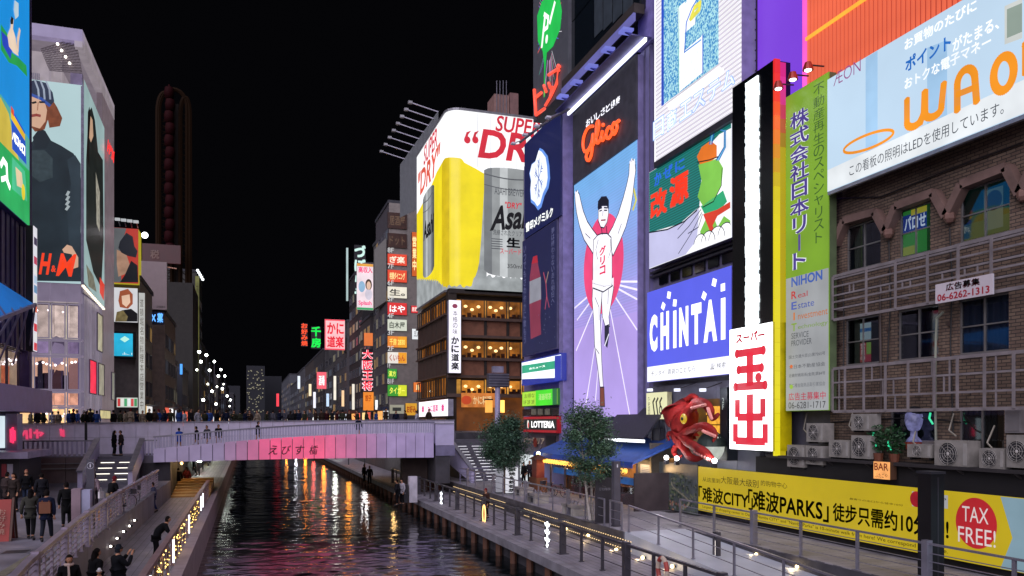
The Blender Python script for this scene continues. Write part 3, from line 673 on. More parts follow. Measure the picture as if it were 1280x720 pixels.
# neon reflections in two upper windows, painted as glowing panels on the glass
ya, yc, a, b = cuts[0][1]; sg = Sign('', '', '', (FX+.12, ya-.06, a+.06), UR, ya-yc-.3, b-a-.12, parent=bb_)
sg.n = 0
sg.nrect(0, 0, 1, 1, EM('3c9440', .7)); sg.nrect(.02, .5, .98, .9, EM('1f3f9a', .7), 1); sg.nrect(.35, .86, .98, 1, EM('c8b83a', .8), 2); sg.nrect(.0, .0, .5, .2, EM('a8b04a', .6), 1)
sg.text('パロせ', .08*sg.w, .56*sg.h, .95*sg.w, .86*sg.h, EM('d8e0f0', .9), .03, 0, 3); sg.done('advert')
ya, yc, a, b = cuts[0][2]; sg = Sign('', '', '', (FX+.12, ya-.06, a+.06), UR, ya-yc-.12, b-a-.12, parent=bb_); sg.n = 0
sg.nrect(.0, .0, 1, .33, EM('14503a', .5)); sg.nrect(.45, .1, .85, .9, EM('6f8a86', .35), 1); sg.ell(.66*sg.w, .66*sg.h, .17*sg.w, .2*sg.h, EM('1c2a44', .6), 2, 20)
sg.done('advert')
ya, yc, a, b = cuts[1][0]; sg = Sign('', '', '', (FX+.12, ya-.06, a+.06), UR, ya-yc-.12, b-a-.12, parent=bb_); sg.n = 0
sg.nrect(.38, .5, .72, .9, EM('b8c8d0', .5)); sg.nrect(.38, .7, .72, .78, EM('2a64a0', .6), 1); sg.nrect(.38, 0, .72, .45, EM('b03040', .5)); sg.nvtext('営業中', .4, .02, .54, .44, EM('e8e0e0', .6), 0, 2); sg.nrect(.58, .18, .72, .45, EM('8ab04a', .5), 1); sg.done('advert')
# angular hoods
def hood(pts):
    for a, b in zip(pts[:-1], pts[1:]):
        pa, pb = onX(*a, FX-.2), onX(*b, FX-.2); B().bar((FX-.15, pa.y, pa.z), (FX-.15, pb.y, pb.z), .36, .30).build('hood_beam', DM('786058', .7, 0, .3), bb_)
hp = [(1044, 306), (1056, 276), (1095, 265), (1108, 290), (1121, 258), (1168, 241), (1184, 270), (1203, 231), (1259, 209), (1276, 242), (1296, 200), (1370, 168)]
hood(hp)
for x, y in ((1108, 291), (1184, 271), (1276, 243)):
    p = onX(x, y, FX-.3); B().ball((FX-.2, p.y, p.z), (.2, .2, .24), 8, 5).build('hood_knob', DM('7a5a50', .6), bb_)
# lattice rails, standing off the wall
def lattice(label, xl, tops, posts, shorts):
    X = FX-.55; t = thing('lattice_rail', label, 'railing', (X, yat(xl, X), onX(xl, tops[-1], X).z)); m = DM('8c8486', .5, .2)
    y0 = yat(xl, X); zz = [onX(xl, y, X).z for y in tops]
    for i, z in enumerate(zz): B().box(X-.03, X+.03, 4, y0, z-.035*(1.6 if i in (0, len(zz)-1) else 1), z+.035*(1.6 if i in (0, len(zz)-1) else 1)).build('rail', m, t)
    for x in posts:
        y = yat(x, X); B().box(X-.07, X-.032, y-.05, y+.05, zz[-1], zz[0]).build('post', m, t)
    y = yat(posts[-1], X)
    while y > 5: y -= 1.6; B().box(X-.07, X-.032, y-.05, y+.05, zz[-1], zz[0]).build('post', m, t)
    for x, k in shorts:
        y = yat(x, X); B().box(X-.02, X+.02, y-.025, y+.025, zz[k+1], zz[k]).build('bar', m, t)
    for x in posts[::2]:
        y = yat(x, X); B().box(X, FX, y-.03, y+.03, zz[-2]-.03, zz[-2]+.03).build('bracket', m, t)
lattice('upper white lattice rail across the brick wall behind the phone-number board', 1041.6, [346, 349.5, 359, 370, 378, 387, 400], [1042, 1084, 1120.5, 1160.6, 1199, 1240.5], [(1062, 2), (1067, 2), (1101, 3), (1112, 3), (1128, 3), (1138, 3), (1178, 3), (1196, 3), (1206, 3), (1222, 3), (1225, 0), (1228, 0)])
lattice('lower white lattice rail across the brick wall over the air conditioners', 1041.6, [461, 478.5, 497, 514.5], [1042, 1057.5, 1081, 1108, 1136.4, 1169, 1198, 1232, 1268.5], [(1049, 0), (1049, 1), (1049, 2), (1090, 0), (1104, 1), (1117, 1), (1119, 2), (1149, 1), (1165, 0), (1180, 1), (1187, 0), (1187, 1), (1245, 0), (1245, 1), (1245, 2)])
sg = rsign('advert_board', 'white board with red telephone number 06-6262-1313 on the lattice rail', 'sign', FX-.75, 1170, 1241, 356, 380, depth=.06, casing=white, face=DM('cfc6cc', .5, 0, .06))
sg.ntext('広告募集', .2, .56, .8, .93, DM('c01c30', .5), .02); sg.ntext('06-6262-1313', .04, .1, .96, .46, DM('b01830', .5), .02); sg.done('lettering')
# drain hose and pipes
pp_ = [onX(x, y, FX-.3) for x, y in ((1179, 390), (1171, 398), (1170, 420), (1169, 460), (1169, 505), (1170, 556))]
tag(B().tube([(FX-.3, p.y, p.z) for p in pp_], .045, 6).build('drain_pipe', DM('8a8f80', .5), None), 'thin pale drain pipe bending down the brick wall beside the middle windows', 'pipe')
pp_ = [onX(x, y, FX-.15) for x, y in ((1100, 350), (1100, 400), (1101, 470), (1101, 520))]
tag(B().tube([(FX-.15, p.y, p.z) for p in pp_], .05, 6).build('drain_pipe', DM('4a3d38', .5), None), 'dark drain pipe running down the brick wall beside the left windows', 'pipe')
# ledge for the air conditioners
lg = thing('equipment_ledge', 'dark steel ledge over the banner wall carrying the air conditioners', 'ledge', (23.2, 20, 4.9))
zl = onX(1064, 574, 22.9).z
B().box(22.45, FX, 4, yb+3, zl-.12, zl-.004).build('shelf', DM('2a2628', .7), lg)
for i in range(12): B().bar((22.5, 6+i*2.1, zl-.12), (FX, 6+i*2.1, zl-.7), .06).build('bracket', DM('3a3638', .6), lg)
B().box(22.75, FX-.02, 4, yb+4.2, ZPR, zl-.13).build('skirting', DM('141215', .8), lg)
def aircon(x0, x1, yt, ybm, label, X=22.6, lift=False):
    a, b = onX(x0, ybm, X), onX(x1, ybm, X); w = a.y-b.y; h = onX(x0, yt, X).z-a.z
    t = thing('air_conditioner', label, 'air conditioner', (X+.25, (a.y+b.y)/2, a.z), 'air conditioners on the brick wall')
    body = DM('8c8882', .6, .1, .3, 2.5); B().box(X, X+.55, b.y, a.y, a.z, a.z+h).build('casing', body, t)
    cy = b.y+w*.58; cz = a.z+h*.5; r = min(w*.38, h*.42)
    rg = B(); n = 20
    for k in range(n):
        p, q = 2*PI*k/n, 2*PI*(k+1)/n
        rg.quad((X-.012, cy-r*math.cos(p), cz+r*math.sin(p)), (X-.012, cy-r*math.cos(q), cz+r*math.sin(q)), (X-.012, cy-r*.1*math.cos(q), cz+r*.1*math.sin(q)), (X-.012, cy-r*.1*math.cos(p), cz+r*.1*math.sin(p)))
    rg.build('fan_opening', DM('26262a', .6), t)
    g = B()
    for q in (.35, .6, .85, 1.0):
        g.tube([(X-.02, cy-r*q*math.cos(2*PI*k/16), cz+r*q*math.sin(2*PI*k/16)) for k in range(17)], .008, 4)
    for k in range(8): g.bar((X-.02, cy, cz), (X-.02, cy-r*math.cos(k*PI/4), cz+r*math.sin(k*PI/4)), .012)
    g.build('grille', DM('9a9690', .5), t)
    B().ball((X-.015, cy, cz), (.02, r*.16, r*.16), 8, 5).build('hub', DM('bdb9b4', .5), t)
    B().box(X-.012, X+.0, b.y+.04, b.y+w*.14, a.z+h*.1, a.z+h*.9).build('service_panel', DM('9d9a95', .5), t)
    for y in (b.y+.1, a.y-.1): B().box(X+.05, X+.5, y-.04, y+.04, a.z-.08, a.z-.001).build('foot', black, t)
acs = [(984, 1005.5, 556, 583, 'wide air conditioner low under the green sign, leftmost'), (1007, 1029, 557, 580, 'small air conditioner second from left, under the green sign'), (1008, 1029, 529, 552, 'dark-shaded air conditioner standing above the second from left'),
       (1036, 1061, 550, 571, 'small air conditioner at the left end of the brick wall ledge'), (1064, 1087, 517.6, 538, 'upper air conditioner stacked over a tall one near the left windows'), (1064, 1088, 544, 572.6, 'tall air conditioner under the stacked one, left of the planter'),
       (1134, 1164, 555, 571, 'low air conditioner under the window with the mannequin head'), (1168, 1210, 550, 583, 'large square air conditioner right of the mannequin window'), (1224, 1255, 560, 585, 'small air conditioner between the large square one and the right edge'), (1258, 1290, 543.6, 584, 'biggest air conditioner cut off by the right edge of the photo')]
for a in acs: aircon(*a)
ub_ = thing('utility_box', 'grey electric box on the brick wall over the rightmost air conditioner', 'box', (FX-.2, 0, 5))
p0, p1 = onX(1256, 541, FX-.3), onX(1276, 512, FX-.3); B().box(FX-.3, FX-.05, p1.y, p0.y, p0.z, p1.z).build('body', DM('8a8688', .5, .3), ub_); B().box(FX-.32, FX-.301, p1.y+.05, p0.y-.05, p0.z+.05, p1.z-.05).build('door', DM('7c787a', .5, .3), ub_)
# BAR lantern sign
sg = rsign('bar_sign', 'small lit orange lantern box reading BAR above the yellow banner', 'sign', 22.3, 1092.7, 1112.6, 576.6, 598, depth=.3, casing=DM('4a3020', .6), face=EM('f6a860', 1.15, False, .3, 3))
sg.ntext('BAR', .06, .5, .94, .92, DM('8a1a10', .5), .01); sg.ntext('ふたごや', .12, .08, .88, .34, DM('7a3014', .5), .0); sg.done('lettering')
# plants on the ledge and mannequin
random.seed(11)
def leafball(b, c, r, n, s):
    for _ in range(n):
        d = Vector((random.gauss(0, 1), random.gauss(0, 1), random.gauss(0, 1))).normalized()*random.random()**.4
        p = Vector(c)+Vector((d.x*r[0], d.y*r[1], d.z*r[2])); u = Vector((random.uniform(-1, 1), random.uniform(-1, 1), random.uniform(-.6, .6))).normalized()
        v = u.cross(Vector((random.uniform(-1, 1), random.uniform(-1, 1), random.uniform(-1, 1)))).normalized(); q = s*random.uniform(.6, 1.3)
        b.add([p-u*q, p-v*q*.35, p+u*q, p+v*q*.35], [(0, 1, 2, 3)])
for x, y, lab in ((1098, 552, 'leafy potted plant on the ledge left of the mannequin window'), (1118, 550, 'bushier potted plant directly under the mannequin window')):
    p = onX(x, y, 22.9); t = thing('potted_plant', lab, 'plant', (22.9, p.y, zl), 'plants on the ledge')
    B().lathe((22.9, p.y, zl), [(0, 0), (.16, 0), (.2, .3), (.17, .3), (.15, .25), (0, .25)], 10).build('pot', DM('6a3a26', .7), t)
    lb = B(); leafball(lb, (22.9, p.y, zl+.85), (.3, .45, .6), 300, .1); o = lb.build('foliage', DM('1f4a24', .6, 0, .5), t); o['kind'] = 'stuff'
for i, (x, y0, y1) in enumerate([(1092, 541, 558), (1111, 551, 562), (1163, 516, 530)]):
    a, b = onX(x, y0, 22.85), onX(x+3, y1, 22.85); tag(B().tube([(22.85, a.y, a.z), (22.85, (a.y+b.y)/2+.1, (a.z+b.z)/2), (22.85, b.y, b.z)], .035, 6).build('neon_tube', EM('30e0a0', 1.2)), ('green neon tube left of the ledge plants', 'green neon tube between the ledge plants', 'green neon tube at the right edge of the mannequin window')[i], 'neon tube', 'green neon tubes')
ya, yc, a, b = cuts[2][0]; hc = onX(1145, 531, FX-.1); mh = thing('mannequin_head', 'bluish lit mannequin head on a red pot in the lowest brick-wall window', 'mannequin head', (FX-.2, hc.y, hc.z-.8))
hb = B(); hb.lathe((FX-.2, hc.y, hc.z-.62), [(0, 0), (.28, 0), (.2, .12), (.12, .2), (.11, .38), (.2, .44), (.27, .6), (.31, .8), (.29, 1.0), (.2, 1.15), (0, 1.2)], 14); hb.ball((FX-.5, hc.y, hc.z+.08), (.08, .05, .1), 6, 4); hb.build('head', EM('8080b8', .55, False, .6, 5), mh, smooth=True)
B().lathe((FX-.2, hc.y, hc.z-.9), [(0, 0), (.26, 0), (.32, .26), (0, .27)], 12).build('pot', DM('8a3520', .6), mh)
wn_ = B(); wn_.ball((FX-.2, hc.y, hc.z+.5), (.26, .34, .2), 12, 6); wn_.build('hat', DM('101018', .5), mh, smooth=True)

# ---- WAON board
sg = rsign('billboard', 'long pale blue lit billboard with orange WAON lettering above the brick wall', 'billboard', FX-.9, 1035, 1400, 100, 240, depth=.5, casing=DM('70707a', .4, .4), face=EM('c3dcf2', 1.0, True, .05, .3))
for a, b in ((1083, 1098), (1160, 1185)): sg.pp([(a, 60), (b, 50), (b, 260), (a, 260)], EM('a6cdf0', 1.0), 1)
sg.pp([(1035, 213), (1400, 45), (1400, 100), (1035, 240)], EM('e9eef2', 1.05), 2)
ORG = EM('f0952a', 1.05)
def rtext(t, x0, x1, yb0, yt0, yb1, mat, bold=0.0, layer=4):
    """text whose lower left is (x0, yb0), upper left (x0, yt0); right end at x1"""
    p = sg.px(x0, yb0); q = sg.px(x0, yt0); r = sg.px(x1, yb1); sg.text(t, p[0], p[1], r[0], q[1], mat, bold, 0, layer)
GR = EM('4a5058', .8)
rtext('この看板の照明はLEDを使用しています。', 1063, 1256, 221, 207, 139, GR, .0)
rtext('ÆON', 1043, 1077, 108.5, 93, 92, EM('a05090', .9), -.01)
GW = EM('f2f6fa', 1.25)
rtext('お買物のたびに', 1132, 1222, 64, 50, 22, GW, .02); rtext('ポイント', 1133, 1190, 91, 73, 68, EM('2a70c8', 1), .03); rtext('がたまる、', 1192, 1250, 66, 49, 36, GW, .02); rtext('おトクな電子マネー', 1132, 1240, 113, 99, 66, GW, .02)
# W A O N as thick rounded strokes
def stroke(pts, th, layer=5):
    q = [sg.px(x, y) for x, y in pts]; sg.line(q, th, ORG, layer)
    for c in q: sg.ell(c[0], c[1], th/2, th/2, ORG, layer, 14)
def arc(cx, cy, rx, ry, a0, a1, n=12, sl=-.4):
    return [(cx+rx*math.cos(math.radians(a0+(a1-a0)*i/n)), cy+ry*math.sin(math.radians(a0+(a1-a0)*i/n))+sl*rx*math.cos(math.radians(a0+(a1-a0)*i/n))) for i in range(n+1)]
TH = .27
stroke([(1135, 126)]+arc(1144, 150, 9, 8, 180, 20), TH); stroke([(1158, 116)]+[(1158, 140)]+arc(1168, 138, 10, 8, 180, 0)+[(1181, 106)], TH)
stroke([(1157, 116), (1156, 140), (1152, 153)], TH)
stroke([(1198, 137)]+arc(1209, 103, 11, 16, 180, 360)+[(1222, 126)], TH); stroke([(1199, 118), (1221, 109)], TH*.8)
stroke(arc(1256, 92, 12.5, 21, 0, 360, 24), TH+.01)
stroke([(1284, 90), (1284, 55), (1312, 80), (1312, 40)], TH)
# orange ring emblem (the dog mascot is left out)
stroke(arc(1087, 177, 31, 9, 0, 360, 36, -.36), .11)
# small printed picture at the upper right
sg.pp([(1257, 8), (1279, -2), (1279, 48), (1257, 56)], EM('d8dcd8', .9), 3); sg.pp([(1260, 12), (1279, 4), (1279, 40), (1260, 48)], EM('9fb0a4', .8), 4)
sg.done('print')
B().box(sg.O.x-.02, sg.O.x+.1, sg.O.y-sg.w, sg.O.y, sg.O.z-.14, sg.O.z-.002).build('lower_trim', DM('b8b8c0', .35, .6), sg.t)
# ---- orange corrugated upper facade with ribs, its orange lighting put into emission
oc = thing('corrugated_facade', 'orange-red lit corrugated facade above the pale blue billboard', 'facade', (25, 15, 21))
X = 23.2; z0 = onX(1010, 100, X).z; ya = yat(1010, X)
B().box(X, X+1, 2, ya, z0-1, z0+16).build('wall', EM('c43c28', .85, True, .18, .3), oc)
for i in range(110):
    y = ya-.1-i*.23
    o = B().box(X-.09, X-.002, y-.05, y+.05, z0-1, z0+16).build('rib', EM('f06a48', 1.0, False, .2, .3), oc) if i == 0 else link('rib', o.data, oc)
    if i: o.location = (0, -i*.23, 0)
q1, q2 = onX(1010, 47, X-.15), onX(1080, 0, X-.15); B().box(X-.16, X-.1, 2, ya, q1.z-.07, q1.z+.07).build('neon_line', EM('ff9a30', 1.6), oc)
B().box(X-.2, X, ya-.02, ya+.12, z0-1, z0+16).build('edge_tube', EM('ff58c0', 1.3), oc)
# ---- purple wall with ladder; its floodlighting is put into emission
pw_ = thing('purple_wall', 'plain violet floodlit wall behind the slim black tower sign', 'wall', (25.6, 33, 16))
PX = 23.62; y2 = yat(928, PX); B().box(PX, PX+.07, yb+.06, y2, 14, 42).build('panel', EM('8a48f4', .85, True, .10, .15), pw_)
ld = thing('roof_ladder', 'thin dark ladder on the violet wall beside the H sign', 'ladder', (25.5, 0, 20))
for x in (936.5, 946.5): y = yat(x, 23.5); B().box(23.44, 23.5, y-.03, y+.03, 17, 40).build('rail', dark, ld)
ya_, yb_ = yat(936.5, 23.5), yat(946.5, 23.5)
for i in range(40): B().box(23.45, 23.49, yb_, ya_, 18+i*.5, 18.05+i*.5).build('rung', dark, ld)

# ---- green vertical board
sg = rsign('vertical_sign', 'tall green and grey vertical board with white kanji beside the brick building', 'sign', FX-.7, 983, 1037, 122, 514, depth=.35, casing=DM('5a6a4a', .5), face=DM('8ec43a', .5, 0, .08))
vg = sg.px(983, 349)[1]
LG = EM('98cc30', .62, True, .22, .35); sg.poly([(0, vg), (sg.w, vg), (sg.w, sg.h), (0, sg.h)], LG, 0); sg.poly([(0, 0), (sg.w, 0), (sg.w, vg), (0, vg)], EM('b9bcc0', .72, False, .18, .5), 0)
PW = EM('5a4a9c', .8); HL = EM('eef4f4', 1.0)
for mt, bo, ly in ((HL, .075, 2), (PW, .02, 3)): sg.vtext('株式会社日本リート', .11*sg.w, vg+.25, .56*sg.w, sg.h-.9, mt, bo, ly, .06)
sg.vtext('不動産再生のスペシャリスト', .66*sg.w, sg.h*.50, .9*sg.w, sg.h-.25, EM('3c6a20', .7), .0, 2)
g = lambda y: sg.px(983, y)[1]
sg.text('NIHON', .14*sg.w, g(361), .86*sg.w, g(349), EM('3f62b8', .9), .03)
for i, (c, w, col) in enumerate((('R', 'eal', 'd02f3c'), ('E', 'state', '4a62c0'), ('I', 'nvestment', 'e07a2a'), ('T', 'echnology', '8ab030'))):
    y = 376+i*13.2; sg.text(c, (.14 if c != 'I' else .19)*sg.w, g(y), (.27 if c != 'I' else .225)*sg.w, g(y-9.5), EM(col, .9), .02); sg.text(w, .3*sg.w, g(y), (.3+.075*len(w))*sg.w, g(y-6.5), EM(col, .7), 0)
sg.text('SERVICE', .14*sg.w, g(425), .55*sg.w, g(418), GR); sg.text('PROVIDER', .14*sg.w, g(434), .62*sg.w, g(427), GR)
for t_, y, c in (('国土交通大臣(2)第7265号', 450, '50545c'), ('全日本不動産協会', 462, '50545c'), ('近畿財務局長(金商)第84号', 473, '50545c'), ('第二種金融商品取引業協会', 485, '70747c')): sg.text(t_, .08*sg.w, g(y), .92*sg.w, g(y-5), EM(c, .7))
sg.ell(.14*sg.w, g(459), .1, .08, EM('e06a3a', .9), 2); sg.ell(.14*sg.w, g(484), .12, .1, EM('9ac048', .9), 2)
sg.text('広告主募集中', .07*sg.w, g(501), .93*sg.w, g(491.5), EM('c03a50', .9), .01); sg.text('06-6281-1717', .07*sg.w, g(511), .93*sg.w, g(503), EM('3a3c40', .8), 0)
sg.done('print')
for i, u in enumerate((.15, .5, .85)):
    p = sg.P(u*sg.w, sg.h+.15, .7); t = thing('spotlight', f'red-capped spotlight over the green board, {["left","middle","right"][i]} one of three', 'spotlight', p, 'spotlights over the green board')
    B().lathe((0, 0, 0), [(0, .3), (.13, .3), (.2, .1), (.22, -.02), (.17, -.02), (0, .05)], 12).build('shade', DM('9a2a1c', .4, .3), t, local=True); B().ball((0, 0, -.02), (.15, .15, .06), 10, 5).build('bulb', EM('ffffff', 4), t, local=True)
    B().bar((0, 0, .2), (.8, 0, .25), .05).build('arm', dark, t, local=True)
    L = bpy.data.lights.new('spot', 'SPOT'); L.energy = 160; L.spot_size = 1.4; L.spot_blend = .8; L.color = (1, 1, .92); L.shadow_soft_size = .08
    lo = bpy.data.objects.new('spot', L); COL.objects.link(lo); lo.location = Vector(p)+Vector((0, 0, -.12)); lo.rotation_euler = Vector((.28, 0, -1)).to_track_quat('-Z', 'Y').to_euler()

# ---- slim tower sign with white box
TX = 22.3
a = onX(916, 110, TX); b0 = onX(968.6, 110, TX); zt = a.z; zb = onX(916, 414, TX).z
tt = thing('tower_sign', 'slim black tower sign with a glowing white centre strip and rainbow-lit side edge', 'sign', (TX+.4, (a.y+b0.y)/2, zb))
B().box(TX, TX+.9, b0.y+.1, a.y, zb-1.0, zt).build('casing', DM('07080c', .25), tt)
B().box(TX-.03, TX-.002, b0.y+.1, a.y-.02, zb-1, zt-.02).build('face', DM('07080c', .2), tt)
ys0, ys1 = yat(933, TX), yat(950.5, TX)
random.seed(5)
for i in range(64):
    z0_ = zb-.4+(zt-.25-zb+.4)*i/64; z1_ = zb-.4+(zt-.25-zb+.4)*(i+1)/64-.008
    B().box(TX-.09, TX-.031, ys1+random.uniform(0, .09), ys0-random.uniform(0, .07), z0_, z1_).build('led_strip', EM('f2fbff', 1.9, True, .05) if i % 5 else EM('e6f2fa', 1.5, True, .12, 9), tt)
# side edge: LED segments red at the top to yellow
gz = zt+.02; bot = onX(966, 570, TX).z
SEG = ['e8201c', 'ee2a1c', 'f43c1c', 'f8501e', 'f8641e', 'f07a1c', 'dc8a10', 'd09a08', 'ccb000', 'd8c400', 'e0cc00', 'e2d000', 'e4d400', 'e4d400', 'e4d400', 'e4d400', 'e4d400', 'e4d400', 'e4d400', 'e4d400', 'e6d800', 'e6d800', 'e6d800', 'e6d800', 'e6d800', 'e6d800', 'e6d800', 'e6d800']
x0s = TX-.02; x1s = onY(981.5, 300, b0.y).x
hs = (gz-bot)/len(SEG)
for i, h in enumerate(SEG): B().box(x0s, x1s-.28, b0.y-.02, b0.y+.098, gz-(i+1)*hs+.01, gz-i*hs).build('edge_light', EM(h, 1.0, True, .05), tt)
for i in range(28):
    h = ['e8208c', 'f0309c', 'e83a90', 'd84060', 'c86030', 'b08a10'][i] if i < 6 else 'c4b000'
    B().box(x1s-.26, x1s+.05, b0.y+.02, b0.y+.098, gz-.1-(i+1)*hs+.01, gz-.1-i*hs).build('edge_light', EM(h, .8, False, .05), tt)
ws = rsign('white_box_sign', 'brilliant white lit box with large red kanji below the black tower sign', 'sign', TX-.12, 912.8, 966, 412.6, 561, depth=1.0, casing=DM('c8b800', .4), face=EM('fdfdff', 3.0, True, .03))
RD = EM('e8344a', 1.0); RS = EM('f05868', 1.0, stripes=((0, 0, 1), 9, .5))
s_ = ws; ks = lambda pts, th: s_.line([(u*s_.w, v*s_.h) for u, v in pts], th, RS, 3)
ws.ntext('スーパー', .16, .875, .84, .955, EM('c82840', .9), .06)
RS = EM('e83448', 1.0); TH_, TV_ = .36, .52
bx_ = lambda u0, v0, u1, v1: ws.nrect(u0, v0, u1, v1, RS, 3)
hv_, hu_ = TH_/2/ws.h, TV_/2/ws.w
for u0, u1, v in ((.16, .84, .79), (.2, .8, .655), (.12, .88, .515)):
    bx_(u0+.03, v-hv_, u1-.03, v+hv_)
    for u in (u0+.03, u1-.03): ws.ell(u*ws.w, v*ws.h, .2, TH_*.62, RS, 3, 16)
bx_(.5-hu_, .515, .5+hu_, .79); ws.ell(.70*ws.w, .58*ws.h, .26, .22, RS, 4, 16)
bx_(.5-hu_, .06, .5+hu_, .45); bx_(.2-hu_*.8, .265, .2+hu_*.8, .41); bx_(.8-hu_*.8, .265, .8+hu_*.8, .41); bx_(.2, .265-hv_, .8, .265+hv_)
bx_(.15-hu_*.8, .06, .15+hu_*.8, .21); bx_(.85-hu_*.8, .06, .85+hu_*.8, .21); bx_(.15, .07-hv_, .85, .07+hv_)
for k in range(40): ws.nrect(.12, .035+k*.0195, .88, .038+k*.0195, EM('f4889a', 1.0), 3) if False else None
ws.done('lettering')

# ---- the building of the H sign, wind advert and blue letters board, Y 28..46
yl = yat(819, FX); yC = yat(809, FX)
hb_ = thing('sign_building', 'tall purple-grey building carrying the stacked adverts right of the runner', 'building', (30, 38, ZPR))
B().box(FX+.2, 36, yb+.05, yl+.6, onX(811, 470, FX).z, 40).build('wall', DM('6f6a86', .6, 0, .15), hb_)
B().box(FX+.2, 36, yb+.05, yl+.6, ZPR, onX(811, 470, FX).z-.01).build('base', DM('4d4c58', .6, 0, .2), hb_)
# seam details between the boards
for yy in (342, 347): 
    q = onX(812, yy, FX-.1); B().box(FX-.1, FX+.19, yb+2.5, yl+.5, q.z-.06, q.z+.06).build('ledge', steeld, hb_)
for i in range(9):
    y = yl-.3-i*1.35; B().box(FX+.1, FX+.19, y-1.0, y, zr(812, 362)+.1, zr(812, 343)-.2).build('dark_window', dglass, hb_)
# H sign
sg = rsign('led_sign', 'giant sparkling LED sign with a white letter H shape on blue, striped white frame', 'sign', FX-.8, 819.5, 927, -80, 203, depth=.8, casing=DM('8a86a8', .5), face=EM('f3eef8', 1.15, True, .04, .5, ((0, 0, 1), 4.2, .33)))
SPB = speckle('3f8fd0', 'b8ecf4', 1.0, 9); SPW = speckle('e6eef4', 'ffffff', 1.2, 9)
sg.pp([(829.5, -60), (899, -60), (899, 80), (829.5, 131)], SPB, 1)
sg.pp([(827.5, -60), (830.5, -60), (830.5, 131), (827.5, 133)], EM('2a50c8', 1), 2)
sg.pp([(849, 9), (859, 3), (859, -60), (871, -60), (870, 30), (856, 42), (849, 34)], SPW, 3)
sg.pp([(848, 10), (857, 2), (857, 63), (877, 46), (880, 42), (880, 90), (850, 115)], SPW, 3)
sg.pline([(856.5, 66), (859, 28), (866, 10), (873, -2)], .10, EM('3a6ad8', 1.1), 4); sg.pline([(857, 65), (877, 50)], .08, EM('4a90e0', 1.1), 4); sg.pline([(879.5, 44), (879.5, 92)], .10, EM('3a6ad8', 1.1), 4); sg.pline([(849.5, 8), (849.5, 114)], .08, EM('8ad0c8', 1), 4)
sg.pline([(864, 24), (869, 10), (876, 4), (875, 12), (866, 22)], .28, EM('e0d850', 1.1), 4)
sg.pp([(834, 131), (899, 84), (905, 86), (905, 92), (838, 138)], WHn, 3)
NB = EM('6f9fe8', 1.4)
for ch, x, w, yb2 in (('日', 817, 14, 177), ('商', 834, 13, 166), ('エ', 850, 16, 154), ('ス', 866, 17, 143), ('テ', 885, 17, 130), ('ム', 903, 17, 117)):
    p = sg.px(x, yb2); q = sg.px(x+w, yb2); hgt = 24 if ch in '日商' else 23
    t_ = sg.px(x, yb2-hgt)
    sg.text(ch, p[0], p[1]-.0, q[0], t_[1], NB, .055, 0, 5); sg.text(ch, p[0]+.05, p[1]+.04, q[0]-.05, t_[1]-.04, EM('e8eefc', 1.2), .015, 0, 6)
sg.done('print')
B().box(FX-.9, FX-.1, sg.O.y-sg.w, sg.O.y, sg.O.z-.35, sg.O.z-.01).build('lower_frame', steeld, sg.t)
wt = B().box(FX-.84, FX-.78, sg.O.y-.02, sg.O.y+.06, sg.O.z-.3, sg.O.z+12).build('edge_tube', WHn, sg.t)
# wind advert
sg = rsign('billboard', 'lit advert with red kanji on teal LED rows and a white wind sheet', 'billboard', FX-.6, 812, 915, 216, 336, depth=.4, casing=DM('5a5868', .5), face=EM('eef0f6', 1.1, True, .05))
sg.pp([(812, 208), (915, 150), (915, 262), (880, 254), (850, 280), (812, 291)], EM('1f8f88', .85, True, .05, .5, ((0, 0, 1), 7, .55)), 1)
sg.pp([(812, 291), (835, 287), (856, 277), (872, 263), (880, 256), (873, 300), (858, 320), (812, 338)], EM('c9c8ee', 1.0, False, .08), 2)
sg.pline([(812, 291), (835, 287), (856, 277), (872, 263)], .08, EM('15202c', .5), 4)
for pts in ([(877, 262), (862, 283), (848, 298)], [(878, 266), (866, 290), (849, 317)], [(876, 258), (858, 276), (848, 287)], [(879, 268), (874, 284), (861, 292)]): sg.pline(pts, .05, EM('20264a', .6), 4)
sg.pp([(880, 190), (900, 168), (915, 160), (915, 305), (858, 321), (872, 300)], EM('f6f6fa', 1.2), 3)
# plain flowing shapes stand in for the figure
GN = EM('84cc50', 1); GO = EM('f07a20', 1); RR = EM('e04028', 1); TL_ = EM('2fae78', 1)
sg.pp([(872, 196), (878, 184), (889, 176), (897, 182), (897, 196), (888, 204), (876, 206)], GO, 5)
sg.pp([(874, 206), (888, 202), (898, 198), (905, 210), (903, 232), (893, 252), (880, 258), (873, 246), (878, 226)], GN, 6)
sg.pp([(877, 258), (895, 246), (905, 238), (910, 252), (898, 266), (884, 272)], TL_, 6)
sg.pp([(880, 268), (898, 262), (914, 252), (914, 260), (898, 270), (892, 282), (896, 294), (888, 288)], RR, 7)
sg.pp([(884, 272), (892, 268), (898, 284), (906, 270), (914, 276), (912, 294), (896, 300), (880, 300), (876, 290)], GN, 5)
for cx, cy, r in ((876, 305, .8), (886, 303, .9), (897, 299, 1.0), (908, 293, .9)): c = sg.px(cx, cy); sg.ell(c[0], c[1], r*.75, r*.65, EM('f8f8fc', 1.25), 8)
for cx, cy, r in ((876, 305, .8), (886, 303, .9), (897, 299, 1.0), (908, 293, .9)):
    c = sg.px(cx, cy); sg.line([(c[0]+r*.75*math.cos(k*.3), c[1]+r*.65*math.sin(k*.3)) for k in range(0, 11)], .05, EM('303848', .5), 9)
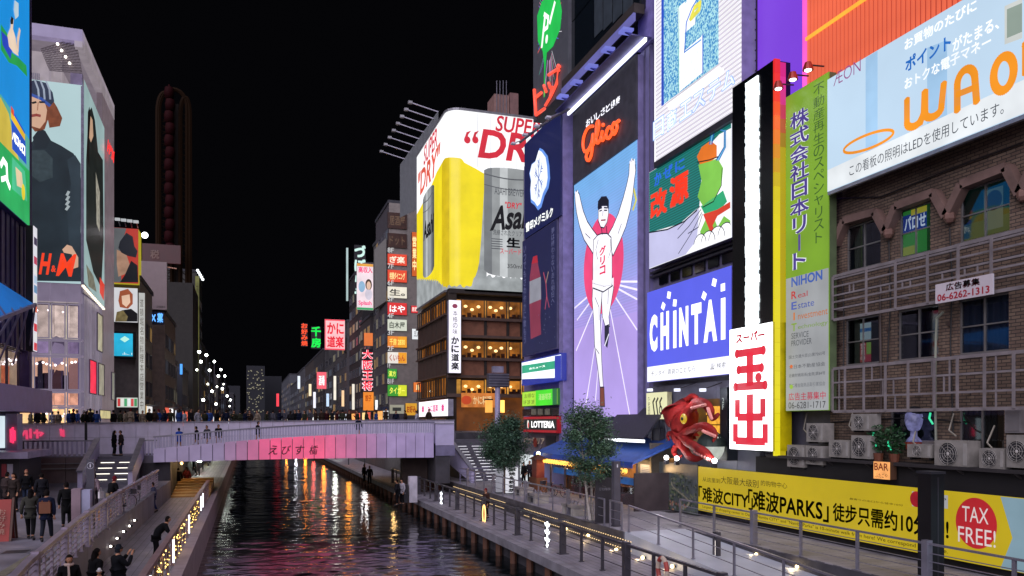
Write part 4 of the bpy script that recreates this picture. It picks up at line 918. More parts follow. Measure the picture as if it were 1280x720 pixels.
for rr_, mt in ((0, EM('2a70c8', 1)), (1.6, EM('70c8e8', 1.1)), (3.2, EM('1a50b0', 1))): sg.pline([(888+rr_, 180), (890+rr_, 168-rr_*.3), (900, 160-rr_*.5), (908-rr_*.4, 164), (908-rr_*.5, 184), (900-rr_, 200)], .09, mt, 7)
sg.pline([(873, 203), (888, 200), (899, 196)], .06, EM('20301c', .5), 9); sg.pline([(904, 211), (903, 232), (893, 252), (880, 259)], .06, EM('20301c', .5), 9)
for ch, x0, y0, x1, y1, mt, bo in (('か', 819, 234, 828, 216, EM('2f68d8', 1.1), .04), ('ぜ', 830, 226, 842, 209, EM('2f68d8', 1.1), .04), ('に', 845, 217, 857, 201, EM('2f68d8', 1.1), .04), ('改', 814, 276, 835, 240, EM('f03c28', 1.15), .05), ('源', 838, 262, 862, 222, EM('f03c28', 1.15), .05)):
    p = sg.px(x0, y0); q = sg.px(x0, y1); r = sg.px(x1, y0); sg.text(ch, p[0], p[1], r[0], q[1]-.1, mt, bo, 0, 10)
sg.done('print')
# CHINTAI
sg = rsign('billboard', 'violet-blue lit billboard with bold white letters CHINTAI', 'billboard', FX-.75, 809.5, 914.5, 366, 478, depth=.45, casing=DM('6a6aa8', .5), face=EM('5a62ea', 1.05, True, .05))
hh = sg.px(809.5, 459)[1]; sg.rect(0, 0, sg.w, hh, EM('f4f4fc', 1.4, True), 1)
xs = [(0.04, .145), (.19, .30), (.355, .395), (.43, .54), (.575, .69), (.715, .86), (.90, .945)]
for ch, (u0, u1) in zip('CHINTAI', xs):
    if ch in 'I': sg.nrect(u0, .33, u1, .72, WHn, 3)
    else: sg.ntext(ch, u0, .33, u1, .735, WHn, .06, 0, 3)
for u, v, a in ((.225, .80, .2), (.30, .90, .5), (.375, .80, .6), (.72, .79, .2), (.83, .89, .4), (.92, .82, .8)):
    c = (u*sg.w, v*sg.h); s2 = .27; sg.poly([(c[0]+s2*math.cos(a+k*PI/2), c[1]+s2*math.sin(a+k*PI/2)) for k in range(4)], WHn, 3)
sg.ntext('チンタイ  賃貸のことなら', .06, .06, .62, .12, GR, 0, 0, 3); sg.ntext('☎ 検索', .78, .06, .95, .12, GR, 0, 0, 3); sg.done('lettering')
for i, x in enumerate((812, 846, 878)):
    q = onX(x, 487, FX-1.2); t = thing('sign_lamp', f'small floodlight bracket under the violet-blue billboard, {["left","middle","right"][i]} one', 'floodlight', q, 'floodlights under the violet-blue billboard')
    B().box(q.x-.1, q.x+.14, q.y-.14, q.y+.14, q.z-.1, q.z+.06).build('head', EM('e8ecff', 1.5), t); B().bar(q, (FX, q.y, q.z+.4), .05).build('arm', steeld, t)
# ---- octopus restaurant wall
ow = thing('octopus_restaurant', 'grey panelled shop front behind the giant red octopus', 'shop front', (FX, 36, ZPR))
zq = onX(811, 484, FX).z
for i in range(6):
    y1_ = yC-.2-i*1.9; B().box(FX-.05, FX+.19, y1_-1.87, y1_, ZPR, zq).build('wall_panel', DM('7a7c8c', .45, .3, .12), ow)
p0, p1 = onX(868, 560, FX), onX(904, 498, FX)
B().box(FX-.12, FX-.06, p1.y, p0.y, p0.z, p1.z).build('shop_window', EM('7a5214', .55, False, .7, 1.5), ow)
for i in range(3):
    q = onX(892+i*1.5, 513+i*12, FX-.2); B().box(FX-.22, FX-.13, q.y-.7, q.y+.7, q.z-.22, q.z+.22).build('lit_menu', EM('ffb53c', 1.1, False, .5, 4), ow)
sg = rsign('shop_sign', 'cream lit square sign with brushed くくる lettering beside the octopus', 'sign', FX-.5, 808.5, 834, 491.5, 524, depth=.3, casing=DM('b8b48a', .5), face=EM('e9e7b8', 1.05, True, .08))
k_ = EM('1c1c10', .3)
for (u0, v0, u1, v1, r) in ((.34, .78, .30, .5, 0), (.5, .78, .46, .5, 0), (.68, .78, .62, .5, 0)):
    sg.line([(u0*sg.w+.22, v0*sg.h), (u0*sg.w, (v0+v1)/2*sg.h), (u0*sg.w+.2, v1*sg.h-.5)], .14, k_, 2)
sg.ell(.72*sg.w, .34*sg.h, .2, .26, k_, 2); sg.ell(.72*sg.w, .34*sg.h, .1, .15, EM('e9e7b8', 1.05), 3); sg.nvtext('たこ家道頓堀', .08, .15, .2, .85, k_, 0, 2); sg.done('lettering')
rg = thing('wheel_emblem', 'thin dark iron wheel hanging on the wall under the cream sign', 'wheel', (FX-.4, 40, 5)); c = onX(824, 546, FX-.4); r = .95
B().tube([(FX-.4, c.y-r*math.cos(k*PI/12), c.z+r*1.15*math.sin(k*PI/12)) for k in range(25)], .05, 6).build('rim', steeld, rg)
B().box(FX-.35, FX-.1, c.y-.1, c.y+1.1, c.z-.35, c.z+.5).build('bracket', steeld, rg); B().bar((FX-.4, c.y, c.z-r*1.1), (FX-.4, c.y, c.z+r*1.1), .05).build('spoke', steeld, rg)
fp = thing('floor_post', 'dark vertical shop sign reading 2F right of the octopus', 'sign', (FX-.5, 33, 5)); p0, p1 = onX(902, 575, FX-.6), onX(911, 484, FX-.6)
B().box(FX-.7, FX-.1, p1.y, p0.y, p0.z, p1.z).build('casing', DM('2c333a', .4, .3), fp)
sg = Sign('', '', '', (FX-.7, p0.y, p0.z), UR, p0.y-p1.y, p1.z-p0.z, parent=fp); sg.nvtext('2F', .25, .68, .8, .86, EM('d0dcd8', .8), 0, 1); sg.done('lettering')
# octopus: one skinned body
def skin_mesh(name, verts, edges, radii, mat, parent=None, sub=2, smooth=True, root=0):
    me = bpy.data.meshes.new(name); me.from_pydata([tuple(v) for v in verts], edges, [])
    o = bpy.data.objects.new(name, me); COL.objects.link(o)
    md = o.modifiers.new('s', 'SKIN'); md.use_smooth_shade = smooth
    sv_ = me.skin_vertices[0].data
    for i, r in enumerate(radii): sv_[i].radius = (r, r) if not isinstance(r, tuple) else r; sv_[i].use_root = (i == root)
    if sub: sb = o.modifiers.new('u', 'SUBSURF'); sb.levels = sub; sb.render_levels = sub
    dg = bpy.context.evaluated_depsgraph_get(); dg.update(); nm = bpy.data.meshes.new_from_object(o.evaluated_get(dg), depsgraph=dg)
    bpy.data.objects.remove(o); bpy.data.meshes.remove(me); nm.materials.clear(); nm.materials.append(mat); nm.name = name
    return nm
OX = FX-1.3
oc_ = thing('octopus', 'giant red octopus sculpture with curling arms and a yellow eye on the shop wall', 'sculpture', (OX, onX(865, 580, OX).y, onX(865, 578, OX).z))
V_, E_, R_ = [], [], []
def chain(pts, rads, frm=None):
    k = frm
    for (x, y, dx), r in zip(pts, rads):
        p = onX(x, y, OX+dx); V_.append(Vector((OX+dx, p.y, p.z))-LOC[oc_]); R_.append(r*(.98 if r > .5 else .66)); i = len(V_)-1
        if k is not None: E_.append((k, i))
        k = i
    return k
chain([(853, 545, .1), (856, 530, 0), (851, 520, 0), (847, 511, 0), (847, 504, 0)], [.55, .8, 1.12, 1.08, .6])
chain([(862, 512, -.3), (872, 502, -.5), (883, 505, -.6), (889, 515, -.6), (890, 525, -.5), (895, 521, -.4), (899, 516, -.3)], [.36, .42, .40, .34, .3, .22, .1], 1)
chain([(864, 538, -.5), (872, 534, -.7), (882, 532, -.7), (892, 538, -.6), (895, 545, -.5), (891, 552, -.4)], [.34, .36, .34, .26, .18, .08], 0)
chain([(862, 554, -.6), (872, 560, -.8), (882, 566, -.8), (890, 574, -.7), (893, 580, -.6)], [.36, .42, .38, .26, .12], 0)
chain([(856, 562, -.4), (862, 571, -.6), (870, 574, -.6), (879, 572, -.5)], [.32, .34, .28, .12], 0)
chain([(843, 546, .1), (837, 540, .1), (834, 545, .1), (837, 551, .1)], [.26, .2, .14, .06], 0)
chain([(845, 556, -.1), (842, 566, -.2), (848, 573, -.2), (853, 569, -.2)], [.28, .24, .18, .08], 0)
chain([(858, 500, .1), (866, 494, .1), (873, 499, .1), (868, 506, .1)], [.25, .24, .22, .1], 2)
m = skin_mesh('body', V_, E_, R_, DM('8e1c1a', .7, 0, .5, 1.8, .8, spec=.3), sub=2); link('body', m, oc_)
ec = onX(854.5, 523.5, OX-1.0)
B().ball((OX-1.0, ec.y, ec.z), (.12, .27, .27), 12, 8).build('eye', EM('e8c020', .8), oc_, smooth=True); B().ball((OX-1.1, ec.y-.03, ec.z), (.05, .12, .1), 8, 6).build('pupil', black, oc_)
sk = B(); random.seed(2)
for pts in ([(884, 508), (888, 520)], [(878, 536), (892, 542)], [(868, 562), (886, 572)], [(864, 507), (880, 503)]):
    for k in range(7):
        f = k/6; x = pts[0][0]+(pts[1][0]-pts[0][0])*f; y = pts[0][1]+(pts[1][1]-pts[0][1])*f+3; p = onX(x, y, OX-1.0); sk.ball((OX-1.0+.05, p.y, p.z), (.1, .09, .09), 7, 4)
sk.build('suckers', DM('d88a80', .5), oc_)['kind'] = 'stuff'
lt = thing('paper_lantern', 'round white and dark lantern held among the octopus arms', 'lantern', (OX, 0, 4)); c = onX(887, 558, OX-.2)
B().ball((OX-.1, c.y, c.z), (.62, .72, .78), 16, 10).build('globe', EM('cfd6cc', .8, False, .2, 4), lt, smooth=True); B().lathe((OX-.1, c.y, c.z), [(.74, .0), (.73, .1), (.68, .32), (.5, .56), (.28, .74), (0, .81)], 18).build('shade', DM('1c2c28', .6), lt)
for i, (x, y) in enumerate([(833, 572), (846, 573), (893, 576)]):
    q = onX(x, y, FX-2.0); t = thing('floodlight', ('bright white floodlight at the foot of the wall left of the octopus', 'white floodlight directly under the octopus head', 'white floodlight under the lowest octopus arm')[i], 'floodlight', q, 'floodlights under the octopus')
    B().ball(q, .13, 10, 6).build('bulb', EM('ffffff', 9), t); B().box(q.x-.1, q.x+.1, q.y-.1, q.y+.1, q.z-.35, q.z-.12).build('body', dark, t)
    L = bpy.data.lights.new('flood', 'POINT'); L.energy = 45; L.shadow_soft_size = .1; lo = bpy.data.objects.new('flood', L); COL.objects.link(lo); lo.location = Vector(q)+Vector((-.3, 0, .1))
L = bpy.data.lights.new('flood', 'POINT'); L.energy = 120; L.shadow_soft_size = .3; L.color = (.9, .92, 1); lo = bpy.data.objects.new('flood', L); COL.objects.link(lo); q = onX(846, 492, FX-2.6); lo.location = q

# ---- banner wall at promenade level
BX = 22.55
def banner(label, x0, x1, yt, yb2, face, name='banner'):
    return rsign(name, label, name.replace('_', ' '), BX, x0, x1, yt, yb2, depth=.12, casing=dark, face=face, border=.0)
YE = DM('e2c400', .5, 0, .06)
YEL = EM('e6c800', .62, False, .10, .4)
sg = rsign('banner', 'long yellow banner with black Chinese lettering and a red TAX FREE disc', 'banner', BX, 873.5, 1400, 583, 637.5, depth=.12, casing=dark, face=YEL)
BK = DM('15120a', .6)
def btext(t, x0, x1, y0, y1, bold=.0, mat=BK, layer=2):
    p = sg.px(x0, y1); q = sg.px(x0, y0); r = sg.px(x1, y1); sg.text(t, p[0], p[1], r[0], q[1], mat, bold, 0, layer)
btext('从这里到', 879, 901, 596, 601.5, .0); btext('大阪最大级别', 902, 949, 595, 604); btext('的购物中心', 952, 985, 600, 607, 0)
btext('「难波CITY」', 874, 942, 607, 626, .02); btext('「难波PARKS」', 936, 1037, 611, 636, .02); btext('徒步只需约10分钟!', 1042, 1187, 628, 651, .02)
btext('Largest-class shopping center in Osaka, "Namba CITY" and "Namba Parks" is 10-minute walk from here! We correspond to tax free.', 879, 1186, 631, 635.5)
btext('最寄りの出口から徒歩10分', 1063, 1130, 622, 624.5, 0)
a1 = sg.px(1141, 614); a2 = sg.px(1152, 634); sg.rect(a1[0], a2[1], a2[0], a1[1], EM('e8e4e4', .5), 2); sg.ell((a1[0]+a2[0])/2, (a1[1]+a2[1])/2, .28, .28, DM('d02030', .5), 3)
a1 = sg.px(1174, 618); a2 = sg.px(1186, 636); sg.rect(a1[0], a2[1], a2[0], a1[1], EM('d8d8dc', .5), 2); btext('JP', 1176, 1184, 622, 628, 0, DM('303848', .5), 4)
c = sg.px(1221, 654); sg.ell(c[0], c[1], .78, .83, EM('d81c28', .6), 3, 36); WT_ = EM('f4e4e4', .7)
btext('TAX', 1204, 1237, 632, 651, .0, WT_, 5); btext('FREE!', 1199, 1246, 657, 677, .0, WT_, 5)
e1 = sg.px(1252, 600)[0]; e2 = sg.px(1267, 600)[0]; sg.poly([(e1, sg.h), (e2, sg.h*.45), (e1, 0), (sg.w, 0), (sg.w, sg.h)], EM('a8cde0', .5), 4)
sg.done('print')
sg = banner('dark photo panel of a green garden hillside left of the yellow banner', 824, 872.5, 577, 634, EM('5a6068', .35, False, .4, 2), 'photo_panel')
random.seed(9)
for k in range(420):
    u, v = random.random(), random.random()
    if v > .82-.35*abs(u-.5) or (u < .2 and v > .35): continue
    h = random.choice(['1c2a1c', '2c3c26', '3e4e34', '16201a', '566048', '6e6a5a', '283628'])
    sg.ell(u*sg.w, v*sg.h, random.uniform(.03, .14), random.uniform(.03, .09), EM(h, .6), 1+k % 20, 7)
for k in range(60):
    f = k/60; sg.ell((.6+.22*math.sin(f*5))*sg.w, (.05+f*.55)*sg.h, .06+.05*(1-f), .05, EM(random.choice(['9a9284', '7c7468']), .5), 22, 7)
for k in range(36):
    sg.ell(random.uniform(.1, .8)*sg.w, random.uniform(.02, .2)*sg.h, .05, .07, EM(random.choice(['a05a48', '8a8a92', 'b08a6a', '5a4440']), .6), 23, 7)
sg.done('print')
t = thing('door_panel', 'black hoarding with a pinned white notice left of the garden photo', 'hoarding', (BX, 37, ZPR)); p0, p1 = onX(797, 632, BX), onX(823.5, 576, BX)
B().box(BX-.06, BX+.1, p1.y, p0.y, ZPR, p1.z).build('board', DM('161518', .5), t)
sg = rsign('', '', '', BX-.08, 801, 813.5, 580, 600, parent=t, face=EM('b8b0b0', .55)); [sg.nrect(.15, .15+.11*k, .85, .18+.11*k, DM('606068', .6), 1) for k in range(7)]; sg.done('lettering')
p0, p1 = onX(815, 598, BX-.08), onX(822, 580, BX-.08); B().box(BX-.09, BX-.061, p1.y, p0.y, p0.z, p1.z).build('orange_notice', EM('c06030', .6), t)

# ================================================================== THE RUNNER BUILDING, Y 45..58
yr = yat(819, FX)+.02; yg1 = yat(716, FX)
zr_ = lambda x, y: onX(x, y, FX).z
ztop = zr_(725, 139); zfb = zr_(718, 522)
rbld = thing('runner_building', 'purple-lit building holding the tall running-athlete screen', 'building', (30, 52, ZPR))
pur = DM('7f78a6', .6, 0, .12)
B().box(FX, 40, yr+.6, yg1+.3, zfb-.3, ztop+.05).build('wall', pur, rbld)
for i, x in enumerate((799, 806, 812)): y = yat(x, FX-.04); B().box(FX-.06, FX-.002, y-.02, y+.02, zfb, ztop).build('panel_joint', lavd, rbld)
# header and screen
sg = rsign('led_screen', 'tall screen of a white-clad athlete with arms raised before a red disc', 'screen', FX-.45, 718, 797.5, 143, 522, depth=.4, casing=DM('8880b0', .5))
hy = sg.px(718, 232)[1]
B().obox(sg.O, sg.U, sg.V, sg.N, 0, sg.w, hy+.02, sg.h, .002, .12).build('header', DM('4d4c54', .5, .1), sg.t)
sg.poly([(0, 0), (sg.w, 0), (sg.w, hy), (0, hy)], EM('b9a2ee', 1.0, True, .12, .25), 0)
STR = ((0, 0, 1), 5.3, .10)
b1 = EM('86bdf2', 1.05, True, .12, .2); b2 = EM('a0b4f2', 1.0, True, .12, .2)
def gp(pts, mat, layer): sg.pp(pts, mat, layer)
N_ = 14
for k in range(N_):                                    # the printed sky of the screen: blue above, violet below
    f = k/N_; v1 = hy*(1-f*.62); v0 = hy*(1-(k+1)/N_*.62)
    c0, c1 = lin('7fb8f2'), lin('b7a0ee'); h = '%02x%02x%02x' % tuple(int(a+(b-a)*(f**1.2)) for a, b in zip((122, 182, 242), (183, 160, 238)))
    sg.rect(0, v0, sg.w, v1, EM(h, 1.04, True, .14, .25, STR), 1)
dc = sg.px(754, 330); sg.ell(dc[0], dc[1], sg.w*.315, sg.px(754, 268)[1]-dc[1], EM('f0487c', 1.05, True), 3, 44)
RY = EM('efe6ff', 1.2)
for x1, y1 in ((722, 400), (721, 438), (733, 505), (797, 412), (797, 352), (797, 362), (797, 374), (788, 521), (745, 500), (719, 385)):
    sg.line([sg.px(757, 352), sg.px(x1, y1)], .13, RY, 2)
YL_ = EM('e0d858', 1); sg.pline([(793, 237), (796, 250), (792, 262)], .2, YL_, 2)
SK = EM('f2f0fa', 1.25); OUT = EM('2c2c50', .6)
def shape(pts, mat, ly, ol=.085):
    q = [sg.px(x, y) for x, y in pts]; sg.poly(q, mat, ly); sg.line(q+[q[0]], ol, OUT, ly+1)
# arms
shape([(745, 322), (739, 312), (731, 300), (725.5, 284), (721.5, 266), (720, 254), (719.2, 243), (722, 238), (725, 243), (727, 252), (730, 264), (735, 277), (741, 286), (747, 294)], SK, 4)
shape([(760, 295), (767, 283), (774, 266), (780, 247), (784, 232), (787, 218), (787.5, 206), (791, 199), (794.5, 202), (795.5, 213), (794, 224), (792, 243), (789, 262), (783, 284), (776, 301), (767, 320)], SK, 4)
for x, y in ((720.5, 240), (723, 239), (789, 202), (791, 199), (794, 200)): sg.pline([(x, y+5), (x-.4, y)], .16, SK, 6)
# legs
shape([(742, 350), (755, 352), (753, 372), (751, 395), (752, 425), (753, 452), (755, 484), (751, 486), (748, 460), (744, 432), (743, 400), (741, 375)], SK, 4)
shape([(754, 350), (766, 344), (768, 360), (765, 378), (762, 396), (763, 408), (758, 410), (754, 396), (753, 376)], SK, 6)
shape([(757, 408), (762, 406), (762, 420), (760, 434), (757, 430)], EM('30304c', .6), 8); sg.pline([(757, 432), (762, 418)], .12, EM('f0f0ff', 1.1), 10)
shape([(751, 484), (756, 484), (757, 508), (751, 508)], EM('8a4a38', .8), 8)
# torso
shape([(743, 300), (748, 294), (753, 292), (760, 292), (765, 297), (766, 320), (766, 345), (766, 356), (756, 358), (742, 354), (742, 330)], EM('f6f4fc', 1.25), 8)
sg.pp([(741.5, 350), (755, 353), (768, 347), (768, 358), (756, 366), (741.5, 361)], EM('f4f2fb', 1.25), 9); sg.pline([(742, 360), (755, 365), (767, 357)], .09, OUT, 10)
# head
shape([(749, 258), (752, 252), (757, 250), (761, 254), (762, 266), (760, 278), (756, 285), (752, 284), (749, 276)], SK, 10)
shape([(748.5, 260), (749, 252), (753, 246.5), (759, 246), (762, 251), (762, 261), (760, 257), (754, 257), (750, 262)], EM('1a1c34', .5), 12)
sg.pline([(750.5, 264), (753.5, 263)], .09, OUT, 13); sg.pline([(756.5, 263), (760, 263)], .09, OUT, 13); sg.pline([(755, 264), (754.5, 270)], .06, OUT, 13); sg.pline([(752.5, 275.5), (758, 275)], .1, EM('b05060', .8), 13)
sg.pline([(750.2, 261), (753.6, 259.8)], .1, OUT, 13); sg.pline([(756.4, 259.6), (760.5, 260)], .1, OUT, 13); sg.pline([(749, 300), (746, 312), (748, 324)], .07, OUT, 13); sg.pline([(764, 299), (765, 312), (762, 322)], .07, OUT, 13); sg.pline([(733, 292), (739, 298)], .06, OUT, 13); sg.pline([(778, 280), (774, 292)], .06, OUT, 13); sg.pline([(745, 372), (750, 384), (750, 400)], .06, OUT, 13); sg.pline([(762, 362), (761, 380)], .06, OUT, 13); sg.pline([(746, 436), (750, 442)], .06, OUT, 13); sg.pline([(753, 285), (754, 293)], .1, OUT, 13); sg.pline([(759, 283), (760, 292)], .1, OUT, 13)
p = sg.px(750.5, 346); q = sg.px(758.5, 306); sg.vtext('グリコ', p[0], p[1], q[0], q[1], EM('e0305c', 1.05), .05, 14)
sg.done('screen_picture')
sg2 = Sign('', '', '', sg.O+sg.N*.09, UR, sg.w, sg.h, parent=sg.t); p = sg2.px(732, 160); q = sg2.px(732, 148); r = sg2.px(777, 160)
hb2 = B()
chs = 'おいしさと健康'
for i, ch in enumerate(chs):
    x = 733+i*6.2; y = 160-i*4.6; p = sg2.px(x, y); q = sg2.px(x+5.4, y); t1 = sg2.px(x, y-9); sg2.text(ch, p[0], p[1], q[0], t1[1], EM('f4f4ff', 1.4), .02, 0, 1)
sg2.done('lettering')
# the red script word as bent neon
OR = EM('ff5a28', 1.6); sc = lambda pts: [sg2.px(x, y) for x, y in pts]
for stroke_ in () and ([(742, 157), (735, 163), (731, 176), (733, 187), (738, 186), (743, 174), (741, 190), (738, 199), (734, 196), (737, 190), (746, 180)],
                [(746, 180), (752, 162), (752, 154), (748, 160), (747, 177), (750, 180)], [(750, 180), (755, 168), (754, 175), (757, 176)],
                [(765, 166), (761, 164), (758, 171), (761, 175), (766, 169)], [(770, 158), (766, 160), (766, 168), (770, 169), (774, 162), (772, 156), (770, 158), (777, 150)]):
    q = sc(stroke_); o = sg2.tube(q, .17, OR, 'neon_letter', .14, 8)
GLI = [[(744, 158), (738, 160), (733, 170), (731.5, 182), (734, 190), (738.5, 187), (742.5, 178), (744, 168), (743.5, 180), (742, 194), (738.5, 201), (735.5, 197), (738, 189), (744.5, 181), (749, 170), (751.5, 157), (750.5, 151.5), (748.5, 157), (748, 172), (749.5, 179), (753, 175), (756, 165)],
       [(756, 163.5), (754.5, 171), (756, 176), (759, 171), (762, 163)], [(767.5, 161.5), (765, 159), (761.5, 163), (760.5, 170), (763, 173.5), (767, 169), (769.5, 162)],
       [(773, 155), (770.5, 154), (768.3, 160), (769, 167.5), (772, 166.5), (774.5, 159), (773, 154.5), (777, 151)]]
def smooth(q, n=4):
    out = []
    for i in range(len(q)-1):
        a, b, c, d = q[max(i-1, 0)], q[i], q[i+1], q[min(i+2, len(q)-1)]
        for k in range(n):
            t = k/n; out.append(tuple(.5*((2*b[j])+(-a[j]+c[j])*t+(2*a[j]-5*b[j]+4*c[j]-d[j])*t*t+(-a[j]+3*b[j]-3*c[j]+d[j])*t**3) for j in (0, 1)))
    return out+[q[-1]]
for stroke_ in GLI: sg2.tube(sc(smooth(stroke_)), .115, OR, 'neon_letter', .14, 6)
for x, y in ((757, 156.5),): c = sg2.px(x, y); B().ball(sg2.P(c[0], c[1], .15), .14, 8, 5).build('neon_dot', OR, sg.t)
# white light bar along the top and bracket lamps, dark glazed storeys above
t = thing('light_gantry', 'steel gantry with a white light bar along the top of the runner screen', 'gantry', (FX-1, 52, ztop))
B().box(FX-.7, FX-.55, yr, yg1-.6, ztop-.1, ztop+.12).build('light_bar', EM('eef0ff', 2.2, True), t)
B().box(FX-1.6, FX-.2, yr, yg1-.4, ztop+.13, ztop+.2).build('walkway', DM('6a66a0', .4, .4), t)
for i in range(5):
    y = yr+.8+i*2.6; B().bar((FX-1.6, y, ztop+.7), (FX-.4, y, ztop+.3), .14).build('lamp_arm', DM('8a8ad0', .4, .3), t); B().box(FX-1.9, FX-1.2, y-.35, y+.35, ztop+.65, ztop+.8).build('lamp_head', EM('7a80e0', .9), t)
gz0 = zr_(713, 112)
gl = thing('dark_glass_block', 'dark glazed upper storeys with faint pale reflections above the runner screen', 'building', (30, 50, gz0))
gy1, gy0 = yat(711.5, FX-.6), yat(800, FX-.6)
B().box(FX-.5, 40, gy0, gy1, gz0, gz0+26).build('wall', DM('11151b', .12, 0, .2), gl)
for i in range(5):
    ya_ = gy0+.1+i*(gy1-gy0)/5; 
    for j in range(4): B().box(FX-.58, FX-.505, ya_, ya_+(gy1-gy0)/5-.12, gz0+.3+j*4, gz0+4.2+j*4).build('glass_panel', DM('141a20', .05, 0, .1), gl)
for i in range(4):
    y = gy0+1+i*1.5; B().box(FX-.62, FX-.585, y, y+1.3, gz0+.6+i*.2, gz0+3.6+.3*i).build('blind', DM('39424a', .6), gl)
B().box(FX-1.2, FX-.5, gy0-.4, gy1, gz0-.6, gz0-.01).build('soffit', DM('3c3432', .6), gl); B().box(FX-1.25, FX-1.1, gy0-.4, gy1, gz0-1.1, gz0-.62).build('soffit_light', EM('7a78c8', .7, True), gl)
# purple side pier between runner and H sign, high up
t = thing('corner_pier', 'violet lit corner pier between the dark glass block and the H sign', 'pier', (FX, yat(812, FX), gz0-2)); B().box(FX-.2, FX+2, yat(819, FX), yat(801, FX), ztop+.1, 45).build('wall', DM('8a80c0', .5), t)
# ---- green and red neon advert board
PYX = FX-.8
sg = rsign('neon_billboard', 'dark billboard with green speech bubble, coloured rays and red neon kana', 'billboard', PYX, 667, 711, -60, 153, depth=1.0, casing=DM('55565e', .5), face=DM('5a5c62', .5, 0, .1))
random.seed(21)
for k in range(70):
    a = random.uniform(0, 2*PI); r0 = 2.0; r1 = random.uniform(3.2, 4.6); c = sg.px(687, 35)
    col = random.choice(['f06a6a', '6a8af0', 'e8e8f0', '60c8b0', 'f0a0c0', 'a070e0'])
    sg.line([(c[0]+r0*.5*math.cos(a), c[1]+r0*1.3*math.sin(a)), (c[0]+r1*.62*math.cos(a), c[1]+r1*1.15*math.sin(a))], .05, EM(col, .9), 1)
sg.pp([(672, 20), (678, 2), (688, -6), (700, -4), (703, 14), (701, 36), (692, 58), (684, 66), (682, 92), (679, 64), (673, 52)], EM('20c050', 1.1, True), 3)
sg.pline([(682, 60), (681, 120)], .3, EM('28b850', 1), 3)
WW = EM('f4f8f4', 1.3)
sg.pline([(678, 58), (682, 20)], .4, WW, 5); sg.pline([(681, 18), (686, 22), (685, 34), (680, 38)], .34, WW, 5); sg.pline([(694, 4), (688, 28)], .4, WW, 5); c = sg.px(684, 49); sg.ell(c[0], c[1], .28, .34, WW, 5)
sg.done('print')
c = sg.px
for st_ in ([(670, 112), (672, 144)], [(672, 122), (679, 116)], [(672, 144), (683, 136)], [(682, 107), (685, 115)], [(688, 104), (690, 110)], [(693, 108), (690, 122), (684, 132)], [(688, 94), (700, 86), (698, 105), (691, 120)], [(700, 82), (702, 84), (701, 88), (699, 86), (700, 82)]):
    sg.tube([c(*p) for p in st_], .13, EM('f0503c', 1.5), 'neon_letter', .12, 6)
# ---- snow crystal building, x 652..718
sx1 = yat(652, FX-.8); sx0 = yat(700, FX-.8)
sb = thing('narrow_sign_building', 'narrow purple building with stacked dark blue boards left of the runner', 'building', (30, 62, ZPR))
B().box(FX, 40, yg1+.35, yat(655, FX), ZPR, zr_(718, 150)).build('wall', pur, sb)
for i in range(40):
    z = 7+i*.62; B().box(FX-.18, FX-.002, yg1+.6, yg1+1.7, z, z+.5).build('ledge_block', DM('5c5878', .5), sb) if i == 0 else None
yq = yg1+.35
for i in range(9): B().box(FX-.05, FX-.002, yq+.1, sx0, 9+i*3.1, 9.06+i*3.1).build('joint', lavd, sb)
B().box(FX-.9, FX-.1, sx0-.9, sx0-.05, zr_(705, 520)-2, zr_(702, 150)).build('pier', DM('8f86bc', .5), sb)
sg = rsign('billboard', 'dark blue lit board with a white snow-crystal badge', 'billboard', FX-1.0, 656, 701.5, 181, 299, depth=.4, casing=DM('2a2c60', .4), face=EM('1b2460', .62, False, .1))
q = [c_ for c_ in [(674, 184), (678, 186), (684, 194), (686, 206), (687, 222), (685, 234), (680, 244), (676, 258), (672, 262), (668, 256), (663, 252), (662, 238), (663, 226), (661, 216), (664, 204), (669, 200)]]
sg.pp([(x+1.2, y+1) for x, y in q], EM('6a9af0', 1.1), 2); sg.pp([(674+(x-674)*.86, 222+(y-222)*.9) for x, y in q], EM('eef4ff', 1.3, True), 3)
c = sg.px(674, 223); BL = EM('5070c0', 1)
for k in range(6):
    a = k*PI/3+PI/6; e = (c[0]+1.15*math.cos(a)*.8, c[1]+1.5*math.sin(a)); sg.line([c, e], .1, BL, 4)
    for f in (.55, .8):
        m_ = (c[0]+(e[0]-c[0])*f, c[1]+(e[1]-c[1])*f)
        for s_ in (.7, -.7): sg.line([m_, (m_[0]+.4*math.cos(a+s_), m_[1]+.5*math.sin(a+s_))], .07, BL, 4)
chs = '雪印メグミルク'
for i, ch in enumerate(chs):
    x = 658+i*4.9; y = 291-i*3.1; a = sg.px(x, y); b = sg.px(x+4.3, y); d = sg.px(x, y-11); sg.text(ch, a[0], a[1], b[0], d[1], WW, .03, 0, 5)
sg.done('print')
sg = rsign('billboard', 'dark blue board with a faint red and white bottle and tiny runner', 'billboard', FX-.95, 653, 696.5, 302, 446, depth=.35, casing=DM('77749a', .4, .4), face=EM('30346e', .42, False, .12), border=.08)
sg.pp([(665, 330), (667, 322), (672, 320), (673, 330), (676, 345), (677, 368), (676, 395), (677, 418), (664, 424), (663, 400), (662, 370), (663, 345)], EM('a0405c', .7), 2)
sg.pp([(662.5, 352), (676.5, 346), (677, 374), (662.5, 380)], EM('b8b8c8', .6), 3); sg.pp([(665, 330), (667, 321), (672, 319), (673, 328)], EM('c02c40', .8), 3)
sg.pline([(680, 341), (683, 354), (684, 370), (682, 386)], .16, EM('c0506c', .8), 3); sg.pline([(686, 340), (683, 354)], .12, EM('c8a890', .7), 3); sg.pline([(684, 370), (687, 384)], .12, EM('c0506c', .7), 3)
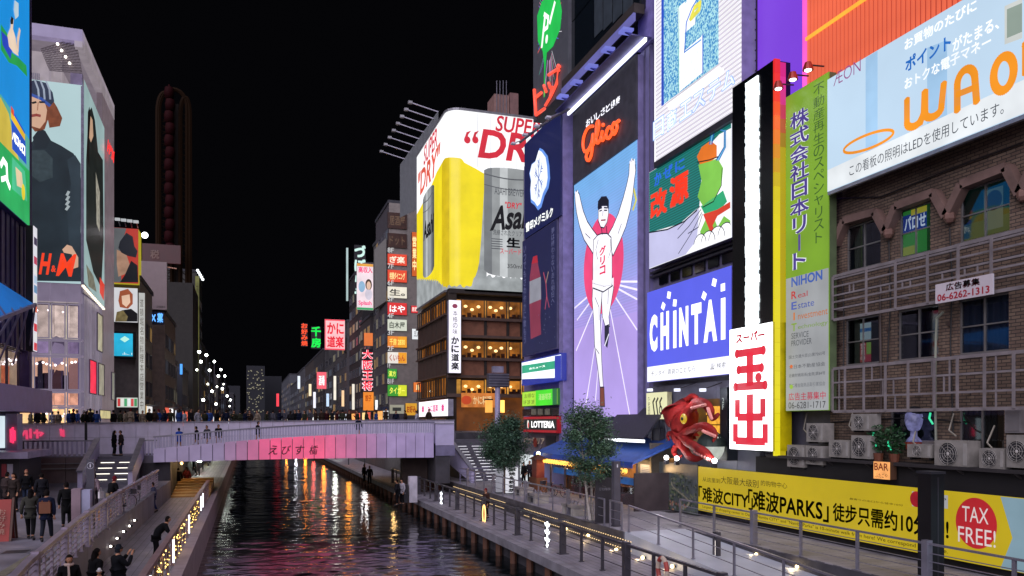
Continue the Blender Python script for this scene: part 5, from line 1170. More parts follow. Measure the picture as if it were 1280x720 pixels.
sg.nvtext('夢は終わらない走れ明日へ', .86, .35, .94, .95, EM('8a8cc0', .5), 0, 3); sg.nvtext('いつでもさわやかに飲もう', .05, .1, .13, .95, EM('8a8cc0', .5), 0, 3)
for k in range(14): sg.ell(random.uniform(.5, .95)*sg.w, random.uniform(.05, .45)*sg.h, .05, .05, EM('a0a8d8', .6), 2, 5)
sg.done('print')
sg = rsign('shop_sign', 'blue and white lit board with a green stripe under the dark bottle board', 'sign', FX-1.1, 652, 702, 452, 482, depth=.4, casing=EM('3040c0', .6), face=EM('eef4ff', 1.5, True), border=.12)
sg.pp([(653, 457), (694, 451), (694, 461), (653, 467)], EM('38b088', 1.0), 2); sg.pp([(653, 474), (702, 472), (702, 481), (653, 484)], EM('3040b8', .7), 2); sg.pp([(694, 445), (702, 444), (702, 480), (694, 480)], EM('3a48c8', .8), 3); p = sg.px(662, 463); r = sg.px(682, 456); sg.text('カニュース', p[0], p[1]+.05, r[0], r[1], WHn, .02, 0, 4); sg.done('print')
sg = rsign('shop_sign', 'yellow and bright green lit sign above the red burger shop sign', 'sign', FX-1.1, 653, 697, 490, 508.5, depth=.4, casing=DM('3a8a3a', .5), face=EM('a8dc3c', 1.1, True), border=.05)
sg.nrect(.42, 0, .88, 1, EM('48e028', 1.1, True), 1); sg.nrect(.88, 0, 1, 1, EM('2a7a48', .8), 1); sg.ntext('お得な', .08, .55, .38, .85, EM('505020', .6)); sg.ntext('1F 2F 3F', .06, .15, .38, .4, EM('404818', .6)); sg.ntext('漫画喫茶', .5, .35, .85, .75, EM('d8f0a0', 1), 0, 0, 2); sg.done('print')
sg = rsign('shop_sign', 'red framed shop sign with white letters LOTTERIA', 'sign', FX-1.2, 654, 697, 521, 540, depth=.5, casing=DM('b01820', .4), face=EM('1a2420', .7), border=.22)
sg.ntext('LOTTERIA', .27, .3, .93, .72, WHn, .03); sg.ell(.17*sg.w, .5*sg.h, .22, .36, EM('f0e8e0', 1.2), 2); sg.ell(.18*sg.w, .46*sg.h, .13, .24, EM('e03030', 1), 3)
for (u0, v0, u1, v1) in ((.02, .02, .98, .16), (.02, .84, .98, .98)): sg.nrect(u0, v0, u1, v1, EM('c01c28', .7), 1)
sg.done('print')
t = thing('burger_shop', 'dim shop front of the burger shop with posters under its red sign', 'shop front', (FX-.6, 62, ZPR))
def rbox(x0, x1, yt, yb2, X, d, name, mat, par): p, q = onX(x0, yb2, X), onX(x1, yt, X); return B().box(X, X+d, q.y, p.y, p.z, q.z).build(name, mat, par)
rbox(653, 700, 509.5, 520, FX-.7, .3, 'upper_window', DM('1a1c22', .2), t); rbox(653, 700, 541.5, 575, FX-.7, .3, 'wall', DM('6a606a', .6), t)
for i, x in enumerate((664, 672, 681)): rbox(x, x+5, 511, 518.5, FX-.85, .1, 'window_display', EM('8a8478', .35, False, .6, 4), t)
rbox(682, 694, 545, 566, FX-.78, .06, 'poster', DM('25262c', .3), t)
sg = rsign('', '', '', FX-.8, 656, 684, 545, 558, parent=t); sg.ntext('ロッテリア', .0, .3, .9, .9, EM('c0a898', .5), .02); sg.ell(.5*sg.w, .45*sg.h, .5, .4, DM('8a3020', .5), 2); sg.done('lettering')
rbox(650, 664, 569, 600, FX-1.3, .2, 'lit_display', EM('dfe6ea', 1.0, True, .5, 3), t)

# ================================================================== FOOD STALL WITH BLUE AWNING
SX = 20.6
sy1, sy0 = yat(672, SX), yat(797, SX)
st = thing('food_stall', 'canal-side eatery with blue awning, warm lanterns and clear plastic curtains', 'stall', (SX+1, (sy0+sy1)/2, ZPR))
ze = onX(700, 568, SX).z; zrg = onX(720, 553, FX-.5).z
aw = B(); aw.add([(SX-.3, sy0, ze), (SX-.3, sy1, ze), (FX-.1, sy1, zrg+.5), (FX-.1, sy0, zrg+.5), (SX-.3, sy0, ze-.14), (SX-.3, sy1, ze-.14), (FX-.1, sy1, zrg+.36), (FX-.1, sy0, zrg+.36)],
    [(0, 1, 2, 3), (7, 6, 5, 4), (0, 4, 5, 1), (1, 5, 6, 2), (2, 6, 7, 3), (3, 7, 4, 0)]); aw.build('awning', DM('2a4f9c', .6, 0, .25), st)
B().box(SX-.34, SX-.3, sy0, sy1, ze-.34, ze-.1).build('valance', DM('2048a8', .6), st)
n = 7
for i in range(n): y = sy0+.1+(sy1-sy0-.2)*i/(n-1); B().box(SX-.05, SX+.05, y-.05, y+.05, ZPR, ze-.1).build('post', DM('5a5058', .5, .4), st)
B().box(SX+.1, SX+.2, sy0, sy1-3, ze-1.35, ze-.95).build('blue_band', DM('2a7ad0', .5), st)
cm = GLASS('c8ccd6', .16)
for i in range(n-3):
    y = sy0+.15+(sy1-sy0-.2)*i/(n-1); B().box(SX+.12, SX+.14, y, y+(sy1-sy0)/(n-1)-.1, ZPR+.2, ze-1.36).build('plastic_curtain', cm, st)
B().box(SX+2.2, SX+2.4, sy0, sy1, ZPR, ze+.2).build('back_wall', DM('a8763c', .7, 0, .4, 2), st)
B().box(SX+1.0, SX+1.6, sy0+1, sy1-4, ZPR, ZPR+1.05).build('counter', DM('7a4c28', .6), st)
B().box(SX-.25, FX-.2, sy0-.1, sy0, ZPR, ze-.6).build('side_wall', DM('3a3034', .7), st)
for i in range(6): 
    y = sy0+1.5+i*1.9; b = B().lathe((SX+.7, y, ZPR), [(0, .55), (.18, .55), (.18, .62), (0, .63)], 8); b.tube([(SX+.7, y, ZPR), (SX+.7, y, ZPR+.56)], .04, 6); b.build('stool', DM('8a2a22', .5), st)
lg_me = {}
for i in range(34):
    y = sy0+.5+i*(sy1-sy0-1)/33; t = thing('paper_lantern', f'small glowing lantern on the awning edge, {ordn(i)} from the right', 'lantern', (SX-.5, y, ze-.5), 'lanterns along the blue awning')
    if not lg_me:
        o = B().ball((0, 0, 0), (.13, .13, .17), 8, 6).build('globe', EM('ffb84c', 2.2, False, .3, 5), t, local=True); lg_me['g'] = o.data
        o = B().lathe((0, 0, .15), [(0, 0), (.07, 0), (.07, .05), (0, .05)], 6).build('cap', black, t, local=True); lg_me['c'] = o.data
    else: link('globe', lg_me['g'], t); link('cap', lg_me['c'], t)
for i in range(5):
    L = bpy.data.lights.new('stall_lamp', 'POINT'); L.energy = 75; L.color = (1, .62, .28); L.shadow_soft_size = .2
    lo = bpy.data.objects.new('stall_lamp', L); COL.objects.link(lo); lo.location = (SX+.9, sy0+1.5+i*2.8, ze-.5)
q = onX(673, 567, SX-.6); t = thing('bulb', 'bare bright bulb at the left end of the blue awning', 'lamp', q); B().ball(q, .16, 8, 6).build('globe', EM('ffe0a0', 8), t); B().tube([q+Vector((0, 0, .15)), q+Vector((.3, 0, .5))], .02, 4).build('cord', black, t)
# grey-roofed kiosk behind, under the screen
kr = thing('kiosk_roof', 'dark hipped kiosk roof with a white light strip under the screen', 'roof', (FX-1.5, 44, 6))
p0, p1 = onX(752, 545, FX-1.6), onX(812, 545, FX-1.6); zt0 = onX(770, 522, FX-.6).z
B().add([(FX-2, p0.y, p0.z), (FX-2, p1.y, p0.z), (FX-.05, p1.y+.8, zt0+.6), (FX-.05, p0.y, zt0+.6), (FX-2, p0.y, p0.z-.1), (FX-2, p1.y, p0.z-.1), (FX-.05, p1.y+.8, zt0+.4), (FX-.05, p0.y, zt0+.4)], [(3, 2, 1, 0), (4, 5, 6, 7), (0, 1, 5, 4), (1, 2, 6, 5), (2, 3, 7, 6), (3, 0, 4, 7)]).build('roof', DM('33323c', .6, 0, .3, 8), kr)
B().box(FX-2.05, FX-1.9, p1.y, p0.y, p0.z-.28, p0.z-.11).build('light_strip', EM('f4f6ff', 2.5, True), kr)
B().box(FX-1.5, FX-.1, p1.y, p1.y+.2, ZPR, p0.z-.3).build('post', DM('5a5248', .6), kr)
# signs and furniture on the promenade
def pedestal(x0, x1, yt, yb2, label, mat, txt=None, name='info_board', th=.12):
    b = onZ((x0+x1)/2, yb2, ZPR); X = b.x; d = (b-EYE).dot(FW); w = (x1-x0)/FPX*d; h = (yb2-yt)/FPX*d
    t = thing(name, label, 'sign' if 'board' in name else name.replace('_', ' '), (b.x, b.y, ZPR)); B().box(b.x-w/2, b.x+w/2, b.y, b.y+th, ZPR+.05, ZPR+h).build('panel', mat, t); B().box(b.x-w*.6, b.x+w*.6, b.y-.05, b.y+th+.05, ZPR, ZPR+.05).build('base', steeld, t)
    if txt:
        sg = Sign('', '', '', (b.x-w/2, b.y, ZPR), UF, w, h, parent=t); sg.n = .004
        for (s_, u0, v0, u1, v1, mt, bo) in txt:
            (sg.nvtext(s_[1:], u0, v0, u1, v1, mt, bo) if s_[0] == '|' else sg.ntext(s_, u0, v0, u1, v1, mt, bo))
        sg.done('lettering')
    return t
pedestal(744, 767, 597, 654, 'broad dark grey information board left of the slim pylon', DM('2d2b33', .5), [('○ TOMBORI', .2, .72, .85, .78, DM('8a8a94', .5), 0)])
pedestal(767.5, 776, 577, 658, 'slim tall grey pylon marked with a round i beside the information board', DM('4c4a54', .45), [('i', .4, .91, .6, .96, DM('d0d0d8', .5), .02)], 'info_pylon', .3)
pedestal(646-13, 646+13.5, 586, 626, 'glowing white board with black vertical brush kanji under the round tree', EM('e8e8ee', .95, True, .15), [('|串焼き鉄板焼', .3, .06, .72, .95, DM('101014', .5), .04)]) if False else None
pedestal(632, 648, 584, 617, 'glowing white board with black vertical kanji beneath the round tree', EM('e4e4ee', .95, True, .15), [('|串焼&鉄板焼', .22, .04, .78, .97, DM('101014', .5), .05)])
pedestal(620, 631, 586, 616, 'plain pale banner board left of the white kanji board', EM('c4c2d2', .5, False, .2))
def bench(x, y, label):
    p = onZ(x, y, ZPR); t = thing('planter_bench', label, 'bench', (p.x, p.y, ZPR), 'benches on the right promenade'); 
    B().box(-.45, .45, -.75, -.45, 0, .42).build('end_block', DM('9a9690', .7), t, local=True); B().box(-.45, .45, .45, .75, 0, .42).build('end_block', DM('9a9690', .7), t, local=True); B().box(-.5, .5, -.8, .8, .425, .56).build('seat', DM('7e7a78', .6), t, local=True)
    B().box(-.3, .3, -.44, .44, .02, .4).build('poster_box', DM('4a4a50', .5), t, local=True)
    for k in (-.5, 0, .5): B().tube([(.0, k+.18*math.cos(a*PI/6), .56+.2*math.sin(a*PI/6)) for a in range(7)], .028, 6).build('armrest', steel, t, local=True)
    return t
bench(719, 643, 'stone bench with three steel hoops just left of the slender tree'); bench(672, 628, 'stone bench with steel hoops in front of the burger shop, middle one'); bench(654, 619, 'stone bench with steel hoops beside the white kanji board, farthest one')
bx = thing('menu_cabinet', 'small wooden cabinet with red front and flowers left of the blue awning', 'cabinet', onX(672, 612, SX-.8)); p = onX(672, 612, SX-.8)
B().box(p.x-.4, p.x+.4, p.y-.9, p.y+.7, ZPR, ZPR+1.0).build('body', DM('7a4a2a', .6), bx); B().box(p.x-.3, p.x+.3, p.y-.6, p.y+.4, ZPR+1.002, ZPR+2.3).build('upper_case', DM('8a3a28', .5), bx); B().add([(p.x-.5, p.y-.8, ZPR+2.3), (p.x+.5, p.y-.8, ZPR+2.3), (p.x+.5, p.y+.6, ZPR+2.3), (p.x-.5, p.y+.6, ZPR+2.3), (p.x, p.y-.1, ZPR+2.7)], [(0, 3, 2, 1), (0, 1, 4), (1, 2, 4), (2, 3, 4), (3, 0, 4)]).build('roof', DM('5a3020', .6), bx)
# bicycles by the stall
def bicycle(loc, rz, label, col):
    t = thing('bicycle', label, 'bicycle', loc, 'parked bicycles', rz)
    for y, nm in ((-.52, 'wheel'), (.52, 'wheel')):
        w = B().tube([(0, y+.33*math.cos(k*PI/9), .33+.33*math.sin(k*PI/9)) for k in range(19)], .02, 5); o = w.build(nm, black, t, local=True)
        s2 = B(); [s2.bar((0, y, .33), (0, y+.32*math.cos(k*PI/5), .33+.32*math.sin(k*PI/5)), .008) for k in range(10)]; q = s2.build('spokes', steel, o, local=True)
    f = B(); 
    for a, b in (((0, -.52, .33), (0, -.12, .3)), ((0, -.12, .3), (0, -.22, .82)), ((0, -.52, .33), (0, -.2, .74)), ((0, -.12, .3), (0, .4, .72)), ((0, -.2, .7), (0, .4, .8)), ((0, .52, .33), (0, .36, .95))): f.tube([a, b], .02, 6)
    f.build('frame', col, t, local=True); B().tube([(-.28, .3, 1.0), (0, .38, .98), (.28, .3, 1.0)], .018, 6).build('handlebar', steel, t, local=True)
    B().ball((0, -.24, .86), (.08, .14, .04), 8, 5).build('saddle', black, t, local=True); B().box(-.16, .16, .45, .7, .72, .95).build('basket', steeld, t, local=True)
p = onX(686, 612, SX-1.2); bicycle((p.x, p.y, ZPR), .4, 'dark bicycle parked by the stall posts left of the plastic curtains', DM('3a3a44', .4, .4))
p = onX(695, 613, SX-1.2); bicycle((p.x, p.y-.3, ZPR), .9, 'second bicycle leaning by the stall, nearer the plastic curtains', DM('6a3a3a', .4, .4))
# dark pillar in front of the banner
pc = thing('dark_pillar', 'tall dark square pillar standing in front of the yellow banner', 'pillar', (19.6, 24.5, ZPR))
p = onD(1163.5, 592, 25); X = p.x
B().box(X-.3, X+.22, p.y-.3, p.y+.22, ZPR-.5, p.z).build('shaft', DM('17161a', .4, .2), pc); B().box(X-.33, X+.25, p.y-.33, p.y+.25, p.z+.002, p.z+.08).build('cap', DM('2a2a30', .4), pc)
B().box(X-.05, X+.0, p.y-.306, p.y-.302, ZPR-.4, p.z-.1).build('seam', DM('2c2a30', .3), pc)
# lit bollard by the ramp
p = onX(896, 706, 17.6); t = thing('light_bollard', 'dark double post with a white vertical light strip beside the ramp', 'bollard', (p.x, p.y, p.z)); zz = onX(896, 668, 17.6).z
B().box(p.x-.09, p.x+.09, p.y-.14, p.y-.04, p.z-.4, zz+.1).build('post', steeld, t); B().box(p.x-.09, p.x+.09, p.y+.06, p.y+.16, p.z-.4, zz+.1).build('post', steeld, t); B().box(p.x-.04, p.x+.02, p.y-.035, p.y+.05, p.z, zz-.25).build('light', EM('fff4ec', 3.5, True), t)
# lifebuoy on the lower railing
p = onX(828, 712, 13.15); lbu = thing('lifebuoy', 'white lifebuoy with faded red bands on the lower right railing', 'lifebuoy', p)
for k in range(8):
    a0 = k*PI/4; B().tube([(p.x, p.y+.3*math.cos(a0+(PI/4)*j/6), p.z+.38*math.sin(a0+(PI/4)*j/6)) for j in range(7)], .08, 8).build('band' if k % 2 else 'ring', DM('9a3a34', .6) if k % 2 else DM('b8a898', .6), lbu)
# light ornaments on the lower right railing
def ornament(x, y, label, kind):
    p = onX(x, y, 13.2); t = thing('light_ornament', label, 'light ornament', p, 'light ornaments on the right railing')
    Wm = EM('f2f6ff', 3, False)
    if kind == 'ring':
        B().tube([(p.x, p.y+.28*math.cos(k*PI/10), p.z+.55*math.sin(k*PI/10)) for k in range(21)], .035, 6).build('light_ring', EM('ffc070', 3), t)
    else:
        b = B(); b.bar((p.x, p.y, p.z-.6), (p.x, p.y, p.z+.6), .05)
        for z in (-.35, 0, .35):
            b.tube([(p.x, p.y+s*.3, p.z+z+.12-.14*abs(s)+(.18 if abs(s) == 1 else 0)) for s in (-1, -.6, 0, .6, 1)], .03, 5)
        for z in (-.5, -.2, .2, .5): b.ball((p.x, p.y, p.z+z), .07, 6, 4)
        b.build('light_figure', Wm, t)
    B().bar((p.x+.06, p.y, p.z-.7), (p.x+.06, p.y, p.z+.6), .03).build('holder', steeld, t)
ornament(551.5, 625, 'white chandelier-shaped light on the right railing, the farther one', 'c'); ornament(605, 643, 'golden ring light on the right railing between the two white ones', 'ring'); ornament(684, 668, 'white chandelier-shaped light on the right railing, the nearer one', 'c')
# boats / tied up pontoon in the shade near the bridge
t = thing('ticket_booth', 'small white and black ticket stand on the right boardwalk near the bridge', 'stand', (15, 57, ZDR)); p = onZ(520, 628, ZDR)
B().box(p.x-.5, p.x+.1, p.y, p.y+.5, ZDR, ZDR+1.9).build('panel', DM('b8b4c0', .5), t); B().box(p.x-1.1, p.x-.6, p.y-.1, p.y+.4, ZDR, ZDR+1.3).build('side_box', DM('1c1c24', .5), t)
t = thing('warm_kiosk', 'low brown kiosk with warm lit panes under the bridge on the right boardwalk', 'kiosk', (14.5, 66, ZDR))
p = onZ(512, 612, ZDR); B().box(13.4, 15.8, 67.5, 72, ZDR, ZDR+2.4).build('body', DM('5a2f20', .7), t)
for i in range(3): B().box(13.5+i*.78, 14.1+i*.78, 67.42, 67.49, ZDR+1.0, ZDR+1.8).build('lit_pane', EM('c88a3a', .8, False, .4, 3), t)

# ================================================================== CORNER BUILDING WITH THE BEER BOARD
AY = 88.0; ax = onY(560, 400, AY).x                     # street front plane Y=AY, canal front plane X=ax
RC = 1.6                                                # corner radius
yfar = yat(521, ax)
zb1 = onY(575, 361, AY).z; zt1 = onY(575, 137.5, AY).z
kb = thing('corner_restaurant_building', 'brown corner building with warm glazed restaurant floors under the beer advert', 'building', (ax+8, AY+8, ZST))
axr = ax+22
B().box(ax+1.0, axr, AY+1.0, yfar+2, ZST, zb1-.02).build('core', DM('2c211c', .8), kb)
B().box(ax+.9, axr, AY+.9, yfar, zb1, zt1-.6).build('upper_core', DM('55555c', .6), kb)
fr = DM('5a463e', .6, 0, .2); frd = DM('2e2622', .6)
zl_ = lambda y: onY(600, y, AY).z
levels = [(374, 399, 'w'), (399, 421, 's'), (425, 449, 'w'), (449, 471, 's'), (474, 494, 'w'), (494, 527, 'b')]
LW_ = EM('c98a3c', .62, True, .75, .8); LW2 = EM('e0a044', .9, True, .6, .9)
wg = GLASS('fff0dc', .08)
ux = [575, 607, 635, 652, 680]
B().box(ax+.1, axr, AY-.1, AY+1.0, zl_(368), zb1-.01).build('cornice', frd, kb)
for i, (ya_, yb_, kd) in enumerate(levels):
    z1, z0 = zl_(ya_), zl_(yb_)
    if kd == 'w':
        B().box(ax+.3, axr, AY+.92, AY+.995, z0, z1).build('lit_interior', (LW_, LW_, LW_, LW_, LW2)[i], kb)
        for x0, x1 in zip(ux[:-1], ux[1:]):
            a, b = onY(x0+1, 400, AY).x, onY(x1-1, 400, AY).x; window(kb, (a, AY+.1, z0+.1), (1, 0, 0), b-a, z1-z0-.15, frd, wg, 1, 1, .1, .1)
            for k in range(3 if x1-x0 > 20 else 1):
                cx = a+(b-a)*(.25+.27*k); cz = z1-.8-.35*((k+i) % 2); B().ball((cx, AY+.55, cz), (.22, .22, .16), 8, 5).build('ceiling_lamp', EM('ffe6b8', 3), kb)
            for k in range(4): B().box(a+.3+k*(b-a)/4.5, a+.3+k*(b-a)/4.5+.4, AY+.5, AY+.7, z0+.1, z0+.5+.25*(k % 2)).build('chair', DM('3a2218', .6), kb)
    elif kd == 's':
        B().box(ax+.1, axr, AY+.2, AY+.9, z0+.02, z1-.02).build('spandrel', DM('8a5a44', .6, 0, .25), kb)
        for x in ux: p = onY(x, 400, AY).x; B().box(p-.14, p+.14, AY, AY+.19, z0, z1).build('mullion', frd, kb)
        for zz in (z0, z1): B().box(ax-.1, axr, AY-.25, AY+.16, zz-.16, zz+.16).build('band', fr, kb)
    else:
        B().box(ax+.1, axr, AY+.3, AY+.9, ZST, z1-.02).build('shop_wall', EM('a05a20', .4, False, .5, .7), kb)
        B().box(ax-.1, axr, AY-.3, AY+.28, z1-.25, z1+.15).build('band', fr, kb)
p0, p1 = onY(577, 509, AY-.5), onY(619, 494+4, AY-.5); sg = Sign('', '', '', (p0.x, AY-.35, p0.z), UF, p1.x-p0.x, p1.z-p0.z+.6, parent=kb, face=EM('e8883c', .8, False, .3, 1.5)); sg.ntext('かに料理', .35, .2, .9, .8, EM('f8d8a0', 1), .01); sg.ell(.15*sg.w, .5*sg.h, .6, .5, EM('d04a20', .9), 2); sg.done('shop_banner')
for x in (611, 626): p = onY(x, 508, AY-1); t = thing('wall_lantern', 'glowing amber lantern on the corner building, '+('left one' if x == 611 else 'right, brighter one'), 'lantern', p); B().box(p.x-.35, p.x+.35, p.y-.3, p.y+.3, p.z-.7, p.z+.7).build('glass_box', EM('ffb050', 3 if x > 615 else 1.2), t); B().box(p.x-.4, p.x+.4, p.y-.35, p.y+.9, p.z+.71, p.z+.85).build('cap', black, t)
# canal front of the corner building
nb = 6
for i, (ya_, yb_, kd) in enumerate([(368, 389, 'w'), (389, 418, 's'), (421, 436, 'w'), (436, 466, 's'), (470, 494, 'w'), (494, 520, 'b')]):
    z1, z0 = onX(562, ya_, ax).z, onX(562, yb_, ax).z
    for k in range(nb):
        a = AY+1+(yfar-AY-1)*k/nb; b = AY+1+(yfar-AY-1)*(k+1)/nb-.25
        if kd == 'w': B().box(ax+.5, ax+.9, a, b, z0, z1).build('lit_interior', LW_ if (k+i) % 3 else EM('704818', .4, False, .6, 1), kb); window(kb, (ax+.1, b, z0), (0, -1, 0), b-a, z1-z0, frd, wg, 2, 1, .1, .1)
        elif kd == 's': B().box(ax+.1, ax+.9, a, b, z0, z1).build('balcony_panel', DM('4a3a34', .6, 0, .2), kb)
        else: B().box(ax+.4, ax+.9, a, b, ZST, z1).build('shop_wall', EM('6a3a18', .3, False, .6, 1), kb)
    B().box(ax-.15, ax+.95, AY+.9, yfar, z0-.2, z0-.02).build('band', fr, kb)
B().box(ax, ax+1.0, AY, AY+1.0, ZST, zb1-.3).build('corner_column', DM('33281f', .6), kb)
# the board itself, wrapped round the corner
L1 = yfar-AY-RC; LA = RC*PI/2; L2 = axr-ax-RC; LT = L1+LA+L2; BH = zt1-zb1
BB = thing('billboard', 'giant lit beer advert with a yellow pour and silver cans wrapped round the corner', 'billboard', (ax, AY, zb1))
def bend(u, v, n=0.0):
    """u runs along the board from its far canal end, round the corner, along the street"""
    if u < L1: return Vector((ax-n, yfar-u, zb1+v))
    if u < L1+LA:
        a = (u-L1)/RC; c = Vector((ax+RC, AY+RC, 0)); r = RC+n; return Vector((c.x-r*math.cos(a), c.y-r*math.sin(a), zb1+v))
    return Vector((ax+RC+u-L1-LA, AY-n, zb1+v))
def uv(x, y, side='s'):
    if side == 's': p = onY(x, y, AY); return (L1+LA+p.x-ax-RC, p.z-zb1)
    p = onX(x, y, ax); return (yfar-p.y, p.z-zb1)
yelt = [uv(521, 322, 'c'), uv(533, 300, 'c'), uv(548, 232, 'c'), (L1, BH-12.6), (L1+LA, BH-5.6-.3), uv(575, 203), uv(593, 210), uv(607, 218)]
def lerp(K, u):
    if u <= K[0][0]: return K[0][1]
    for (a, va), (b, vb) in zip(K[:-1], K[1:]):
        if u <= b: return va+(vb-va)*(u-a)/(b-a+1e-9)
    return K[-1][1]
yelt = [uv(521, 268, 'c'), uv(536, 240, 'c'), uv(546, 215, 'c'), (L1-.2, uv(555, 199, 'c')[1]), (L1+LA, uv(566, 197)[1]), uv(580, 203), uv(595, 211), uv(607, 218)]
UEND = uv(607, 300)[0]
yelb = [(0, 4.0), (L1*.35, 3.0), (L1*.75, 1.8), (L1, .35), (L1+LA+1.2, .3), uv(584, 354), uv(592, 347), uv(598, 338), uv(600, 322), uv(601, 305), uv(604, 260), uv(605, 222)]
WB = EM('f3f3f6', 1.25, True, .07, .25); YB = EM('f2dc1c', 1.05, True, .12, .4); YB2 = EM('dcbf10', 1.0, True, .15, .6); IB = EM('b4babc', .8, True, .35, .6)
cols_ = {id(m): B() for m in (WB, YB, YB2, IB)}
fb = B(); du = .22; N = int(LT/du)
for i in range(N):
    u0, u1 = i*LT/N, (i+1)*LT/N; um = (u0+u1)/2
    t0, t1 = lerp(yelt, u0), lerp(yelt, u1); b0, b1 = max(lerp(yelb, u0), 0), max(lerp(yelb, u1), 0)
    w = .12*math.sin(u0*9)+.1*math.sin(u0*23); w1 = .12*math.sin(u1*9)+.1*math.sin(u1*23)
    if u0 < UEND and b0 < t0-.1:
        parts_ = [(0, 0, max(b0+w, 0), max(b1+w1, 0), IB), (max(b0+w, 0), max(b1+w1, 0), t0, t1, YB2 if (L1-1.4 < um < L1+LA*.4) else YB), (t0, t1, BH, BH, WB)]
    else:
        h0, h1 = uv(607, 330)[1]*.55+w, uv(607, 330)[1]*.55+w1
        parts_ = [(0, 0, h0, h1, IB), (h0, h1, BH, BH, WB)]
    for (p0_, p1_, q0_, q1_, mt) in parts_:
        if q0_-p0_ < .01 and q1_-p1_ < .01: continue
        fb.use(mt); fb.add([bend(u0, p0_), bend(u1, p1_), bend(u1, q1_), bend(u0, q0_)], [(0, 1, 2, 3)])
fb.build('printed_face', None, BB)
for v0, v1, nm_ in ((-.25, -.01, 'bottom_trim'), (BH+.01, BH+.25, 'top_trim')):
    cb_ = B()
    for i in range(60): u0, u1 = i*LT/60, (i+1)*LT/60; cb_.add([bend(u0, v0, .1), bend(u1, v0, .1), bend(u1, v1, .1), bend(u0, v1, .1), bend(u0, v0, -.5), bend(u1, v0, -.5), bend(u1, v1, -.5), bend(u0, v1, -.5)], [(0, 1, 2, 3), (7, 6, 5, 4), (0, 4, 5, 1), (3, 2, 6, 7)])
    cb_.build(nm_, DM('8a8a90', .4, .4), BB)
sm = EM('c8ccd4', 1.0)
for x in (580, 597, 613, 630, 646):
    u = uv(x, 200)[0]; v0 = lerp(yelt, u) if u < UEND else uv(600, 214)[1]; B().box(bend(u, 0).x-.02, bend(u, 0).x+.02, AY-.02, AY-.005, zb1+v0+.3, zb1+BH-.1).build('sheet_seam', sm, BB)
# prints: bend every point of glyph meshes
pb = B()
def bpoly(pts, mat, n=.03): pb.use(mat); a = sum(pts[i][0]*pts[(i+1) % len(pts)][1]-pts[(i+1) % len(pts)][0]*pts[i][1] for i in range(len(pts))); pts = pts if a > 0 else pts[::-1]; pb.add([bend(u, v, n) for u, v in pts], [tuple(range(len(pts)))])
def btxt(t, u0, v0, u1, v1, mat, bold=0, shear=0, n=.05, rise=0.0):
    vs, fs, w, h = glyphs(t, bold, shear); pb.use(mat); pb.add([bend(u0+x*(u1-u0), v0+y*(v1-v0)+x*rise, n) for x, y in vs], fs)
RED = EM('d8283c', 1.0)
A_ = lambda x, y: uv(x, y)
a, b = A_(619, 164), A_(676, 151); btxt('SUPER', a[0], a[1], b[0], b[1], RED, .02, .2)
a, b = A_(597, 197), A_(694, 172); btxt('DRY', a[0], a[1], b[0], b[1], RED, .03, .2)
for k in (0, 10):
    c = A_(584+k, 175); bpoly([(c[0]+.38*math.cos(j*PI/6), c[1]+.42*math.sin(j*PI/6)) for j in range(12)], RED, .05); bpoly([(c[0]-.38, c[1]), (c[0]-.1, c[1]+.85), (c[0]+.45, c[1]+1.1), (c[0]+.1, c[1]+.6), (c[0], c[1])], RED, .06)
C_ = lambda x, y: uv(x, y, 'c')
a, b = C_(530, 210), C_(547, 210); btxt('SUPER', a[0], C_(538, 196)[1], b[0], C_(538, 184)[1]+1.2, RED, .02, .2)
a, b = C_(523, 236), C_(551, 236); btxt('"DRY"', a[0], C_(538, 228)[1], b[0], C_(538, 196)[1], EM('e8604c', 1), .03, .2)
# can on the street side
def can(u0, u1, v0, v1, side):
    m1, m2, m3, m4 = EM('a2a6a8', .9, True), EM('82868a', .85), EM('5c6066', .75), EM('c8ccce', 1.0)
    w = u1-u0; n = 14
    for k in range(n):
        f0, f1 = k/n, (k+1)/n; fm = (f0+f1)/2; sh = abs(fm-.42)*2
        mt = m4 if .3 < fm < .42 else (m1 if sh < .55 else (m2 if sh < .9 else m3))
        cv = lambda f: .35*(1-math.sqrt(max(0, 1-(2*f-1)**2)))
        e = lambda f: (0.06*w*(1-min(1, 0)))
        bpoly([(u0+w*f0, v0+cv(f0)*2), (u0+w*f1, v0+cv(f1)*2), (u0+w*f1, v1-cv(f1)*1.5), (u0+w*f0, v1-cv(f0)*1.5)], mt, .03)
    for vv, th in ((v1-1.0, .14), (v1-2.2, .1)): bpoly([(u0+w*k/20, vv-.35*math.sin(PI*k/20)) for k in range(21)]+[(u0+w*(20-k)/20, vv+th-.35*math.sin(PI*k/20)) for k in range(21)], EM('6a6d74', .7), .045)
a = A_(605, 345); b = A_(662, 213); cu0, cu1 = a[0], A_(673, 213)[0]
can(cu0, cu1, a[1], b[1], 's')
BKk = EM('15161c', .5)
t0 = lambda x, y: uv(x, y)
for (s_, x0, y0, x1, y1, mt, bo, sh, ri) in (('ASAHI BREWERIES', 618, 243, 662, 238, EM('60646c', .7), 0, 0, 0), ('"DRY"', 631, 260, 652, 254, RED, .02, .2, 0), ('Asahi', 612, 289, 672, 263, BKk, .028, .3, .8), ('洗練されたクリアな味', 616, 293.5, 662, 290, EM('50545c', .6), 0, 0, 0),
                                   ('生', 633, 309, 650, 298, BKk, .05, 0, 0), ('スーパードライ', 625, 317, 662, 312.5, RED, .01, 0, 0), ('350ml', 634, 335, 652, 331, EM('303238', .6), 0, 0, 0)):
    p = t0(x0, y0); q = t0(x1, y1); btxt(s_, p[0], p[1], q[0], q[1], mt, bo, sh, .06, ri)
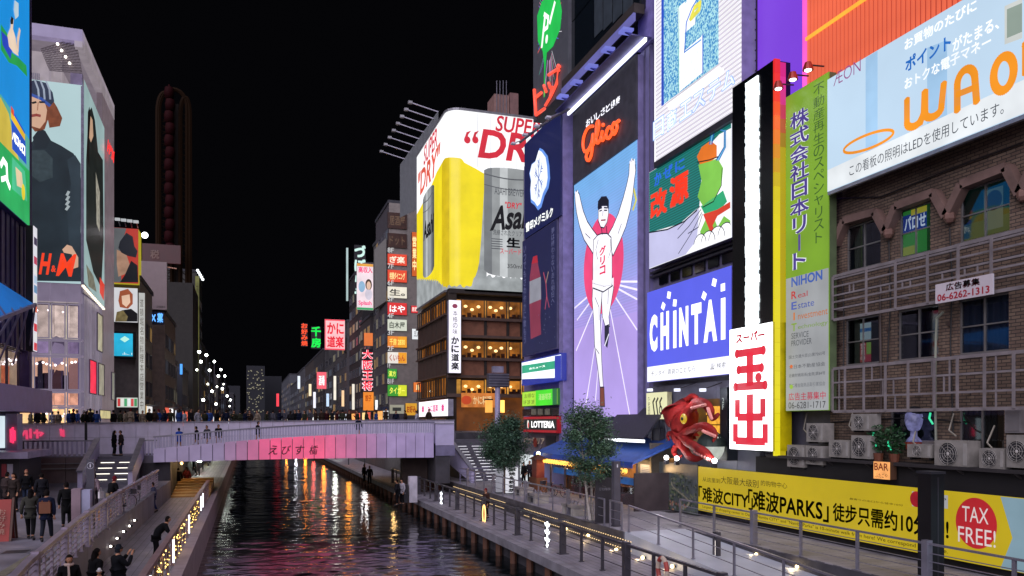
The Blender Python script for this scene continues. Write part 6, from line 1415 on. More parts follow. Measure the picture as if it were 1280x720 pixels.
for k in range(5): p = t0(614, 299+k*3); q = t0(628, 300+k*3); bpoly([(p[0], p[1]), (q[0], p[1]), (q[0], p[1]+.1), (p[0], p[1]+.1)], EM('60646c', .6), .06)
# can on the canal side
p = C_(529, 345); q = C_(543, 232); can(p[0], C_(543, 340)[0], C_(536, 345)[1], C_(536, 236)[1], 'c')
btxt('Asahi', C_(530, 300)[0], C_(536, 296)[1], C_(543, 300)[0], C_(536, 272)[1], BKk, .04, .2, .06)
pb.build('print', None, BB)
# lamp row, rooftop plant
t = thing('rooftop_tank', 'pinkish rooftop plant block with thin aerials above the beer advert', 'rooftop plant', (ax+10, AY+8, zt1)); p0, p1 = onY(618, 139, AY+6), onY(648, 121, AY+6)
B().box(p0.x, p1.x-1.2, AY+6, AY+9, p0.z-1, p1.z).build('tank', DM('8a6a64', .7), t); B().box(p1.x-1.1, p1.x, AY+6, AY+9, p0.z-1, p1.z+.4).build('tank', DM('7a5a58', .7), t)
for x in (620, 624, 628, 632): q = onY(x, 102, AY+6.2); B().tube([(q.x, AY+5.9, p0.z-.5), (q.x, AY+5.9, q.z)], .05, 5).build('aerial', steel, t)
for x in (601, 612, 655): q = onY(x, 135, AY+3); tag(B().lathe((q.x, AY+3, zt1-.4), [(0, 0), (.7, 0), (.75, .6), (.5, 1.0), (0, 1.1)], 12).build('roof_vent', DM('6a6a72', .5)), f'round roof vent on top of the beer advert, {({601:"left",612:"middle",655:"right"})[x]} one', 'roof vent')
q = onX(543, 150, ax+1); 
# bare back board and lamp arms left of it
t = thing('blank_board', 'grey unlit board with a comb of lamp arms behind the beer advert', 'billboard', (ax, yfar+3, zb1+5)); p0, p1 = onX(521.5, 300, ax+1), onX(501, 270, ax+1)
B().add([tuple(onX(x, y, ax+1.0)) for x, y in ((521, 262), (500, 272), (500, 206), (548, 138), (548, 262))]+[tuple(onX(x, y, ax+1.6)) for x, y in ((521, 262), (500, 272), (500, 206), (548, 138), (548, 262))], [(0, 4, 3, 2, 1), (5, 6, 7, 8, 9), (0, 1, 6, 5), (1, 2, 7, 6), (2, 3, 8, 7), (3, 4, 9, 8)]).build('board', DM('7e8286', .6, 0, .15), t)
for k in range(8):
    x0, y0 = 548-k*6, 140+k*8.4; a = onX(x0, y0, ax+1); B().bar(a, a+Vector((-3.4, .4, .9)), .12).build('lamp_arm', steel, t)
    B().box(a.x-3.7, a.x-3.2, a.y+.2, a.y+.6, a.z+.75, a.z+1.05).build('lamp_head', DM('9a9aa0', .4), t)
# white vertical restaurant sign and its horizontal one
sg = fsign('vertical_sign', 'tall white lit vertical sign with black kana on the building corner', 'sign', AY-1.2, 561, 576, 375, 466, depth=.8, casing=DM('8a88a0', .4), face=EM('f2eefa', 1.3, True)); sg.nvtext('かに道楽', .2, .03, .85, .5, EM('1c1830', .4), .04, 2); sg.nvtext('本格の味', .32, .52, .72, .86, EM('40384c', .5), .0, 2); sg.ell(.5*sg.w, .92*sg.h, .3, .25, EM('a04060', .8), 2); sg.done('lettering')
sg = rsign('shop_sign', 'wide white lit sign with pink crab crests at street level by the bridge', 'sign', ax-.8, 524, 560, 503, 521, depth=.6, casing=DM('9a98a8', .4), face=EM('fbeef6', 1.5, True)); sg.ntext('かに道楽', .33, .28, .7, .75, EM('d02878', 1), .02)
for cu in (.16, .85):
    sg.ell(cu*sg.w, .5*sg.h, .55, .4, EM('e04a8c', 1), 2)
    for k in range(4):
        for s_ in (-1, 1): sg.line([(cu*sg.w, .5*sg.h), (cu*sg.w+s_*(.75), .5*sg.h+(-.5+k*.33))], .1, EM('e04a8c', 1), 2)
sg.done('print')
# street clock post and globe lamps
p = onZ(622.5, 600, ZPR); cp = thing('clock_post', 'lavender-grey post with a slatted drum clock in front of the corner building', 'clock', (17.2, 72, ZPR)); q = onY(622, 480, 72)
B().tube([(q.x, 72, ZST-1), (q.x, 72, onY(622, 474, 72).z)], .26, 10).build('post', lav, cp)
B().box(q.x-.95, q.x+.95, 71.6, 72.4, onY(622, 484, 72).z, onY(622, 467, 72).z).build('drum', DM('6a6878', .4, .5), cp)
for i in range(5): z = onY(622, 482.5-i*3.4, 72).z; B().box(q.x-1.0, q.x+1.0, 71.5, 71.595, z, z+.1).build('slat', steel, cp)
B().box(q.x-.5, q.x+.5, 71.7, 72.3, onY(622, 466, 72).z, onY(622, 458, 72).z).build('top_cap', DM('8d8aa0', .4), cp)

# ================================================================== FAR RIGHT BANK
random.seed(31)
FWIN = [EM('cfc4a0', .35, False, .5, 2), EM('e0b060', .45, False, .5, 2), DM('14161c', .1), DM('101218', .1), DM('0c0e14', .1), DM('1a1c24', .1), EM('8090a8', .25, False, .5, 2)]
def far_building(label, x0, x1, y0, y1, zt, mat, canal='L', wy=3.2, wf=True, shop=True):
    t = thing('building', label, 'building', ((x0+x1)/2, y0, ZST), 'distant canal-side buildings'); B().box(x0, x1, y0, y1, ZST, zt).build('wall', mat, t)
    fx, U = (x0, (0, -1, 0)) if canal == 'L' else (x1, (0, 1, 0)); sgn = -1 if canal == 'L' else 1
    nz = max(1, int((zt-ZST-4)/3.4)); ny = max(1, int((y1-y0)/wy))
    for j in range(nz):
        z = ZST+4+j*3.4
        for k in range(ny):
            w = (y1-y0)/ny*.62; yc = y0+(k+.5)*(y1-y0)/ny
            O = (fx+.0, yc+w/2, z) if canal == 'L' else (fx, yc-w/2, z)
            window(t, O, U, round(w, 1), 1.9, DM('5a5a62', .5), random.choice(FWIN), 2, 1, .08, .1)
    if wf:
        nx = max(1, min(6, int((x1-x0)/3)))
        for j in range(nz):
            for k in range(nx): window(t, (x0+(k+.2)*(x1-x0)/nx, y0, ZST+4+j*3.4), (1, 0, 0), round((x1-x0)/nx*.6, 1), 1.9, DM('5a5a62', .5), random.choice(FWIN), 2, 1, .08, .1)
    B().box(x0-.15, x1+.15, y0-.15, y1+.15, zt+.002, zt+.5).build('parapet', DM('3a3a42', .7), t)
    if shop:
        for k in range(max(1, int((y1-y0)/6))):
            y = y0+k*6; c = random.choice(['ffd890', 'ffffff', 'ffb060', 'e8f0ff', 'ff6a50'])
            e = EM(c, random.choice([.5, .9, 1.3]), False, .5, 1.5); B().box(fx-.08 if sgn < 0 else fx, fx if sgn < 0 else fx+.08, y+.4, y+5.4, ZST+.3, ZST+2.9).build('shop_window', e, t)
            B().box(fx-.9 if sgn < 0 else fx+.01, fx-.01 if sgn < 0 else fx+.9, y+.3, y+5.5, ZST+3.0, ZST+3.5).build('shop_awning', DM(random.choice(['5a2a24', '2c3450', '4a4a4a']), .6), t)
    return t
gx = ax+.6
zf = lambda x, y, X: onX(x, y, X).z
# floor-directory tower, x 467..515
fy = yat(486, gx); zf1 = onY(500, 255, fy).z
fb1 = far_building('grey tower whose front carries a ladder of small lit floor signs', gx, gx+16, fy, fy+14, zf1, DM('4a464c', .7, 0, .2), wf=False)
B().box(gx+.02, gx+5.5, fy-.25, fy-.01, ZST+3, zf1).build('front_panel', DM('8d8580', .6, 0, .15), fb1)
fl_s = [('8F', 291+26, 291+40, 'e8482c', 'ぎ楽', 'fff0d8', 317, 331), ('7F', 0, 0, 'e84a2c', '相撲ダイニング', 'ffe8a0', 337, 352), ('6F', 0, 0, 'f2ead8', '生。', '303030', 358, 372), ('5F', 0, 0, 'dd3030', 'はや', 'ffffff', 378, 393), ('4F', 0, 0, 'd8dccc', '白木屋', '303830', 399, 413), ('3F', 0, 0, 'f08a30', '千房 2830', 'ffe070', 420, 434), ('2F', 0, 0, 'f0e8e0', 'くいもん', 'b04030', 440, 454), ('1F', 0, 0, '2f9a38', '漢方', 'e8f060', 461, 473), ('B1F', 0, 0, '3c9a30', 'タイガー', 'f0f060', 481, 495)]
for nm, _, _, col, txt, tc, yt, ybm in fl_s:
    x0, x1 = (484.5, 508.5) if nm != '1F' else (484.5, 496)
    sg = fsign('floor_sign', f'small lit floor sign of the {nm} level on the grey tower, colour-fronted', 'sign', fy-.4, x0, x1, yt, ybm, depth=.3, casing=dark, face=EM(col, 1.05, False), group='floor signs on the grey tower')
    if nm in ('3F', '2F', 'B1F'): sg.nrect(.55, 0, 1, 1, EM('f0a028' if nm != 'B1F' else 'd8e030', 1.05), 1)
    sg.ntext(txt, .1, .2, .9, .8, EM(tc, 1.2), .02, 0, 2); sg.text(nm, .0, sg.h+.2, sg.w*.32, sg.h+1.0, EM('e8e8e8', .9), .0, 0, 1); sg.done('lettering')
    sg.t['label'] = f'small lit sign for floor {nm} on the grey tower, ' + {'8F': 'red-orange, topmost', '7F': 'orange with yellow kana', '6F': 'white with brush kanji', '5F': 'red with white kana', '4F': 'pale with dark kanji', '3F': 'orange and yellow', '2F': 'white and orange', '1F': 'small green', 'B1F': 'green and yellow, lowest'}[nm]
for yt, ybm in ((265, 285), (291, 309)):
    sg = fsign('menu_sign', 'unlit dark brown board at the top of the floor-sign tower, '+('upper' if yt == 265 else 'lower'), 'sign', fy-.4, 484.5, 508.5, yt, ybm, depth=.3, casing=dark, face=EM('50281c', .4, False, .5, 2)); sg.ntext('居酒屋' if yt == 265 else 'ドット', .1, .2, .9, .8, EM('907058', .5), .01); sg.done('lettering')  # unlit boards: their faint glow is put into the face emission
# buildings on along the bank
specs = [(467, 300, 'narrow grey building with a blank slanted board left of the floor-sign tower', '54504e'), (450, 395, 'narrow building behind the red vertical neon kanji', '3a3436'), (434, 330, 'dark building under the tall pale neon kana', '232024'), (419, 402, 'grey mid-height building behind the red and white kana board', '504c50'),
         (404, 425, 'pale building with a small red sign, right bank', '48464a'), (392, 437, 'low dark building under the green neon kanji', '2e2c30'), (380, 447, 'small brown building far along the right bank', '3e3836'), (371, 460, 'grey block near the end of the right bank', '4a4a50'), (362, 476, 'tiny farthest building of the right bank', '3a3c44'), (352, 468, 'flat-roofed pale tower at the far end of the right bank', '4c4e56')]
prev = fy+14.2
for i, (x, y, lab, c) in enumerate(specs):
    ye = yat(x, gx); ye = min(max(ye, prev+6), 900); zt = EYE.z+(HOR-y)*((prev*cY+gx*sY))/FPX
    far_building(lab, gx+(.0 if i % 2 else .5), gx+18, prev+.15, ye, zt, DM(c, .8, 0, .25), wy=4.5 if i < 4 else 9, wf=i in (0, 2, 9)); prev = ye
def far_sign(name, label, x0, x1, yt, ybm, Y, face, body, st=1.2, cat='sign', fs=None, vert=False, border=0.0, grp=None, bold=.03):
    sg = fsign(name, label, cat, Y, x0, x1, yt, ybm, depth=.5, casing=dark, face=EM(face, st, True) if face else None, group=grp, border=border)
    if body:
        for (t_, u0, v0, u1, v1, c) in body: (sg.nvtext(t_[1:], u0, v0, u1, v1, EM(c, 1.3), bold, 2) if t_[0] == '|' else sg.ntext(t_, u0, v0, u1, v1, EM(c, 1.3), bold, 0, 2))
    sg.done('lettering'); return sg
Yf = 126.
far_sign('neon_sign', 'red vertical neon kanji 大阪王将 with white outline, right bank', 452, 466.5, 436, 491, 132, None, [('|大阪王将', .02, .02, .98, .98, 'ffd8e0')], bold=.075)
sg = fsign('x', '', '', 131.9, 452, 466.5, 436, 491, parent=[o for o in S.objects if o.get('label') == 'red vertical neon kanji 大阪王将 with white outline, right bank'][0]); sg.n = .3; sg.nvtext('大阪王将', .08, .03, .92, .98, EM('f02840', 1.4), .02, 3); sg.done('lettering')
far_sign('lantern_sign', 'orange lit lantern-shaped sign below the red neon kanji', 454, 467, 490, 513, 131, 'f08a28', [('餃子', .2, .5, .8, .85, 'a04010')], 1.1)
far_sign('lamp_sign', 'small orange lamp above the red neon kanji', 455, 466, 416, 432, 131, 'e87a38', None, 1.0)
sg = far_sign('billboard', 'pink and white lit billboard with a portrait on the dark building', 446, 466.5, 329, 387, 150, 'f0dce4', [('高収入', .1, .8, .95, .93, 'e04070'), ('Splash', .1, .08, .9, .2, 'e05080')], 1.1)
sg.n = .05; sg.ell(.72*sg.w, .55*sg.h, .2*sg.w, .12*sg.h, EM('503828', .7), 3); sg.ell(.72*sg.w, .53*sg.h, .13*sg.w, .09*sg.h, EM('e8c0a8', 1), 4); sg.ell(.72*sg.w, .34*sg.h, .22*sg.w, .12*sg.h, EM('d8d0e0', 1), 3); sg.ell(.3*sg.w, .5*sg.h, .2*sg.w, .12*sg.h, EM('90b8d8', 1), 3); sg.nrect(0, .94, 1, 1, EM('f0a838', 1), 3); sg.nrect(0, 0, 1, .05, EM('38a868', 1), 3); sg.b.v and sg.b.build('print', None, sg.t)
bl = thing('blank_board', 'slanted grey blank billboard between the pink advert and the floor signs', 'billboard', (gx, 135, 30)); ps = [(468, 312), (483, 297), (483, 376), (468, 386)]
B().add([tuple(onY(x, y, 133 if x > 475 else 141)) for x, y in ps]+[tuple(onY(x, y, 133 if x > 475 else 141)+Vector((.5, 1, 0))) for x, y in ps], [(3, 2, 1, 0), (4, 5, 6, 7), (0, 1, 5, 4), (1, 2, 6, 5), (2, 3, 7, 6), (3, 0, 4, 7)]).build('board', DM('8a8884', .6, 0, .1), bl)
far_sign('neon_sign', 'tall pale neon kana づぼらや high on the dark building', 443, 457, 306, 376, 156, None, [('|づぼらや', .0, .0, 1, 1, 'bfe0d8')], bold=.06)
tag(B().bar(onY(434, 310, 158), onY(434, 376, 158), .35).build('neon_line', EM('b8d0d0', .9)), 'thin pale neon line left of the tall kana sign', 'neon sign')
sg = far_sign('billboard', 'red-edged lit board with large red kana かに道 on the right bank', 406, 431, 399, 437, 190, 'f6b8bc', [('かに', .12, .52, .95, .9, 'd81c30'), ('道楽', .12, .08, .95, .45, 'd81c30')], 1.2)
for a in ((0, 0, 1, .04), (0, .96, 1, 1), (0, 0, .04, 1)): sg.nrect(*a, EM('f03048', 1.3), 3)
sg.b.build('print', None, sg.t)
far_sign('neon_sign', 'green neon kanji 千房 beside the red-edged board', 389, 401, 408, 436, 240, None, [('|千房', .0, .0, 1, 1, '20e050')], bold=.05)
far_sign('neon_sign', 'red-green neon kanji お好み焼 leftmost on the right bank', 376.5, 384.5, 404, 433, 240, None, [('|お好み焼', .0, .0, 1, 1, 'f05030')], bold=.05)
far_sign('shop_sign', 'small red and white lit sign low on the right bank', 396, 408, 465, 486, 200, 'f06070', [('酒場', .2, .2, .8, .8, 'ffffff')], 1.2)
far_sign('shop_sign', 'yellow dotted lit sign at street level beside the crab-crest sign', 507, 521, 504, 519, 112, 'e8a830', [('お好み', .1, .2, .9, .8, '8a2010')], .9)
far_sign('shop_sign', 'grey-white plain lit board at street level left of the yellow sign', 487, 505, 506, 517, 118, 'b8b4a0', [('一', .2, .3, .8, .7, '303030')], .7)
far_sign('shop_sign', 'thin red lit sign high beside the beer advert', 514, 522, 382, 391, 112, 'e03038', [('居酒', .1, .2, .9, .8, 'ffd8d0')], 1.0)
far_sign('shop_sign', 'white lit sign on the side street beside the beer advert', 515, 527, 411, 424, 113, 'e8ecf0', [('三八', .2, .25, .8, .75, '202020')], 1.1)
far_sign('shop_sign', 'orange lit sign low on the side street beside the corner building', 517, 527, 478, 490, 113, 'f0803a', [('鳥', .3, .2, .7, .8, 'fff0c0')], 1.0)
far_sign('shop_sign', 'orange lit banner in the gap beside the beer advert', 515, 521, 290, 345, 116, 'e86a28', [('|営業中', .1, .1, .9, .9, 'ffe0a0')], .8)
for i, (x, yt, ybm, c) in enumerate([(345.5, 492, 508, 'ff4050'), (372, 470, 486, 'e8f0ff'), (386, 480, 495, 'ffe8c0'), (391.5, 490, 510, 'f4f4ff'), (408, 492, 508, 'c8e0ff'), (417, 470, 500, 'f0e8d8'), (427, 488, 508, 'ffd0a0'), (440, 480, 512, 'e8e0d0'), (469, 500, 512, 'ffffff')]):
    far_sign('shop_sign', f'tiny vertical lit shop sign on the right bank, {ordn(i)} from the far end', x, x+3.2, yt, ybm, 330-i*24, c, None, 1.2, grp='tiny far shop signs, right bank')
t = thing('building', 'unlit dark tower blocks closing the canal in the far distance', 'building', (0, 800, ZST)); 
for x0, x1, y, Y in ((308, 331, 457, 800), (330, 352, 470, 860), (280, 300, 482, 880)): a, b = onY(x0, y, Y), onY(x1, y, Y); B().box(a.x, b.x, Y, Y+40, ZST, a.z).build('tower', DM('1c1e26', .8), t)
tw_b = B()
for k in range(70):
    x = random.uniform(309, 330); y = random.uniform(460, 515); a = onY(x, y, 799.5); tw_b.box(a.x-.5, a.x+.5, 799.3, 799.9, a.z-.4, a.z+.4)
tw_b.build('lit_windows', EM('c8c0a0', .5), t)['kind'] = 'stuff'

# ================================================================== LEFT BANK
LX = -13.2
HY = 75.0
hz = lambda y: onY(103, y, HY).z
hm = thing('fashion_store', 'tall pale lavender store with huge fashion adverts and glazed lower floors', 'building', (-20, 84, ZST))
hx0 = -30.0; cx_ = onY(103, 300, HY).x; LX2 = cx_
hyf = onX(143, 500, cx_).y
HP = glow_panel('c4b4c0', .3); HQ = glow_panel('b4a4c0', .36)  # store cladding: uplighting and street light put into its emission
zt_ = hz(37); zbT, zbB = hz(97), hz(352)
B().box(hx0, cx_-1.2, HY+2.0, hyf, ZST+.1, zt_-6).build('core', DM('6c6878', .6), hm)
# frame of the open top
B().box(hx0, cx_, HY, HY+.9, zt_-1.0, zt_).build('top_beam', glow_panel('b4a4d4', .42), hm)
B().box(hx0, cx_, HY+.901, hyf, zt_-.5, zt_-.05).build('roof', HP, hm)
B().add([(cx_, HY+.001, zt_-1.5), (cx_, HY+.001, zt_-.001), (cx_, hyf, zt_-.001), (cx_, hyf, zt_-1.5), (cx_-.6, HY+.001, zt_-1.5), (cx_-.6, HY+.001, zt_-.001), (cx_-.6, hyf, zt_-.001), (cx_-.6, hyf, zt_-1.5)], [(0, 3, 2, 1), (4, 5, 6, 7), (0, 1, 5, 4), (1, 2, 6, 5), (2, 3, 7, 6), (3, 0, 4, 7)]).build('side_beam', glow_panel('cabcc4', .42), hm)
B().box(hx0, cx_-2.2, HY+3.2, HY+3.4, zbT, zt_-1).build('recess_wall', glow_panel('d4c6cc', .5), hm)
B().box(cx_-3.0, cx_-2.8, HY+2.4, hyf-1, zbT, zt_-1).build('recess_wall', glow_panel('d0c2c8', .4), hm)
# lattice screen hung diagonally in the recess
ms = B()
for i in range(26):
    f = i/26; a = onY(51+f*45, 61-f*13, HY+.6); b = onY(62+f*42, 88+f*3, HY+.6); ms.bar(a, b, .05)
for j in range(13):
    f = j/12; a = onY(51+f*11, 61+f*27, HY+.55); b = onY(94+f*9, 48+f*44, HY+.55); ms.bar(a, b, .05)
ms.build('lattice_screen', DM('7a7074', .5, .2), hm)['kind'] = 'stuff'
for i in range(5): q = onY(67+i*5, 47+i*8, HY+.3); B().ball(q, .11, 8, 5).build('downlight', EM('fff6e8', 5), hm)
for i in range(5): z = zbT+i*.0; q = onY(40+i*2.2, 75, HY+2.9); B().box(q.x-.04, q.x+.04, q.y-.02, q.y+.02, zbT, zt_-3).build('fin', steel, hm)
# corner strips between adverts, and the pale side wall at far end
B().box(cx_-.9, cx_-.0, HY+.0, HY+.35, zbB-.2, zbT+.3).build('corner_post', DM('9a8fb0', .5), hm)
yA, yB = onX(128, 400, cx_).y, hyf
nf = 14
for i in range(nf):
    a = yA+(yB-yA)*i/nf; B().box(cx_-.5, cx_-.02, a, a+(yB-yA)/nf-.08, ZST+.1, zt_-1.51).build('wall_strip', glow_panel('a8949c', .34), hm)
# panel band and glazed floors, front
bandz = (hz(352), hz(378)); pxs = [0-8, 18, 41, 62.5, 82.5, 101]
fx_ = [onY(x, 400, HY).x for x in pxs]
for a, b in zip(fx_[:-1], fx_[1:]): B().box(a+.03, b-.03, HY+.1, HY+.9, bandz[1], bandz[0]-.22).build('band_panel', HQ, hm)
B().box(hx0, cx_, HY-.05, HY+.95, bandz[0]-.2, bandz[0]-.02).build('ledge', DM('b0a6c4', .5), hm)
rooms = [(380, 424, 'c8bc98', .55), (426, 444, 'a090a0', .35), (446, 488, 'd2a878', .55), (490, 508, 'd6a070', .62), (510, 532, 'e6c070', .85)]
for ri, (ya_, yb_, c, st_) in enumerate(rooms):
    z1, z0 = hz(ya_), hz(yb_)
    for k, (a, b) in enumerate(zip(fx_[:-1], fx_[1:])):
        B().box(a, b-.04, HY+1.6, HY+1.7, z0, z1).build('lit_interior', EM(c, st_*(3.4-.4*((k+ri) % 3)), True, .4, .5+.3*k), hm); window(hm, (a+.03, HY+.15, z0), (1, 0, 0), b-a-.06, z1-z0-.02, glow_panel('b8aac0', .34), GLASS('f0eaff', .10), 1, 1, .1, .12)
    B().box(hx0, cx_-.05, HY+.3, HY+1.59, z0-.14, z0-.005).build('floor_edge', HQ, hm)
    if ri in (0, 2, 4):
        for k in range(9 if ri > 1 else 3): q = onY(47+k*(6 if ri > 1 else 15)+random.uniform(-2, 2), ya_+random.uniform(6, 11), HY+1.1); B().ball(q, .10 if ri > 1 else .08, 6, 4).build('ceiling_lamp', EM('fff0d0', 5), hm)
for x, y in ((69, 510), (90, 513)): q = onY(x, y, HY+.6); B().ball(q, .24, 8, 6).build('globe_lamp', EM('ffc060', 5), hm)
# big printed faces on the glass of the middle floors, clothing racks
gsg = Sign('', '', '', (fx_[2], HY+1.2, hz(488)), UF, fx_[-1]-fx_[2], hz(380)-hz(488), parent=hm); gsg.n = 0
gsg.pp([(62, 432), (66, 424), (78, 425), (81, 438), (79, 452), (70, 458), (64, 450)], EM('c8bcc4', .55), 1); gsg.pp([(62, 440), (61, 426), (70, 420), (80, 424), (82, 436), (78, 430), (68, 428)], EM('8a7e88', .5), 2)
gsg.pp([(66, 470), (70, 462), (76, 464), (77, 488), (64, 488)], EM('6a4a40', .5), 2); gsg.pp([(86, 456), (98, 452), (100, 488), (86, 488)], EM('c89a80', .6), 2); gsg.pp([(47, 452), (53, 450), (54, 486), (47, 488)], EM('3a3840', .4), 2); gsg.done('window_poster')
for i in range(9): q = onY(46+i*6, 484, HY+1.3); B().box(q.x-.22, q.x+.22, q.y-.1, q.y+.1, q.z-.3, q.z+random.uniform(.7, 1.5)).build('clothes_rail', DM(random.choice(['2c2a30', '6a5a50', 'a09898', '40304a']), .7), hm)
# canal side: metal cladding strips with windows
nb = 13; yA0 = HY+.95
zsb = zbB-.15
def zside(x, y): return onX(x, y, cx_).z
for i in range(nb):
    a = yA0+(hyf-yA0)*i/nb; b = yA0+(hyf-yA0)*(i+1)/nb-.06
    B().box(cx_-.5, cx_-.03, a, b, ZST+.1, zsb if a < yA else zsb).build('cladding_strip', glow_panel('aca0b8', .34+.05*(i % 3)), hm)
for (xa, xb, y0_, y1_, c, st_) in ((121, 128, 395, 438, 'd8d0b0', .6), (111.5, 120, 452, 492, 'ff2c50', 1.0), (122.5, 130, 456, 494, 'cfc8b0', .5), (139, 143, 466, 500, 'c8c8b8', .4), (124, 138, 513, 524, 'e8dca0', .7), (109, 117, 512, 524, 'e0c890', .6)):
    p, q = onX(xa, y1_, cx_), onX(xb, y0_, cx_); t_ = window(hm, (cx_-.02, p.y, p.z), (0, 1, 0), q.y-p.y, onX(xb, y0_, cx_).z-p.z, DM('8a8098', .4), EM(c, st_, c == 'ff2c50', .3, 1), 1, 1, .08, .1)
# the adverts (models are anonymous stand-ins)
sg = fsign('billboard', 'huge lit advert of a woman in striped cap and dark turtleneck, red H&M letters', 'billboard', HY-.1, 18, 102.5, 96.8, 351, depth=.3, casing=DM('9a94ac', .4), face=EM('b4d0d4', .95, True, .06, .2))
sg.w = sg.w
dk = EM('2c3a44', .62, True, .35, .5); dk2 = EM('384854', .6, False, .3, .6); skn = EM('e0b498', .85, False, .1); 
sg.pp([(18, 226), (40, 178), (50, 164), (58, 166), (64, 176), (76, 182), (92, 192), (99, 205), (102, 230), (101, 290), (102.5, 300), (102.5, 352), (18, 352)], dk, 2)
sg.pp([(84, 200), (89, 230), (84, 262), (86, 300), (94, 330), (101, 335), (101, 205), (94, 194)], dk2, 3)
sg.pp([(40, 188), (56, 188), (66, 198), (66, 222), (50, 228), (40, 220)], EM('44545c', .6, False, .3, 2), 3)
sg.pp([(41, 172), (50, 160), (57, 164), (62, 176), (58, 186), (44, 186)], EM('27323c', .6), 4)
sg.pp([(40, 112), (50, 112), (63, 120), (72, 135), (78, 148), (75, 158), (62, 160), (60, 150), (56, 162), (44, 165), (40, 160)], EM('8a4c30', .8, False, .3, 2), 4)
sg.pp([(30, 118), (55, 124), (59, 138), (57, 152), (50, 161), (40, 158), (30, 150)], skn, 5)
sg.pp([(30, 104), (44, 99), (58, 104), (66, 116), (68, 127), (63, 133), (52, 124), (40, 118), (30, 118)], EM('2f3c58', .7), 6)
for x in (44, 51, 58): sg.pline([(x, 101), (x+4, 112), (x+5, 124)], .14, EM('a8b4c8', .8), 7)
sg.pline([(40, 119), (52, 124), (62, 132)], .25, EM('3a5ab0', .8), 7)
sg.pline([(41, 129), (45, 128)], .16, EM('2a2420', .5), 7); sg.pline([(50, 128), (56, 128)], .16, EM('2a2420', .5), 7); sg.pline([(48, 128), (47, 138)], .07, EM('b07a60', .8), 7); sg.pline([(40, 145), (46, 144), (50, 145)], .22, EM('a04a44', .8), 7)
sg.pp([(84, 306), (90, 308), (98, 322), (98, 334), (92, 336), (90, 318), (80, 316), (78, 312)], skn, 6)
HR = EM('f04020', 1.1)
for pts in ([(61, 316), (56, 330), (50, 342)], [(69, 317), (63, 330), (60, 343)], [(54, 331), (66, 328)], [(75, 344), (81, 330), (83, 318), (86, 330), (89, 318)], ):
    pass
sg.text('H', *(lambda a, b: (a[0], a[1], b[0], b[1]))(sg.px(48.5, 343), sg.px(65, 317)), HR, .04, .3, 8); sg.text('&', *(lambda a, b: (a[0], a[1], b[0], b[1]))(sg.px(64, 340), sg.px(70, 332)), HR, .03, .1, 8); sg.text('M', *(lambda a, b: (a[0], a[1], b[0], b[1]))(sg.px(70, 345), sg.px(96, 318)), HR, .015, .3, 8)
for k in range(4): sg.pline([(83+k*.3, 262-k*6), (86, 258-k*6)], .2, EM('b8c4c8', .8), 5)
sg.done('print')
sg = lsign('billboard', 'side advert of a long-haired figure in a dark coat on the store', 'billboard', cx_+.12, 104.5, 130, 160, 386, depth=.2, casing=DM('9a94ac', .4), face=None)
p1, p2, p3, p4 = sg.px(104.5, 99), sg.px(130, 160), sg.px(130, 386), sg.px(104.5, 353)
w_ = sg.w; vb = min(p4[1], p3[1]); 
sg.h = max(p1[1], p2[1]); sg.poly([(0, p4[1]), (0, p1[1]), (w_, p2[1]), (w_, p3[1])], EM('a0bcbc', .85, True, .15, .3), 0, False)
sg.pp([(107, 200), (110, 140), (114, 134), (118, 150), (122, 190), (128, 200), (129, 300), (126, 360), (116, 340), (107, 300)], EM('2c3432', .5, False, .5, .6), 2, False)
sg.pp([(110, 150), (112, 144), (115, 150), (116, 170), (113, 178), (110, 170)], EM('d8b090', .8), 4, False); sg.pp([(108, 196), (109, 140), (111, 133), (112.5, 144), (110.5, 175), (111, 210)], EM('1c1412', .5), 5, False)
sg.pp([(107, 330), (116, 345), (120, 365), (110, 358)], EM('8a8a78', .7, False, .4, 2), 4, False); sg.pp([(119, 215), (124, 240), (124, 290), (120, 280)], EM('b8b4a4', .7, False, .4, 2), 4, False); sg.pp([(124, 346), (130, 356), (129, 376), (124, 366)], EM('e04030', .9), 5, False)
sg.b.build('print', None, sg.t); sg.b = B()
tr = B()
for k in range(16): q = onX(104+k*1.7, 357+k*1.9, cx_+.3); tr.box(q.x-.1, q.x+.1, q.y-.12, q.y+.12, q.z-.12, q.z+.05)
tr.build('lamp_row', EM('fff0d8', 1.6), sg.t)['kind'] = 'stuff'
q = onX(137, 200, cx_+.6); sg = lsign('neon_logo', 'small red neon shop initials high on the store canal wall', 'neon sign', cx_+.4, 133.5, 142.5, 190, 206, depth=.1); sg.ntext('H&M', .0, .0, 1, 1, EM('ff3030', 1.5), .05, .3); sg.done('lettering')

# ---- near left building with the blue screen
NX = -13.7
ny1 = onX(44, 400, NX).y; ny0 = 44.0
nbld = thing('arcade_building', 'dark purple finned building carrying the bright blue and green screen', 'building', (NX-8, 52, ZPL))
zn = lambda x, y: onX(x, y, NX).z
zsb = zn(37, 285); zcan = zn(37, 440)
B().box(NX-16, NX-.4, ny0, onX(39.8, 400, NX+.1).y-.05, zcan, 44).build('core', DM('2e2848', .6), nbld)
for i in range(14):
    y = onX(39.8, 400, NX+.1).y-.65-i*1.02; B().box(NX-.39, NX-.02, y-.62, y, zcan, zsb+8).build('fin', DM('4c4474', .4, .2), nbld)
ny2 = onX(39.8, 400, NX+.1).y
B().box(NX-.5, NX+.1, ny2-.6, ny2, zn(40, 490), 44).build('corner_pier', DM('4a3e78', .5), nbld)
for i, (a, b, c, st_) in enumerate([(372, 388, 'e04060', .6), (396, 420, 'd8d0d8', .5), (440, 486, 'e0b878', .7)]): pass
